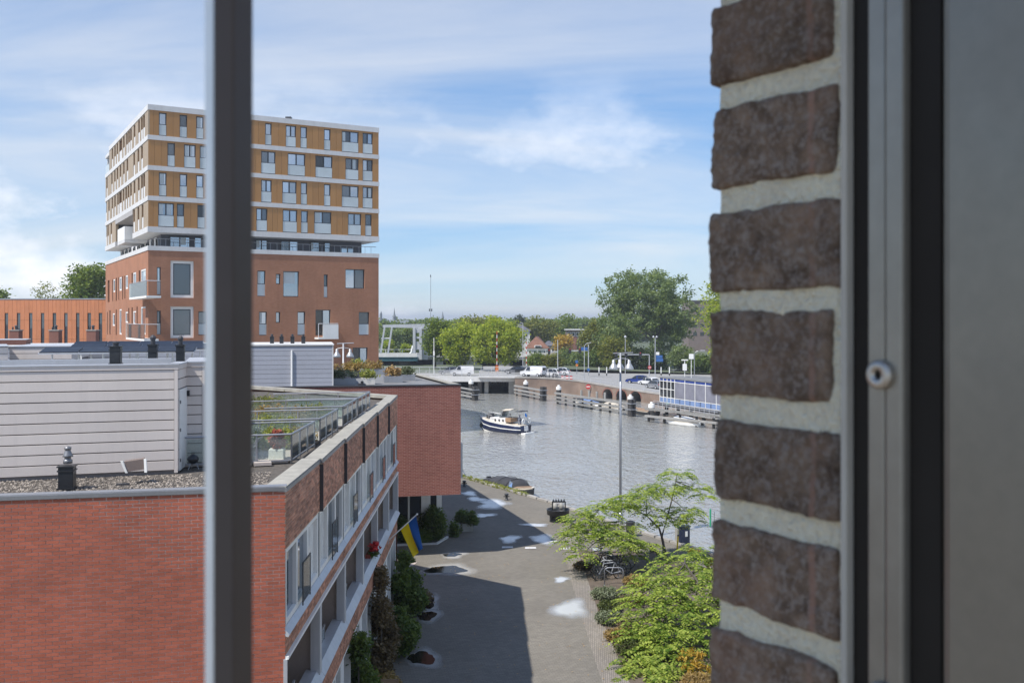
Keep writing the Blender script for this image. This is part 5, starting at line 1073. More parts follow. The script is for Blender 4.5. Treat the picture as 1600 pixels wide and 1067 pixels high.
disc('no_entry_sign', 'round red no entry sign on the embankment railing', 919, 604, 164, .42, 'red_paint', inner=True, yb=612); disc('blue_sign', 'round blue sign on the gantry foot', 919.3, 577.5, 184, .28, 'blue_sign', yb=587); disc('blue_sign', 'round blue sign above the verge shrubs', 901, 565, 190, .3, 'blue_sign', yb=587); disc('no_entry_sign', 'round red sign under the wide signal gantry', 1015, 574, 181, .34, 'red_paint', inner=True, yb=588); disc('warning_sign', 'round orange sign below the blue one at the verge', 901.5, 570.5, 189.5, .25, 'orange_cloth', yb=587)
for k, px in enumerate((879, 886, 892.5)):
    b = P(px, 594, 172); t = thing('hazard_board', ('left', 'middle', 'right')[k] + ' of three red and white hazard boards on the embankment', 'hazard board', b, 'hazard boards')
    for j in range(3): m = mb(); m.cbox(b + Vector((0, 0, .25 + .22 * j)), (.5, .08, .22)); m.build('stripe', 'white_paint' if j == 1 else 'red_paint', t)

# bicycles
def bicycle(name, lab, loc, rz, frame, grp, lean=.06, s=1.0, thin=1.0):
    t = thing(name, lab, 'bicycle', loc, grp); t.rotation_euler = (lean, 0, rz); t.scale = (s, s, s); key = t.name; ORG[key] = Vector((0, 0, 0)); r = .34
    for x in (-.53, .53):
        m = mb(); m.tube([(x + r * math.cos(a), 0, r + r * math.sin(a)) for a in np.linspace(0, 2 * math.pi, 19)], .018 * thin, 5, False); w_ = m.build('wheel', 'rubber', t); m = mb()
        for a in np.linspace(0, math.pi, 7)[:-1]: m.tube([(x - r * math.cos(a), 0, r - r * math.sin(a)), (x + r * math.cos(a), 0, r + r * math.sin(a))], .003 * thin, 3)
        m.lathe((x, -.04, r), [(.03, 0), (.03, .08)], 6, (0, 1, 0)); m.build('spokes', 'metal_light', w_)
    m = mb(); bb = (-.08, 0, .29); seat = (-.22, 0, .82); hd = (.34, 0, .80); hb = (.38, 0, .62)
    for a, b in ((bb, seat), (seat, hd), (bb, hb), (hd, hb), (seat, (-.53, 0, r)), (bb, (-.53, 0, r)), (hb, (.53, 0, r))): m.tube([a, b], .018 * thin, 5)
    m.build('frame', frame, t)
    m = mb(); m.add([(-.36, -.09, .92), (-.36, .09, .92), (-.1, .03, .93), (-.1, -.03, .93), (-.34, -.08, .86), (-.34, .08, .86), (-.12, .02, .88), (-.12, -.02, .88)], [(0, 1, 2, 3), (4, 7, 6, 5), (0, 4, 5, 1), (1, 5, 6, 2), (2, 6, 7, 3), (3, 7, 4, 0)]); m.tube([seat, (-.23, 0, .88)], .014, 5); m.build('saddle', 'black', t)
    m = mb(); m.tube([hd, (.31, 0, 1.0)], .014, 5); m.tube([(.16, -.28, 1.02), (.30, -.2, 1.04), (.33, 0, 1.0), (.30, .2, 1.04), (.16, .28, 1.02)], .012 * thin, 5); m.build('handlebar', 'metal_light', t)
    m = mb(); m.lathe((-.08, -.02, .29), [(.09, 0), (.09, .03)], 10, (0, 1, 0)); m.tube([(-.08, .05, .29), (.06, .07, .2)], .01, 4); m.tube([(-.08, -.05, .29), (-.22, -.07, .38)], .01, 4); m.build('crank', 'metal_dark', t)
    m = mb(); m.box(-.78, -.36, -.07, .07, .70, .715); m.tube([(-.7, 0, .7), (-.53, .05, r)], .008, 4); m.build('carrier', 'metal_dark', t)
    ORG[key] = Vector(loc); return t
for k, (px, lab) in enumerate(((846, 'leftmost'), (852, 'second'), (858, 'third'), (864, 'fourth'), (869, 'rightmost'))):
    bicycle('far_bicycle', lab + ' of the tiny parked bicycles behind the embankment wall', onroad(px, 591), R(60 + 12 * k), 'metal_dark', 'bicycles parked at the bridge end', thin=2.2)

# ------------------------------------------------------------------ fenders in the water
def fender(lab, pa, pb, n=3, z=(.35, -.3, -.85), endpile=True, dz=0.0, grp='timber fenders in the canal'):
    a, b = Vector(pa), Vector(pb); t = thing('fender', lab, 'fender', (a.x, a.y, -1.2), grp); d = b - a; F = Fr(a, d, None); ln = d.length
    F = Fr(a, d, Vector((d.y, -d.x, 0)) if d.x > 0 else Vector((-d.y, d.x, 0)))
    for k, zz in enumerate(z): m = mb(); F.box(m, 0, ln, -.15, .15, zz, zz + .27); m.build('beam', 'timber_grey', t)
    for k in range(int(ln / 2.6) + 1): m = mb(); q = F.pt(min(ln - .2, k * 2.6 + .3), -.32, -3); m.tube([q, q + Vector((0, 0, 3.1))], .17, 8); m.build('pile', 'timber_dark', t)
    if endpile:
        for k in range(4): m = mb(); q = F.pt(ln + .1 + .4 * (k % 2), -.25 + .5 * (k // 2), -3); m.tube([q, q + Vector((0, 0, 4.1))], .24, 8); m.build('dolphin_pile', 'timber_dark', t)
        for zz in (.5, -.3): m = mb(); F.box(m, ln - .2, ln + .9, -.55, .55, zz, zz + .12); m.build('dolphin_band', 'metal_grey', t)
    return t
fender('short three beam timber fender right of the bridge', (.45, 168.5, 0), (5.0, 157, 0)); fender('long timber fender before the embankment arches', (6.8, 151.6, 0), (16.3, 132, 0)); fender('nearest timber fender below the blue bridge house', (17.3, 124.5, 0), (27.5, 112.5, 0), z=(.35, -.55), endpile=False); fender('short dark fender seen just beside the brick block edge', (-9.5, 165, 0), (-6.2, 158, 0))
def cpile(px, y0, y1, lab, wy):
    d = 13.2 * FPX / (wy - HOR); b = P(px, wy, d); t = thing('mooring_pile', lab, 'pile', b, 'white capped mooring piles'); zt = Z(y0, d); m = mb(); m.tube([b + Vector((0, 0, -1)), Vector((b.x, b.y, zt - .5))], .42, 10); m.build('shaft', 'timber_dark', t); m = mb(); m.lathe(Vector((b.x, b.y, zt - .5)), [(.44, 0), (.44, .45), (.2, .52), (.2, .75), (.05, .78)], 10); m.build('cap', 'white_paint', t)
cpile(821.5, 596, 607, 'white capped pile against the embankment near the bridge', 618); cpile(873, 604, 616, 'white capped pile at the left end of the long fender', 627); cpile(985, 619, 632, 'white capped pile behind the right end of the long fender', 644); cpile(1018, 631, 646, 'white capped pile at the nearest fender end', 656); cpile(736, 595, 600, 'white capped pile at the short dark fender', 618)

# boats
def hull(m, sections):
    rings = []
    for x, hw, zk, zs in sections: rings.append([(x, -hw, zs), (x, -hw * .93, zk + (zs - zk) * .45), (x, -hw * .6, zk + (zs - zk) * .1), (x, 0, zk), (x, hw * .6, zk + (zs - zk) * .1), (x, hw * .93, zk + (zs - zk) * .45), (x, hw, zs)])
    m.loft(rings, closed=True, cap=True); return m
def band(sections, f0, f1, off):
    m = mb()
    for s in (-1, 1):
        st = []
        for x, hw, zk, zs in sections:
            def yy(f): return (hw * (.93 + .07 * max(0, (f - .45) / .55)) if f > .45 else hw * (.6 + .33 * max(0, (f - .1) / .35)))
            st.append(((x, s * (yy(f0) + off), zk + (zs - zk) * f0), (x, s * (yy(f1) + off), zk + (zs - zk) * f1)))
        for (a, b), (c, d) in zip(st, st[1:]): m.poly([a, c, d, b])
    return m
c = G(786, 674, -1.2); yt = thing('motor_yacht', 'navy hulled motor yacht with cream cabin cruising on the canal', 'motor boat', (c.x, c.y, -1.2)); yt.rotation_euler = (0, 0, R(180 - 38)); ORG[yt.name] = Vector((0, 0, 0)); yt.scale = (1.06, 1.06, 1.28)
S = [(-3.2, .98, -.30, .75), (-2.2, 1.06, -.4, .78), (-.5, 1.10, -.45, .86), (1.2, .98, -.42, 1.0), (2.4, .6, -.3, 1.14), (3.1, .16, .1, 1.28), (3.3, .02, .7, 1.32)]
m = mb(); hull(m, S); m.build('hull', 'navy', yt, True)
band(S, .62, .68, .014).build('hull_stripe', 'white_paint', yt); band(S, .93, 1.0, .016).build('bulwark', 'white_paint', yt); band(S, .22, .31, .012).build('waterline', 'white_paint', yt)
m = mb(); m.add([(x, hw * .98, zs + .002) for x, hw, zk, zs in S] + [(x, -hw * .98, zs + .002) for x, hw, zk, zs in reversed(S)], [tuple(range(14))]); m.build('deck', 'cream', yt)
m = mb(); m.loft([[(-1.0, -.78, .8), (-1.0, .78, .8), (-1.0, .7, 1.34), (-1.0, -.7, 1.34)], [(.6, -.75, .9), (.6, .75, .9), (.6, .66, 1.34), (.6, -.66, 1.34)], [(1.6, -.5, 1.0), (1.6, .5, 1.0), (1.5, .42, 1.28), (1.5, -.42, 1.28)]]); cb = m.build('cabin', 'white_band', yt)
for s in (-1, 1):
    for k in range(3): m = mb(); m.lathe((-.6 + .55 * k, s * .76, 1.1), [(.11, 0), (.11, .03)], 10, (0, s, 0)); m.build('porthole', 'glass_dark', cb)
m = mb(); m.loft([[(-1.7, -.8, 1.0), (-1.7, .8, 1.0), (-1.7, .78, 1.36), (-1.7, -.78, 1.36)], [(-.9, -.75, 1.0), (-.9, .75, 1.0), (-.9, .72, 1.36), (-.9, -.72, 1.36)]]); m.build('cockpit_coaming', 'tan_wood', yt)
m = mb(); m.loft([[(.0, -.68, 1.34), (.0, .68, 1.34), (-.35, .6, 1.98), (-.35, -.6, 1.98)], [(-.08, -.68, 1.34), (-.08, .68, 1.34), (-.41, .6, 1.98), (-.41, -.6, 1.98)]]); m.build('windscreen', 'glass_rail', yt)
m = mb()
for s in (-1, 1): m.tube([(-.2, s * .68, 1.34), (-.5, s * .66, 2.05)], .025, 5); m.tube([(-1.6, s * .75, 1.5), (-1.5, s * .7, 2.08)], .025, 5); m.tube([(-2.9, s * .8, .8), (-2.8, s * .75, 2.0)], .025, 5)
m.build('canopy_frame', 'metal_light', yt)
m = mb(); m.loft([[(-.35, -.7, 1.98), (-.35, 0, 2.1), (-.35, .7, 1.98), (-.35, .66, 1.94), (-.35, -.66, 1.94)], [(-1.6, -.76, 2.08), (-1.6, 0, 2.2), (-1.6, .76, 2.08), (-1.6, .7, 2.04), (-1.6, -.7, 2.04)]]); m.build('canopy', 'cream', yt)
m = mb(); m.cbox((-2.6, 0, 2.0), (.7, 1.5, .05)); m.build('aft_awning', 'canvas_dark', yt)
m = mb(); m.loft([[(1.5, -.35, 1.15), (1.5, .35, 1.15), (1.5, .25, 1.6), (1.5, -.25, 1.6)], [(2.2, -.3, 1.15), (2.2, .3, 1.15), (2.1, .2, 1.55), (2.1, -.2, 1.55)]]); m.build('covered_dinghy', 'canvas_dark', yt)
m = mb(); m.box(-3.75, -3.2, -.85, .85, -.02, .10); m.build('swim_platform', 'white_paint', yt); m = mb(); m.box(-3.26, -3.205, -.3, .3, .25, .70); m.build('transom_board', 'white_paint', yt); m = mb(); m.tube([(-3.3, -.2, .7), (-3.5, -.2, .1)], .02, 4); m.tube([(-3.3, .2, .7), (-3.5, .2, .1)], .02, 4); m.build('ladder', 'metal_light', yt)
for y in (-.55, .55): m = mb(); m.tube([(-3.28 , y + .2 * math.cos(a), 1.15 + .2 * math.sin(a)) for a in np.linspace(0, 6.283, 13)], .06, 6, False); m.build('lifebuoy', 'white_paint', yt)
m = mb()
for s in (-1, 1): m.tube([(.8, s * .95, 1.5), (2.0, s * .72, 1.62), (3.1, s * .15, 1.85)], .018, 4); [m.tube([(x, s * y, 1.0), (x, s * y, z)], .014, 4) for x, y, z in ((.8, .95, 1.5), (1.4, .85, 1.56), (2.0, .72, 1.62), (2.6, .42, 1.72))]
m.tube([(-2.8, -.85, .8), (-2.8, -.85, 1.35), (-2.8, .85, 1.35), (-2.8, .85, .8)], .018, 4); m.build('guard_rail', 'metal_light', yt)
m = mb(); m.lathe((2.9, .38, .35), [(.02, .32), (.13, .25), (.16, .1), (.13, -.06), (.02, -.12)], 10); m.build('fender_ball', 'black', yt); m = mb(); m.tube([(-2.9, 0, 1.3), (-3.1, 0, 1.9)], .015, 4); m.build('flag_staff', 'white_paint', yt); m = mb(); m.poly([(-3.1, 0, 1.9), (-3.05, 0, 1.62), (-3.35, .05, 1.45), (-3.4, .04, 1.7)]); m.build('ensign', 'flag_blue', yt)
# two people on the yacht
def seated(lab, loc, top, s=1.0):
    t = thing('person', lab, 'person', loc, 'people aboard the yacht'); x, y, z = loc; m = mb(); q = Vector(loc)
    m.tube([q + Vector((0, 0, 0)), q + Vector((0, 0, .12)), q + Vector((0, 0, .35)), q + Vector((0, 0, .50)), q + Vector((0, 0, .56)), q + Vector((0, 0, .62)), q + Vector((0, 0, .72)), q + Vector((0, 0, .82)), q + Vector((0, 0, .86))], [.17, .17, .18, .19, .08, .055, .10, .10, .03], 9)
    for sgn in (-1, 1): m.tube([q + Vector((.17 * sgn, 0, .48)), q + Vector((.24 * sgn, -.03, .25)), q + Vector((.17 * sgn, -.2, .2))], [.06, .05, .04], 6); m.tube([q + Vector((.09 * sgn, 0, .04)), q + Vector((.1 * sgn, -.4, .06)), q + Vector((.1 * sgn, -.44, -.3))], [.09, .075, .05], 6)
    m.build('body', top, t, True); m = mb(); m.lathe(q + Vector((0, .015, .74)), [(.11, 0), (.115, .05), (.10, .10), (.02, .145)], 9); m.build('hair', 'bark', t, True); return t
Mx = Matrix.Translation(Vector((c.x, c.y, -1.2))) @ Matrix.Rotation(R(180 - 38), 4, 'Z')
seated('person in dark clothes seated at the yacht helm', Mx @ Vector((-1.3, .3, 1.35)), 'canvas_dark'); seated('person in purple top seated at the yacht stern', Mx @ Vector((-2.3, -.2, 1.25)), 'navy')
def sloop(lab, loc, rz, L_=7.0, cover='canvas_dark', grp=None, body='black_paint', sc=1.0):
    t = thing('moored_boat', lab, 'boat', loc, grp); t.rotation_euler = (0, 0, rz); t.scale = (sc,) * 3; ORG[t.name] = Vector((0, 0, 0)); h = L_ / 2
    S = [(-h, .75, -.15, .55), (-h * .6, .98, -.25, .55), (0, 1.05, -.28, .58), (h * .5, .85, -.25, .66), (h * .85, .4, -.1, .78), (h, .05, .35, .85)]
    m = mb(); hull(m, S); m.build('hull', body, t, True); band(S, .86, 1.0, .02).build('gunwale', 'cream', t)
    m = mb(); m.add([(x, hw * .9, zs + .004) for x, hw, zk, zs in S] + [(x, -hw * .9, zs + .004) for x, hw, zk, zs in reversed(S)], [tuple(range(12))]); m.build('deck', 'tan_wood', t)
    if cover:
        rings = []
        for x, hw, hh in ((-h * .95, .7, .12), (-h * .6, .92, .34), (-h * .1, .98, .52), (h * .28, .92, .55), (h * .5, .80, .18)):
            rings.append([(x, hw * math.cos(a), .58 + hh * math.sin(a) ** .7) for a in np.linspace(0, math.pi, 11)])
        m = mb(); m.loft(rings, closed=True); cv_ = m.build('cover', cover, t, True)
        for s in (-1, 1): m = mb(); m.poly([(h * .34, s * .87, .72), (h * .46, s * .80, .68), (h * .42, s * .66, 1.0), (h * .33, s * .70, 1.12)]); m.build('cover_window', 'glass_rail', cv_)
        m = mb()
        for x in (-h * .6, -h * .1, h * .28): hw = .95; m.tube([(x, hw * 1.0 * math.cos(a), .6 + (.56 if x > -1.5 else .36) * math.sin(a) ** .7) for a in np.linspace(0.1, math.pi - .1, 9)], .02, 4)
        m.build('cover_seam', 'black', cv_)
    m = mb(); m.tube([(h * .97, -.06, .86), (h * 1.02, 0, .9), (h * .97, .06, .86)], .06, 6); m.build('bow_fender', 'plaster', t); m = mb(); m.cbox((-h - .12, 0, .45), (.25, .3, .6)); m.build('outboard', 'black', t); ORG[t.name] = Vector(loc); return t
sloop('black sloop under a dark canvas cover moored at the near quay', (-0.1, 73.3, -1.15), math.atan2(-.85, .50), 6.6)
GB = 'small boats behind the long fender'
sloop('white motor boat tied behind the middle of the long fender', (11.5, 146.5, -1.2), R(118), 6.5, 'blue_paint', GB, 'white_paint'); sloop('pale motor boat tied near the embankment arches', (14.6, 141, -1.2), R(118), 6.0, 'cream', GB, 'white_paint'); sloop('dark open launch at the right end of the long fender', (18.6, 134.5, -1.2), R(120), 5.0, None, GB, 'black_paint'); sloop('white boat lying behind the nearest fender', (21.5, 121, -1.2), R(130), 6, 'white_paint', GB, 'white_paint')
m = thing('work_pontoon', 'grey steel pontoon with posts beside the embankment arches', 'pontoon', (13, 150, -1.2)); q = mb(); q.cbox((12.6, 152.6, -.9), (7, 1.6, .6), math.atan2(-.9, .5)); q.build('float', 'metal_dark', m)
for k in range(4): q = mb(); a = Vector((11.2 + 1.1 * k, 155 - 1.7 * k, -.7)); q.tube([a, a + Vector((0, 0, 1.4))], .18, 6); q.build('post', 'concrete', m)

# ------------------------------------------------------------------ bridge keeper's house
M('screen_grey', (0.21, 0.21, 0.25), 0.6)
bh_ = thing('bridge_house', 'glazed bridge keeper house with white grid and blue panels on piles', 'building', (21, 134, -1.2)); a0 = Vector((20.8, 135, 0)); a1 = Vector((26.2, 122.4, 0))
HF = Fr(a0, a1 - a0, (-.92, -.39)); HL = 20.0; z0, z1 = .5, 3.95
m = mb(); HF.box(m, 0, HL, -6, -.06, z0, z1 - .05); m.build('core', 'frame_dark', bh_); m = mb(); HF.box(m, -.15, HL, -6.1, .12, z1, z1 + .1); m.build('roof', 'membrane', bh_)
cols = [0, .95, 1.9, 2.85, 3.8, 6.3, 8.7, 11.1, 13.5, 16, 18]; zr = [z0, z0 + .75, z0 + 1.9, z0 + 3.0, z1 - .02]
for u in cols: m = mb(); HF.box(m, u - .045, u + .045, -.05, .05, z0, z1 - .02); m.build('mullion', 'white_paint', bh_)
for k, z in enumerate(zr): m = mb(); HF.box(m, 0, 3.8 if k == 2 else HL, -.048, .045, z - .04, z + .04); m.build('transom', 'white_paint', bh_)
for a, b in zip(cols, cols[1:]):
    for k, (za, zb_) in enumerate(zip(zr, zr[1:])):
        shut = a >= 3.8
        if k == 0:
            n = 1 if b - a < 1.2 else 2
            for j in range(n): m = mb(); HF.box(m, a + (b - a) * j / n + .09, a + (b - a) * (j + 1) / n - .09, -.045, .02, za + .07, zb_ - .07); m.build('blue_panel', 'blue_paint', bh_)
        elif k == 3: m = mb(); HF.box(m, a + .08, b - .08, -.045, .01, za + .07, zb_ - .07); m.build('top_light', 'blue_car', bh_)
        elif shut: m = mb(); HF.box(m, a + .08, b - .08, -.045, .015, za + (.07 if k == 1 else -.055), zb_ - .05); m.build('sunscreen', 'screen_grey', bh_)
        else: m = mb(); HF.box(m, a + .08, b - .08, -.045, -.02, za + .07, zb_ - .07); m.build('pane', 'glass_dark', bh_)
HS = Fr(a0, (.92, .39), (-.39, .92)); 
for k in range(6): m = mb(); q = HF.pt(.8 + k * 3, -.6, -3); m.tube([q, q + Vector((0, 0, 3.5))], .25, 8); m.build('pile', 'timber_dark', bh_)
m = mb(); HF.box(m, -.5, HL, -6, .8, .12, .42); m.build('platform', 'metal_dark', bh_)
m = mb()
for k in range(14): q = HF.pt(1 + k * 1.1, 1.6, -.3); m.tube([q, q + Vector((0, 0, 1.1))], .035, 4)
for z in (.2, .5, .8): m.tube([HF.pt(1, 1.6, z), HF.pt(16, 1.6, z)], .03, 4)
m.build('walkway_rail', 'metal_light', bh_); m = mb(); HF.box(m, .5, 16, .85, 1.7, -.42, -.3); m.build('walkway', 'timber_grey', bh_)
q = HF.pt(3.2, -2, z1 + .22); m = mb(); m.tube([q, q + Vector((0, 0, 2.2))], .05, 5); m.cbox(q + Vector((0, 0, 1.3)), (.5, .5, .9)); m.cbox(q + Vector((0, 0, 2.3)), (.9, .15, .15)); m.build('radar_mast', 'white_paint', bh_)
q = HF.pt(6, -1.2, z1 + .22); m = mb(); m.tube([q, q + Vector((0, 0, 3.2))], .045, 5); m.cbox(q + Vector((0, 0, 2.9)), (.6, .2, .7)); m.build('sign_mast', 'white_paint', bh_)
m = mb(); q = HF.pt(2.1, .07, .2); m.cbox(q, (.5, .5, .45)); m.build('green_lamp', 'green_paint', bh_)
# ------------------------------------------------------------------ quay furniture
M('lamp_metal', (0.5, 0.5, 0.49), 0.35, 0.5, var=.08)
def bell_lamp(lab, base, h, hats, rz=0.0):
    t = thing('bell_lamp', lab, 'street lamp', base, 'bell lamps on the quay'); b = Vector(base); m = mb(); m.tube([b, b + Vector((0, 0, h * .5)), b + Vector((0, 0, h))], [.085, .075, .06], 10); m.build('pole', 'metal_grey', t, True)
    m = mb(); m.lathe(b, [(.16, 0), (.16, .5), (.10, .6)], 10); m.build('pole_foot', 'metal_grey', t)
    for k, (dx_, dy_) in enumerate(hats):
        c = b + Vector((dx_, dy_, h - .75)); m = mb(); m.lathe(c, [(.27, -.24), (.275, -.20), (.24, -.10), (.15, .05), (.10, .12), (.09, .30), (.04, .34)], 16); s = m.build('lamp_shade', 'lamp_metal', t, True); m = mb(); m.lathe(c + Vector((0, 0, -.25)), [(.22, 0), (.2, -.03)], 12); m.build('diffuser', 'frosted', s)
        m = mb(); m.tube([b + Vector((0, 0, h - .32)), c + Vector((0, 0, .34))], .03, 6); m.build('arm', 'metal_grey', t)
    m = mb(); m.tube([b + Vector((-.45, 0, h - .05)), b + Vector((.75, 0, h))], .035, 5); m.build('top_bar', 'metal_grey', t); return t
bell_lamp('tall grey lamp post with three bell shades standing on the quay', (X(969.5, 57), 57, 0), Z(551, 57), ((-.42, -.1), (0.0, .4), (.50, -.1)))
bell_lamp('double bell lamp rising behind the planted block roof', (X(536.5, 68), 68, 0), Z(536, 68), ((-.46, 0), (.48, 0)))
# old rope winch
b = G(872, 814); t = thing('rope_winch', 'black iron quay winch with two grey rollers in a round tub', 'winch', b)
m = mb(); m.lathe(b, [(.52, 0), (.52, .06), (.42, .08), (.42, .34), (.48, .36)], 20); m.build('pedestal', 'black_paint', t)
for k in range(4): a = k * 1.571 + .5; m = mb(); m.cbox(b + Vector((.46 * math.cos(a), .46 * math.sin(a), .2)), (.16, .16, .4), a); m.build('bracket', 'black_paint', t)
m = mb(); m.lathe(b, [(.5, .36), (.66, .42), (.68, .70), (.70, .72), (.64, .72), (.62, .48), (.3, .46)], 24); m.build('tub', 'black_paint', t, True)
for s in (-.17, .2): m = mb(); m.lathe(b + Vector((s - .13, -.05, .88)), [(.10, 0), (.20, .02), (.23, .13), (.20, .24), (.10, .26)], 16, (1, 0, .05)); m.build('roller', 'concrete', t, True)
m = mb(); m.cbox(b + Vector((.05, .12, 1.14)), (.78, .10, .08)); m.cbox(b + Vector((-.33, .12, .9)), (.07, .1, .5)); m.cbox(b + Vector((.43, .12, .9)), (.07, .1, .5)); m.build('frame', 'black_paint', t)
for k in range(5): m = mb(); m.lathe(b + Vector((-.28 + .16 * k, .12, 1.18)), [(.05, 0), (.05, .06), (.02, .07), (.02, .13)], 6); m.build('bolt', 'black_paint', t)
for px, py, lab in ((725.5, 760, 'small black bollard at the corner of the brick block'), (791.5, 781, 'small black bollard in the middle of the quay edge')):
    b = G(px, py); t = thing('bollard', lab, 'bollard', b, 'mooring bollards'); m = mb(); m.lathe(b, [(.14, 0), (.14, .03), (.09, .05), (.08, .30), (.14, .34), (.15, .40), (.08, .44)], 12); m.build('post', 'black_paint', t, True); m = mb(); m.tube([b + Vector((-.2, 0, .24)), b + Vector((.2, 0, .24))], .035, 6); m.build('cross_bar', 'black_paint', t)
# planter with shrub by the block
b = G(729, 829); t = thing('concrete_planter', 'square concrete tub with spreading green shrub beside the brick block', 'planter', b); m = mb(); m.cbox(b + Vector((0, 0, .24)), (.62, .62, .48), .25); m.build('tub', 'concrete', t, bevel=.02); m = mb(); m.cbox(b + Vector((0, 0, .47)), (.54, .54, .04), .25); m.build('soil', 'soil', t)
leaves('foliage', np.concatenate([clumpy((b.x - .1, b.y, .82), (.62, .5, .36), 70, 26, .09, .4), clumpy((b.x + .35, b.y - .1, .62), (.35, .35, .22), 30, 24, .08, .4)]), .07, 'leaf_shrub', t)
m = mb(); [m.tube([b + Vector((0, 0, .45)), b + Vector((random.uniform(-.4, .4), random.uniform(-.3, .3), .9))], .012, 4) for _ in range(8)]; m.build('stems', 'bark', t)
def bush(name, lab, b, r, h, mat, n=120, per=26, leaf=.07, cs=.10, grp=None, shell=.5, low=.03):
    b = Vector(b); t = thing(name, lab, 'shrub', b, grp); pts = clumpy((b.x, b.y, b.z + h * .5), (r[0], r[1], h * .52), n, per, cs, shell=shell); pts[:, 2] = np.maximum(pts[:, 2], b.z + low); leaves('foliage', pts, leaf, mat, t)
    m = mb(); [m.tube([b + Vector((random.uniform(-.3, .3) * r[0], random.uniform(-.3, .3) * r[1], 0)), b + Vector((random.uniform(-.6, .6) * r[0], random.uniform(-.6, .6) * r[1], h * .8))], [.025, .008], 4) for _ in range(9)]; m.build('stems', 'bark', t); return t
GH = 'shrubs before the glazed ground floor'
bush('hedge_bush', 'tall rounded dark bush before the glazed ground floor', (-4.25, 52.3, 0), (.62, .55), 1.75, 'leaf_shrub', 220, grp=GH); bush('hedge_bush', 'lower bush half hidden behind the flag', (-6.05, 52.0, 0), (.65, .5), 1.3, 'leaf_shrub', 150, grp=GH); bush('hedge_bush', 'low creeping green between the two dark bushes', (-5.1, 51.7, 0), (.75, .4), .7, 'leaf_mid', 120, grp=GH); bush('hedge_bush', 'small bush at the white corner post of the glazing', (-3.2, 53.3, 0), (.22, .2), .7, 'leaf_shrub', 40, grp=GH)
m = mb(); pp = [Vector((-6.6, 50.9, .0)), Vector((-4.0, 51.3, 0)), Vector((-3.5, 52.9, 0))]
for a, c_ in zip(pp, pp[1:]): d = c_ - a; n_ = Vector((-d.y, d.x, 0)).normalized() * .10; m.obox(a + Vector((0, 0, .005)), d, n_, (0, 0, .10))
o = m.build('bed_edging', 'white_band'); tag(o, 'white stone edging round the bushes before the glazing', 'edging')
# flag
t = thing('flag', 'blue and yellow flag hanging from a slanted white pole on the facade', 'flag', (-4.64, 35.8, 3.8)); a = Vector((-4.66, 35.8, 3.75)); b = Vector((-3.55, 35.75, 4.76)); m = mb(); m.tube([a, b], .022, 8); m.lathe(b, [(.03, -.02), (.04, .03), (.02, .06)], 8, (b - a).normalized()); m.build('flag_pole', 'white_paint', t); m = mb(); m.cbox(a, (.12, .1, .16)); m.build('bracket', 'metal_grey', t)
pd = (b - a).normalized(); NU, NV = 14, 20
def fp(s, v):   # s 0..1 along hoist (0 at the tip), v 0..1 down the fly
    h0 = b - pd * (.04 + .78 * s); sag = v * 1.2; gather = .30 * v
    q = h0 + Vector((.30 * v - gather * (0.5 - s) * .9 + .06 * v, 0, -sag + .20 * v * (s - .2))); q.y += .09 * math.sin(s * 9 + v * 3) * v + .05 * math.sin(v * 7 + s * 4) * v; q.x += .03 * math.sin(s * 11 + v * 2) * v; return q
for nm, s0, s1, mt in (('blue_stripe', 0, .5, 'flag_blue'), ('yellow_stripe', .5, 1, 'flag_yellow')):
    m = mb(); vs_ = [fp(s0 + (s1 - s0) * i / NU, j / NV) for j in range(NV + 1) for i in range(NU + 1)]; m.add(vs_, [(j * (NU + 1) + i, j * (NU + 1) + i + 1, (j + 1) * (NU + 1) + i + 1, (j + 1) * (NU + 1) + i) for j in range(NV) for i in range(NU)]); o = m.build(nm, mt, t, True); s_ = o.modifiers.new('thick', 'SOLIDIFY'); s_.thickness = .004
# geranium in a loggia
b = NF.pt(13.6, -.1, 4.32); t = thing('geranium', 'red flowering geranium on a loggia sill', 'flower', b); leaves('foliage', clumpy((b.x + .1, b.y, b.z + .12), (.16, .3, .12), 24, 14, .04), .045, 'leaf_shrub', t); leaves('blossom', clumpy((b.x + .14, b.y, b.z + .28), (.17, .36, .14), 26, 14, .03), .05, 'flower_red', t)
m = mb(); m.cbox(b + Vector((-.05, 0, .02)), (.16, .6, .14)); m.build('pot', 'terracotta', t)
# facade shrubs
GS = 'shrubs along the brick row'
def shrubby(lab, b, lobes, mat, n, leaf=.075, cs=.10):
    b = Vector(b); t = thing('facade_shrub', lab, 'shrub', b, GS); m = mb(); pts = []
    for dx_, dy_, z, rx, ry, rz in lobes:
        pts.append(clumpy((b.x + dx_, b.y + dy_, z), (rx, ry, rz), int(n * rx * ry * 11 * max(.5, rz)) + 16, 26, cs, .25)); m.tube([b, b + Vector((dx_ * .5, dy_ * .5, z * .6)), b + Vector((dx_, dy_, z))], [.035, .025, .008], 5)
    pts = np.concatenate(pts); pts[:, 2] = np.maximum(pts[:, 2], .04); leaves('foliage', pts, leaf, mat, t); m.build('stems', 'bark', t)
shrubby('tall green leafy shrub at the far end of the brick row', (-4.15, 38.2, 0), [(0, 0, .8, .45, .7, .6), (-.2, -.4, 1.7, .3, .5, .5), (.1, .5, 1.5, .35, .4, .45), (-.15, .1, 2.4, .22, .3, .35), (.35, -.2, .9, .3, .5, .4), (-.3, 1.0, 1.2, .25, .4, .5), (.3, .9, .6, .35, .5, .4)], 'leaf_shrub', 60)
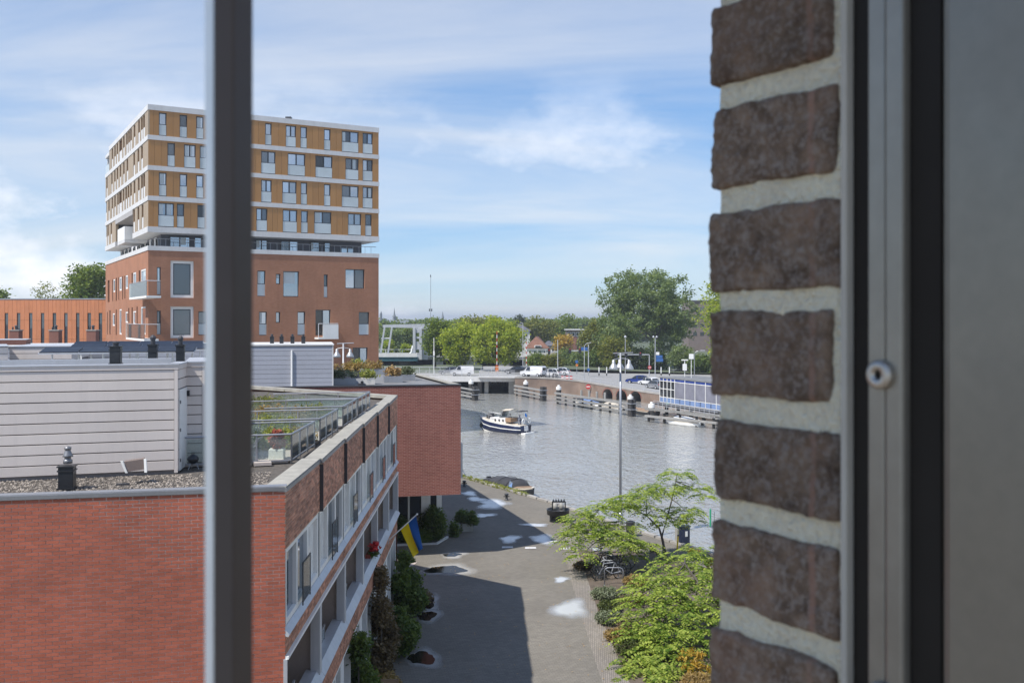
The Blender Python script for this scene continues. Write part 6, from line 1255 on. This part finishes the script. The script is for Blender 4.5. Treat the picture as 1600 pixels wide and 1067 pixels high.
shrubby('brown faded climber leaning on the brick row', (-4.25, 31.2, 0), [(0, 0, 1.0, .32, .7, .7), (-.05, .5, 2.1, .28, .6, .6), (.05, -.3, 2.7, .24, .5, .6), (-.05, .3, 3.5, .2, .5, .4), (.25, .4, 1.5, .22, .5, .5)], 'leaf_brown', 70, .055, .09)
shrubby('dense bright green shrub at the foot of the climber', (-3.95, 34.4, 0), [(0, 0, .6, .5, .7, .5), (.25, -.4, .9, .3, .4, .4), (-.2, .5, 1.2, .3, .5, .4), (.2, .5, .7, .3, .4, .4)], 'leaf_shrub', 70, .07)
shrubby('slim dark green shrub nearest at the white ground windows', (-4.25, 26.6, 0), [(0, 0, .9, .22, .5, .8), (0, .4, 2.0, .2, .4, .7), (.02, -.1, 3.0, .17, .35, .5), (.12, .9, 1.4, .2, .5, .6)], 'leaf_shrub', 80, .065)
bush('facade_shrub', 'straw dry grass clump on the paving by the row', (-4.0, 30.2, 0), (.45, .7), .85, 'leaf_straw', 200, 24, .05, .10, GS, .3)
bush('facade_shrub', 'small dry tuft right of the tall green shrub', (-3.75, 40.6, 0), (.3, .5), .5, 'leaf_brown', 80, 22, .05, .08, GS, .3)
b = Vector((-3.75, 29.2, 0)); t = thing('garden_chair', 'weathered wooden garden chair among the dry grass', 'chair', b)
for sx in (-.25, .25):
    for sy in (-.22, .22): m = mb(); m.cbox(b + Vector((sx, sy, .3 if sy < 0 else .5)), (.05, .05, .6 if sy < 0 else 1.0)); m.build('leg', 'tan_wood', t)
m = mb(); m.cbox(b + Vector((0, 0, .44)), (.5, .46, .03)); m.build('seat', 'tan_wood', t); m = mb(); m.cbox(b + Vector((0, .22, .85)), (.5, .03, .3)); m.build('backrest', 'tan_wood', t)
# pale slab beside the shrub
o = mb().poly([(x, y, .012) for x, y in ((-5.9, 47.2), (-5.0, 46.2), (-4.7, 47.6), (-5.2, 48.6))]).build('entrance_slab', 'tile_pale'); tag(o, 'pale pink paving slab at the building corner', 'slab')

# puddles: thin water sheets inside dried pale residue
def residue_glare_mat(name, col, amax, ro=.8):
    m, t_, o = mk(name); at = N(t_, 'ShaderNodeAttribute', attribute_name='edge'); p = pos(t_)
    f = N(t_, 'ShaderNodeMath', operation='MULTIPLY', ins={0: at.outputs['Fac'], 1: rng_node(t_, noi(t_, p, 1.6, 3, .5), .28, .72, .75, 1.2)}).outputs[0]
    f = N(t_, 'ShaderNodeClamp', ins={0: N(t_, 'ShaderNodeMath', operation='MULTIPLY', ins={0: f, 1: amax}).outputs[0]}).outputs[0]
    d_ = N(t_, 'ShaderNodeBsdfPrincipled', ins={'Base Color': c4(col), 'Roughness': ro, 'Specular IOR Level': .5 if ro > .5 else .9}); tr = N(t_, 'ShaderNodeBsdfTransparent'); mx = N(t_, 'ShaderNodeMixShader', ins={0: f, 1: tr.outputs[0], 2: d_.outputs[0]}); t_.links.new(mx.outputs[0], o.inputs[0])
residue_glare_mat('residue', (.52, .51, .48), .85); residue_glare_mat('painted_glare', (.55, .56, .57), 1.1, .2)  # dried rims, and pale colour standing in for sky glare on wet paving
M('puddle_water', (0.012, 0.010, 0.009), 0.10, spec=0.12, var=.1, fine=0)
def blob(name, lab, px, py, w, h, mat, z, cat, seed=0, soft=False, grp=None, rot=0.0, amp=.28):
    c = G(px, py, 0); d = c.y; rx = w / 2 / FPX * d; ry = h / 2 * d * d / (FPX * EYE); n = 40; rs = random.Random(seed); ph = [rs.uniform(0, 6.3) for _ in range(5)]
    def rad(a): return 1 + amp * (.5 * math.sin(2 * a + ph[0]) + .4 * math.sin(3 * a + ph[1]) + .25 * math.sin(5 * a + ph[2]) + (0 if soft else .15) * math.sin(9 * a + ph[3]))
    rings = [0, .35, .6, .8, .92, 1.0] if soft else [0, .5, 1.0]; vs_ = []; ed = []
    for k, r in enumerate(rings):
        for i in range(n): a = 2 * math.pi * i / n; q = rad(a) * r; vs_.append((c.x + rx * q * math.cos(a) + rot * ry * q * math.sin(a), c.y + ry * q * math.sin(a), z)); ed.append(min(1.0, (1 - r) * 1.9) if mat == 'painted_glare' else 1 - r ** 2.2)
    m = mb(); m.add(vs_, [(k * n + i, k * n + (i + 1) % n, (k + 1) * n + (i + 1) % n, (k + 1) * n + i) for k in range(len(rings) - 1) for i in range(n)]); me = m.mesh(name, mat, recalc=False); at = me.attributes.new('edge', 'FLOAT', 'POINT'); at.data.foreach_set('value', ed)
    o = bpy.data.objects.new(name, me); COL.objects.link(o); tag(o, lab, cat, grp); ORG[o.name] = Vector((0, 0, 0)); return o
pd_ = [(697, 890, 56, 13, 3, 'broad dark puddle in the sunny strip of the quay'), (669, 941, 22, 18, 5, 'upper half of the dumbbell shaped dark puddle'), (667, 962, 25, 16, 8, 'lower half of the dumbbell shaped dark puddle'), (659, 1028, 40, 20, 11, 'round dark puddle nearest the dry grass'), (706, 867, 28, 5, 2, 'slim bright puddle mirroring the sky')]
for k, (px, py, w, h, s, lab) in enumerate(pd_):
    z = .016 + .001 * k; blob('puddle_stain', 'pale dried rim round the ' + lab, px + 4, py, w * 1.38 + 6, h * 1.6 + 5, 'residue', z - .008, 'stain', s, True, 'dried rims of puddles'); blob('puddle', lab, px, py, w, h, 'puddle_water', z, 'puddle', s, False, 'puddles on the quay')
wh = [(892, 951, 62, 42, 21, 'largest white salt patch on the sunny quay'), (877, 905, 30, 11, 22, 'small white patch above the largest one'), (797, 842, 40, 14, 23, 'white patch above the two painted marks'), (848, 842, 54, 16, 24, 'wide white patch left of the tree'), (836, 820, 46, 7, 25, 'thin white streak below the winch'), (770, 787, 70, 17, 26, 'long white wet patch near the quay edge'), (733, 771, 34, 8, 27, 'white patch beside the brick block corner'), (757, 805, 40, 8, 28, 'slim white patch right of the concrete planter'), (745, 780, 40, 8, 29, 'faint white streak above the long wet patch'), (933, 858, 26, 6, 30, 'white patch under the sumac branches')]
for k, (px, py, w, h, s, lab) in enumerate(wh): blob('glare_patch', lab, px, py, w * .92, h * .95, 'painted_glare', .009 + .001 * k, 'stain', s, True, 'white patches on the paving', amp=.4)  # sky reflections in wet film, painted as soft white patches
for px, py, lab in ((793, 855, 'left painted white mark on the quay'), (829, 856, 'middle painted white mark on the quay'), (863, 846, 'right painted white mark near the wide patch'), (885, 857, 'faint painted mark under the branches')):
    c = G(px, py); o = mb().poly([(c.x - .30, c.y - .22, .021), (c.x + .30, c.y - .18, .021), (c.x + .28, c.y + .20, .021), (c.x - .28, c.y + .16, .021)]).build('paint_mark', 'white_band'); tag(o, lab, 'paint mark', 'painted marks on the quay')
lt = mb()
for k in range(420):
    c = Vector((random.uniform(-4, 4), random.uniform(30, 52), .024)); s = random.uniform(.02, .05); a = random.uniform(0, 6.3); lt.poly([c + Vector((math.cos(a + q * 1.57) * s * (1 if q % 2 else .5), math.sin(a + q * 1.57) * s * (1 if q % 2 else .5), .004 * q)) for q in range(4)])
o = lt.build('leaf_litter', 'dry_grass'); tag(o, 'pale fallen leaves scattered on the paving', 'leaf litter'); o['kind'] = 'stuff'
gp = np.concatenate([clumpy((x, y, .08), (.25, .25, .1), 8, 14, .06) for x, y in [(-3.77 + (2.4 + 3.77) * f + .1, 73.2 + (63.2 - 73.2) * f, ) for f in np.linspace(0, .75, 26)]])
o = leaves('quay_grass', gp, .09, 'leaf_grass', None, 'stuff', aspect=.2, up=0); tag(o, 'weedy green grass along the quay edge', 'grass')

# sumac trees with compound leaves
def sumac(lab, base, stems, spray, n, seed, grp='sumac trees in the planting bed', leaflen=(.36, .62), dens=1.8):
    t = thing('sumac_tree', lab, 'tree', base, grp); b = Vector(base); rs = random.Random(seed); pts = []
    for st in stems:
        m = mb(); q = [Vector(p) for p in st]; k = len(q); m.tube(q, [.075 * (1 - .75 * i / (k - 1)) for i in range(k)], 7); m.build('trunk', 'bark', t, True)
    V = []; Fc = []
    for c, r, cnt in spray:
        c = Vector(c)
        near = min((Vector(p) for st in stems for p in st[1:]), key=lambda p: (p - c).length); m = mb(); md = near.lerp(c, .5) + Vector((0, 0, .1)); m.tube([near, md, c + Vector((0, 0, r[2] * .3))], [.03, .02, .008], 5); m.build('branch', 'bark', t)
        for _ in range(int(cnt * dens)):
            th = rs.uniform(0, 6.283); ph = rs.uniform(0, 1) ** .6; tip = c + Vector((math.cos(th) * r[0] * ph, math.sin(th) * r[1] * ph, r[2] * rs.uniform(-.6, 1.0) * (1 - .5 * ph)))
            hd = th + rs.uniform(-.9, .9); ln = rs.uniform(*leaflen) * 1.12; dr = rs.uniform(.15, .6); D = Vector((math.cos(hd), math.sin(hd), 0)); sd = Vector((-D.y, D.x, 0)); npair = rs.randint(5, 7)
            for i in range(npair):
                f = (i + .6) / npair; p = tip + D * ln * f + Vector((0, 0, .12 * ln * math.sin(f * 2.2) - dr * ln * f * f)); ll = ln * (.30 - .13 * abs(f - .35)); w = ll * .29
                for s in (-1, 1):
                    u = (sd * s * .86 + D * .42 + Vector((0, 0, -.18 - .25 * f))).normalized(); v = u.cross(Vector((0, 0, 1))).normalized() if abs(u.z) < .95 else sd; o_ = len(V); tw = Vector((0, 0, rs.uniform(-.012, .012)))
                    V += [p, p + u * ll * .45 + v * w + tw, p + u * ll, p + u * ll * .45 - v * w - tw]; Fc.append((o_, o_ + 1, o_ + 2, o_ + 3))
            o_ = len(V); e = tip + D * ln + Vector((0, 0, -dr * ln)); V += [e, e + D * ln * .1 + sd * ln * .04, e + D * ln * .22 + Vector((0, 0, -.05)), e + D * ln * .1 - sd * ln * .04]; Fc.append((o_, o_ + 1, o_ + 2, o_ + 3))
    m = mb(); m.v = [tuple(v) for v in V]; m.f = Fc; org = ORG[t.name]; me = m.mesh('crown', 'leaf_sumac', org, recalc=False); o = bpy.data.objects.new('crown', me); COL.objects.link(o); o.parent = t; ORG[o.name] = org; return t
def Q(px, py, d): return tuple(P(px, py, d))
dA = 47.5; bA = Vector((X(1038, 48.5), 48.5, 0))
stA = [[bA, Q(1036, 845, 48), Q(1030, 825, 48), Q(1010, 805, 47.5), Q(990, 795, 47)], [bA + Vector((.1, 0, 0)), Q(1034, 838, 48), Q(1042, 810, 48.3), Q(1050, 780, 48.5), Q(1056, 752, 48.7)], [bA + Vector((-.15, 0, 0)), Q(1015, 850, 47.5), Q(985, 840, 46.8), Q(950, 832, 46)]]
spA = [((Q(1058, 742, 48.7)), (.55, .6, .4), 30), (Q(1085, 762, 48.8), (.6, .5, .25), 26), (Q(1100, 775, 48.4), (.35, .4, .2), 12), (Q(1035, 765, 48.4), (.9, .9, .4), 62), (Q(1010, 772, 47.8), (.8, .8, .35), 46), (Q(985, 785, 47.4), (.9, .8, .4), 56), (Q(960, 790, 47), (.8, .7, .35), 42), (Q(932, 800, 46.6), (.9, .7, .35), 48), (Q(905, 812, 46.2), (.7, .6, .35), 34), (Q(905, 832, 45.6), (.7, .6, .35), 36), (Q(893, 850, 45.2), (.5, .5, .25), 18), (Q(925, 825, 46), (.8, .7, .35), 36), (Q(950, 838, 45.6), (.8, .7, .4), 42), (Q(975, 822, 46.8), (.6, .6, .3), 24), (Q(970, 848, 45.4), (.8, .7, .35), 44), (Q(1000, 852, 46), (.7, .6, .3), 34), (Q(910, 868, 44.6), (.4, .4, .25), 14), (Q(1070, 800, 48), (.7, .7, .35), 38), (Q(1045, 815, 48), (.6, .6, .3), 26), (Q(1078, 812, 48), (.5, .5, .25), 18), (Q(1020, 800, 47.6), (.6, .6, .3), 22), (Q(985, 868, 45.6), (.4, .4, .25), 12)]
sumac('airy yellow green sumac spreading over the quay edge', bA, stA, spA, 0, 3)
dB = 36; bB = Vector((7.4, 35.0, 0))
stB = [[bB, Q(1108, 950, 35.5), Q(1095, 915, 36.2), Q(1070, 880, 37)], [bB + Vector((-.3, -.4, 0)), Q(1085, 985, 34.8), Q(1050, 960, 35.2), Q(1015, 945, 35.5)], [bB + Vector((.3, -.8, 0)), Q(1112, 1030, 34.5), Q(1090, 1025, 34.6), Q(1060, 1035, 34.6)], [bB, Q(1122, 940, 36), Q(1130, 880, 37)]]
spB = []
rs = random.Random(5)
for px, py, d, r, n in ((1095, 862, 38.5, .7, 34), (1070, 872, 38, .7, 38), (1105, 885, 37.6, .8, 46), (1048, 882, 37.6, .7, 40), (1080, 900, 37, .9, 60), (1030, 900, 37, .7, 44), (1050, 915, 36.6, .9, 64), (1105, 915, 36.6, .9, 56), (1015, 922, 36.4, .8, 52), (1085, 935, 36, .9, 60), (1000, 945, 36, .7, 44), (1035, 945, 35.8, .9, 62), (1065, 955, 35.4, .9, 60), (1108, 955, 35.4, .8, 44), (1005, 968, 35.4, .7, 44), (1035, 975, 35, .8, 50), (1070, 985, 34.6, .8, 48), (1000, 990, 34.8, .6, 36), (1030, 1003, 34.2, .7, 40), (1100, 988, 34.6, .7, 34), (1015, 1020, 33.6, .7, 40), (1045, 1030, 33.2, .8, 46), (995, 1040, 33, .6, 34), (1020, 1052, 32.6, .8, 46), (1060, 1015, 33.6, .7, 36), (985, 1062, 32.2, .5, 28), (1040, 1070, 31.8, .8, 40), (1000, 1085, 31.5, .8, 40), (1140, 900, 37, 1.0, 50), (1140, 960, 35, 1.0, 50)):
    spB.append((Q(px, py, d), (r, r, r * .42), int(n * 1.15)))
sumac('dense bright green sumac thicket against the brick jamb', bB, stB, spB, 0, 9, leaflen=(.38, .66), dens=.8)
for k, (px, py, d) in enumerate(((1085, 862, 39), (1110, 880, 38), (1030, 925, 36.5), (1000, 935, 36.3), (1080, 1030, 32.5), (1095, 1050, 32))):
    b = P(px, py, d); t = thing('autumn_spray', ('uppermost', 'second', 'third', 'fourth', 'fifth', 'lowest')[k] + ' orange yellow leaf spray in the green sumac thicket', 'leaf spray', b, 'autumn leaf sprays'); leaves('foliage', clumpy(b, (.22, .2, .14) if k < 4 else (.5, .4, .35), 14 if k < 4 else 40, 12, .05), .08, 'leaf_autumn', t, aspect=.3); m = mb(); m.tube([b + Vector((.2, .1, -.5)), b], .01, 4); m.build('twig', 'bark', t)
# low bed plants
GP = 'low plants at the path edge'
for px, py, rpx, hpx, mat, lab in ((958, 938, 26, 24, 'leaf_sage', 'grey green sage mound nearest the bicycles'), (940, 935, 16, 20, 'leaf_sage', 'small grey sage at the paving corner'), (952, 955, 18, 20, 'leaf_heath', 'fresh green herb mound between two sages'), (951, 974, 21, 24, 'leaf_sage', 'round pale sage mound by the path edge'), (988, 1024, 30, 34, 'leaf_heath', 'dark green heather mound at the path edge'), (968, 1000, 24, 20, 'leaf_straw', 'orange straw grass between sage and heather'), (985, 990, 24, 22, 'leaf_brown', 'rusty perennial behind the straw grass'), (912, 888, 16, 12, 'leaf_brown', 'brown dry perennial left of the bicycles'), (992, 915, 18, 20, 'leaf_straw', 'orange grass right of the bicycle stand'), (1005, 1000, 20, 20, 'leaf_olive', 'olive herb under the thicket edge'), (985, 945, 24, 18, 'leaf_brown', 'rust coloured ground plant under the thicket'), (1090, 1075, 26, 26, 'leaf_straw', 'yellow orange bush at the lower picture edge')):
    c = G(px, py); r = rpx / FPX * c.y; h = hpx / FPX * c.y * .8; bush('bed_plant', lab, c, (r, r * .9), h, mat, 110, 24, .035, .05, GP, .55)
# bicycles and stands on the quay
GC = 'bicycles in the quay stand'
for k, (px, py, rz, fr, lab) in enumerate(((952, 905, 200, 'metal_light', 'silver bicycle in front at the quay stand'), (958, 898, 190, 'black_paint', 'black bicycle behind the silver one'), (945, 893, 205, 'metal_dark', 'dark bicycle in the middle of the stand'), (935, 887, 215, 'blue_car', 'blue bicycle leaning left in the stand'), (965, 889, 185, 'metal_dark', 'rearmost dark bicycle of the stand'))):
    c = G(px, py); bicycle('bicycle', lab, (c.x, c.y, 0), R(rz), fr, GC, lean=R(-8 + 5 * k), thin=1.25)
for px, py, lab in ((959, 914, 'front grey tube bicycle stand'), (952, 902, 'middle grey tube bicycle stand'), (945, 890, 'rear grey tube bicycle stand')):
    c = G(px, py); t = thing('bicycle_stand', lab, 'bicycle stand', c, 'tube stands for bicycles'); w = .42; m = mb(); m.tube([c + Vector((-w, 0, 0)), c + Vector((-w, 0, .66)), c + Vector((-w + .05, 0, .76)), c + Vector((-w + .15, 0, .80)), c + Vector((w - .15, 0, .80)), c + Vector((w - .05, 0, .76)), c + Vector((w, 0, .66)), c + Vector((w, 0, 0))], .026, 8); m.build('tube', 'metal_grey', t, True)
    for s in (-w, w): m = mb(); m.lathe(c + Vector((s, 0, 0)), [(.06, 0), (.06, .012), (.03, .016)], 8); m.build('foot_plate', 'metal_grey', t)
c = G(985, 838); t = thing('litter_bin', 'dark grey cylindrical litter bin behind the sumac branches', 'bin', c); m = mb(); m.lathe(c, [(.22, 0), (.24, .05), (.24, .75), (.26, .77), (.26, .83), (.20, .86)], 14); m.build('drum', 'metal_dark', t); m = mb(); m.lathe(c + Vector((0, 0, .862)), [(.18, 0), (.12, .02)], 12); m.build('lid', 'black', t)
c = G(1068, 850); t = thing('service_cabinet', 'dark blue service cabinet with white notice at the water edge', 'cabinet', c); m = mb(); m.cbox(c + Vector((0, 0, .48)), (.55, .4, .96), .3); m.build('casing', 'navy', t, bevel=.01); m = mb(); m.cbox(c + Vector((0, 0, .98)), (.62, .46, .05), .3); m.build('roof', 'navy', t); m = mb(); q = c + Vector((.12, -.21, .6)); m.cbox(q, (.14, .015, .28), .3); m.build('notice', 'white_paint', t); m = mb(); m.cbox(c + Vector((-.32, .05, .4)), (.14, .3, .8), .3); m.build('side_box', 'concrete', t)
c = G(1110, 822); t = thing('ladder_post', 'green ladder hoop post at the quay edge by the brick jamb', 'ladder', c); m = mb(); m.tube([c, c + Vector((0, 0, 1.0))], .05, 8); m.build('post', 'green_paint', t); m = mb(); m.tube([c + Vector((.25, .1, 0)), c + Vector((.25, .1, .85)), c + Vector((.7, .1, .85)), c + Vector((.7, .1, 0))], .03, 6); m.build('hoop', 'metal_grey', t)
c = G(1058, 858); t = thing('yellow_post', 'small yellow post left of the dark blue cabinet', 'post', c); m = mb(); m.tube([c, c + Vector((.05, 0, .7))], .04, 6); m.build('post', 'flag_yellow', t); m = mb(); m.lathe(c + Vector((.05, 0, .7)), [(.05, 0), (.05, .05), (.02, .07)], 6); m.build('cap', 'black', t)
c = G(955, 848); t = thing('quay_bench', 'low dark bench half hidden behind the sumac branches', 'bench', c)
for k in range(4): m = mb(); m.cbox(c + Vector((0, -.18 + .12 * k, .44)), (1.5, .10, .04), -.5); m.build('slat', 'metal_dark', t)
for s in (-.55, .55): m = mb(); m.cbox(c + Vector((s * .88, -s * .48, .21)), (.08, .42, .42), -.5); m.build('leg', 'black_paint', t)
c = G(1020, 862); t = thing('floor_lamp_cap', 'low black bollard cap beside the sumac trunk', 'bollard', c); m = mb(); m.lathe(c, [(.16, 0), (.18, .1), (.18, .2), (.1, .26)], 12); m.build('cap', 'black_paint', t); m = mb(); m.lathe(c, [(.22, 0), (.22, .04)], 12); m.build('base_plate', 'metal_dark', t)
# ------------------------------------------------------------------ our own window: brick jamb, frame, bar, room
JU = Vector((0.534, -0.846, 0)).normalized()           # along the reveal, from outside to inside
JW = Vector((-0.846, -0.534, 0)).normalized()          # out of the reveal face, into the opening
J0 = Vector((0.133, 0.6245, 0)); FD = Vector((0.846, 0.534, 0))   # outer arris; wall runs along FD
def jp(t, w, z): return J0 + JU * t + JW * w + Vector((0, 0, z))
M('jamb_mortar', (0.95, 0.83, 0.60), 0.95, var=0.10, vs=25, fine=0.16, fs=260, bump=1.0, bs=260)
def jamb_brick_mat():
    m, t, o = mk('jamb_brick'); p = pos(t); oi = N(t, 'ShaderNodeObjectInfo').outputs['Random']
    c = mixc(t, rng_node(t, noi(t, p, 45, 6, .65), .3, .7, 0, 1), (.11, .072, .048), (.40, .275, .185)); c = mixc(t, rng_node(t, noi(t, p, 190, 4, .75), .46, .64, 0, .7), c, (.48, .40, .33)); c = mixc(t, rng_node(t, noi(t, p, 14, 4, .6), .5, .75, 0, .6), c, (.42, .25, .165))
    tt = N(t, 'ShaderNodeVectorMath', operation='DOT_PRODUCT', ins={0: p, 1: tuple(JU)}).outputs['Value']; tt = N(t, 'ShaderNodeMath', operation='ADD', ins={0: tt, 1: -(J0.dot(JU) + .081)}).outputs[0]; tt = N(t, 'ShaderNodeMath', operation='ABSOLUTE', ins={0: tt}).outputs[0]; sk = N(t, 'ShaderNodeMath', operation='MULTIPLY', ins={0: rng_node(t, tt, .0012, .0030, 1, 0), 1: rng_node(t, noi(t, mapv(t, p, (60, 60, 25)), 1.0, 4, .6), .38, .6, 0, .8)}).outputs[0]; c = mixc(t, sk, c, (.46, .27, .19))
    c = mixc(t, 1.0, c, mixc(t, oi, (.8,) * 3, (1.2,) * 3), 'MULTIPLY'); b = N(t, 'ShaderNodeBsdfPrincipled', ins={'Base Color': c, 'Roughness': .92, 'Specular IOR Level': .2})
    bn = N(t, 'ShaderNodeBump', ins={'Strength': 1.0, 'Distance': .007, 'Height': noi(t, p, 220, 6, .7)}); t.links.new(bn.outputs[0], b.inputs['Normal']); t.links.new(b.outputs[0], o.inputs[0])
jamb_brick_mat()
jw = thing('brick_jamb', 'dark brown brick window jamb with pale mortar close at the right', 'wall', jp(0, 0, 11.6))
def rough_box(t0, t1, w0, w1, z0, z1, nu, nz, amp, seed, rnd_=.006, nw=5):
    """a brick: front face (reveal) and the outer side face, edges rounded, surface uneven"""
    bm = bmesh.new(); bmesh.ops.create_cube(bm, size=1.0); bmesh.ops.subdivide_edges(bm, edges=bm.edges[:], cuts=22, use_grid_fill=True)
    off = Vector((seed * 3.7, seed * 1.3, 0)); L_, W_, H_ = t1 - t0, w1 - w0, z1 - z0; rad = rnd_
    vs_ = []
    for v in bm.verts:
        x, y, z = v.co.x * L_, v.co.y * W_, v.co.z * H_
        cx, cy, cz = max(-L_ / 2 + rad, min(L_ / 2 - rad, x)), max(-W_ / 2 + rad, min(W_ / 2 - rad, y)), max(-H_ / 2 + rad, min(H_ / 2 - rad, z)); d = Vector((x - cx, y - cy, z - cz)); q = Vector((cx, cy, cz)) + (d.normalized() * min(d.length, rad) if d.length > 1e-9 else d)
        n = mnoise.noise_vector(q * 55 + off) * amp + mnoise.noise_vector(q * 190 + off) * amp * .7 + mnoise.noise_vector(q * 420 + off) * amp * .35 + mnoise.noise_vector(q * 14 + off) * amp * 1.3; q = q + n
        v.co = jp((t0 + t1) / 2 + q.x, (w0 + w1) / 2 + q.y, (z0 + z1) / 2 + q.z) - ORG[jw.name]
    me = bpy.data.meshes.new('brick'); bm.to_mesh(me); bm.free(); me.polygons.foreach_set('use_smooth', [True] * len(me.polygons)); return me
pitch = .0662; zc = EYE - (712 - 500) / FPX * .6245
for k in range(-6, 20):
    z0 = zc - .0255 + pitch * k; rr = random.Random(k + 40); ln = .1025 + rr.uniform(-.004, .002) - (.006 if k % 3 == 1 else 0)
    me = rough_box(-.002 + rr.uniform(-.0015, .0015), ln, -.21, .0045 + rr.uniform(-.001, .001), z0 - .0015, z0 + .0525 + rr.uniform(-.003, .0015), 12, 12, .0017, k, .0045); me.materials.append(MATS['jamb_brick']); o = bpy.data.objects.new('brick', me); COL.objects.link(o); o.parent = jw; ORG[o.name] = ORG[jw.name]
def mortar_mesh():
    m = mb(); nu, nz = 14, 260; za, zb_ = zc - 7 * pitch, zc + 20 * pitch; g = []
    for j in range(nz + 1):
        for i in range(nu + 1):
            t_ = .004 + (.1025 - .004) * i / nu; z = za + (zb_ - za) * j / nz; n = mnoise.noise(Vector((t_ * 90, z * 90, 3))) * .0012 + mnoise.noise(Vector((t_ * 300, z * 300, 7))) * .0007; g.append(jp(t_, .0005 + n, z))
    m.add(g, [(j * (nu + 1) + i, j * (nu + 1) + i + 1, (j + 1) * (nu + 1) + i + 1, (j + 1) * (nu + 1) + i) for j in range(nz) for i in range(nu)]); m.obox(jp(.004, -.2, za), JU * .0985, JW * .198, (0, 0, zb_ - za)); return m
mortar_mesh().build('mortar', 'jamb_mortar', jw, True)
M('drip', (0.30, 0.17, 0.12), 0.9, fine=.2, fs=200)
# aluminium window frame beside the jamb
M('alu_frame', (0.29, 0.26, 0.21), 0.33, 0.45, var=0.1, vs=8, fine=0.08, fs=90, streak=.1); M('alu_dark', (0.02, 0.016, 0.012), 0.7, spec=.2); M('alu_panel', (0.25, 0.222, 0.175), 0.36, 0.5, var=0.1, vs=6, fine=0.07, fs=120, streak=.12); M('steel_screw', (0.50, 0.45, 0.38), 0.45, 0.9, var=.1, vs=80); M('sealant', (.42, .38, .31), .8)
wf = thing('window_frame', 'dark grey aluminium window frame with one round screw at the far right', 'window frame', jp(.12, 0, 11.6)); ZA, ZB_ = 11.0, 13.28; t0 = .1025
def strip(a, b, w0, w1, name, mat, bev=.001): m = mb(); m.obox(jp(a, w0, ZA), JU * (b - a), JW * (w1 - w0), (0, 0, ZB_ - ZA)); return m.build(name, mat, wf, bevel=bev)
strip(t0 + .0004, t0 + .0045, -.05, .0065, 'sealant_edge', 'sealant'); strip(t0 + .0047, t0 + .0162, -.05, .001, 'gasket', 'alu_dark'); strip(t0 + .0164, t0 + .0275, -.05, .004, 'frame_stile', 'alu_frame', .0015); strip(t0 + .0277, t0 + .0388, -.05, .0048, 'frame_lip', 'alu_frame', .002); strip(t0 + .039, t0 + .057, -.05, -.001, 'sash_gap', 'alu_dark'); strip(t0 + .0572, t0 + .30, -.05, .001, 'sash', 'alu_panel', .006)
for zz in (EYE - (585 - 500) / FPX * .515, EYE - (1085 - 500) / FPX * .515):
    c = jp(t0 + .0262, .0065, zz); m = mb(); m.lathe(c, [(.0078, -.004), (.0078, .0012), (.0062, .0026), (.0030, .0030), (.0026, .0005), (.0012, .0)], 24, JW); s = m.build('screw', 'steel_screw', wf, True); m = mb(); m.lathe(c, [(.0024, .0004), (.0022, .0012)], 6, JW); m.build('screw_socket', 'alu_dark', s)
# slim bar in the opening
M('bar_paint', (0.085, 0.066, 0.055), 0.45, 0.0, var=.05, spec=.25); M('bar_sunlit', (0.92, 0.90, 0.84), 0.3, 0.2, var=.05)
bc = Vector(((357 - 800) / FPX * .335, .335, 0)); wb = thing('window_bar', 'blurred dark upright steel bar with its sunlit left face painted pale', 'window bar', bc + Vector((0, 0, 11.0)))
bx, by = Vector((.985, -.17, 0)), Vector((.17, .985, 0)); m = mb(); o0 = bc - bx * .0018 - by * .008 + Vector((0, 0, 11.0)); m.obox(o0, bx * .0074, by * .016, (0, 0, 2.28)); m.build('bar', 'bar_paint', wb, bevel=.0008)
m = mb(); m.obox(o0 - bx * .0042 + by * .002, bx * .0040, by * .013, (0, 0, 2.28)); m.build('bar_sunlit_face', 'bar_sunlit', wb, bevel=.0006)  # sunlit left side of the bar, painted as a pale strip
# the wall of our own flat and the room behind the camera
BRICK('own_brick', (0.697, 0.717), (.085, .065, .055), (.13, .10, .08), (.42, .39, .33), msize=.012)
M('room_white', (.72, .71, .68), .9, var=.03)
OFr = Fr((J0.x, J0.y), FD, (-.534, .846)); ow_ = thing('own_building', 'brown brick wall of the building the view is taken from, outside the frame', 'wall', jp(0, 0, 0))
def ob_(u0, u1, w0, w1, z0, z1, nm, mt): m = mb(); OFr.box(m, u0, u1, w0, w1, z0, z1); m.build(nm, mt, ow_)
ob_(.205, 14, -.30, -.003, 0, 15.0, 'wall_pier', 'own_brick'); ob_(-1.899, .204, -.30, -.004, 0, 11.0, 'spandrel', 'own_brick'); ob_(-1.899, .204, -.36, .10, 13.3, 15, 'lintel', 'concrete');  # unseen lintel, depth and height shaped to keep sun off jamb and sash

# thin summer haze over the whole place
hm, ht, ho = mk('haze'); pv = N(ht, 'ShaderNodeVolumePrincipled', ins={'Color': (0.86, 0.92, 1.0, 1), 'Density': 0.00033, 'Anisotropy': 0.2}); ht.links.new(pv.outputs[0], ho.inputs['Volume'])
hb = mb().box(-4100, 4100, -80, 6600, -4.4, 38).build('haze', 'haze'); hb['kind'] = 'stuff'; tag(hb, 'thin pale summer haze in the air over the canal', 'haze')
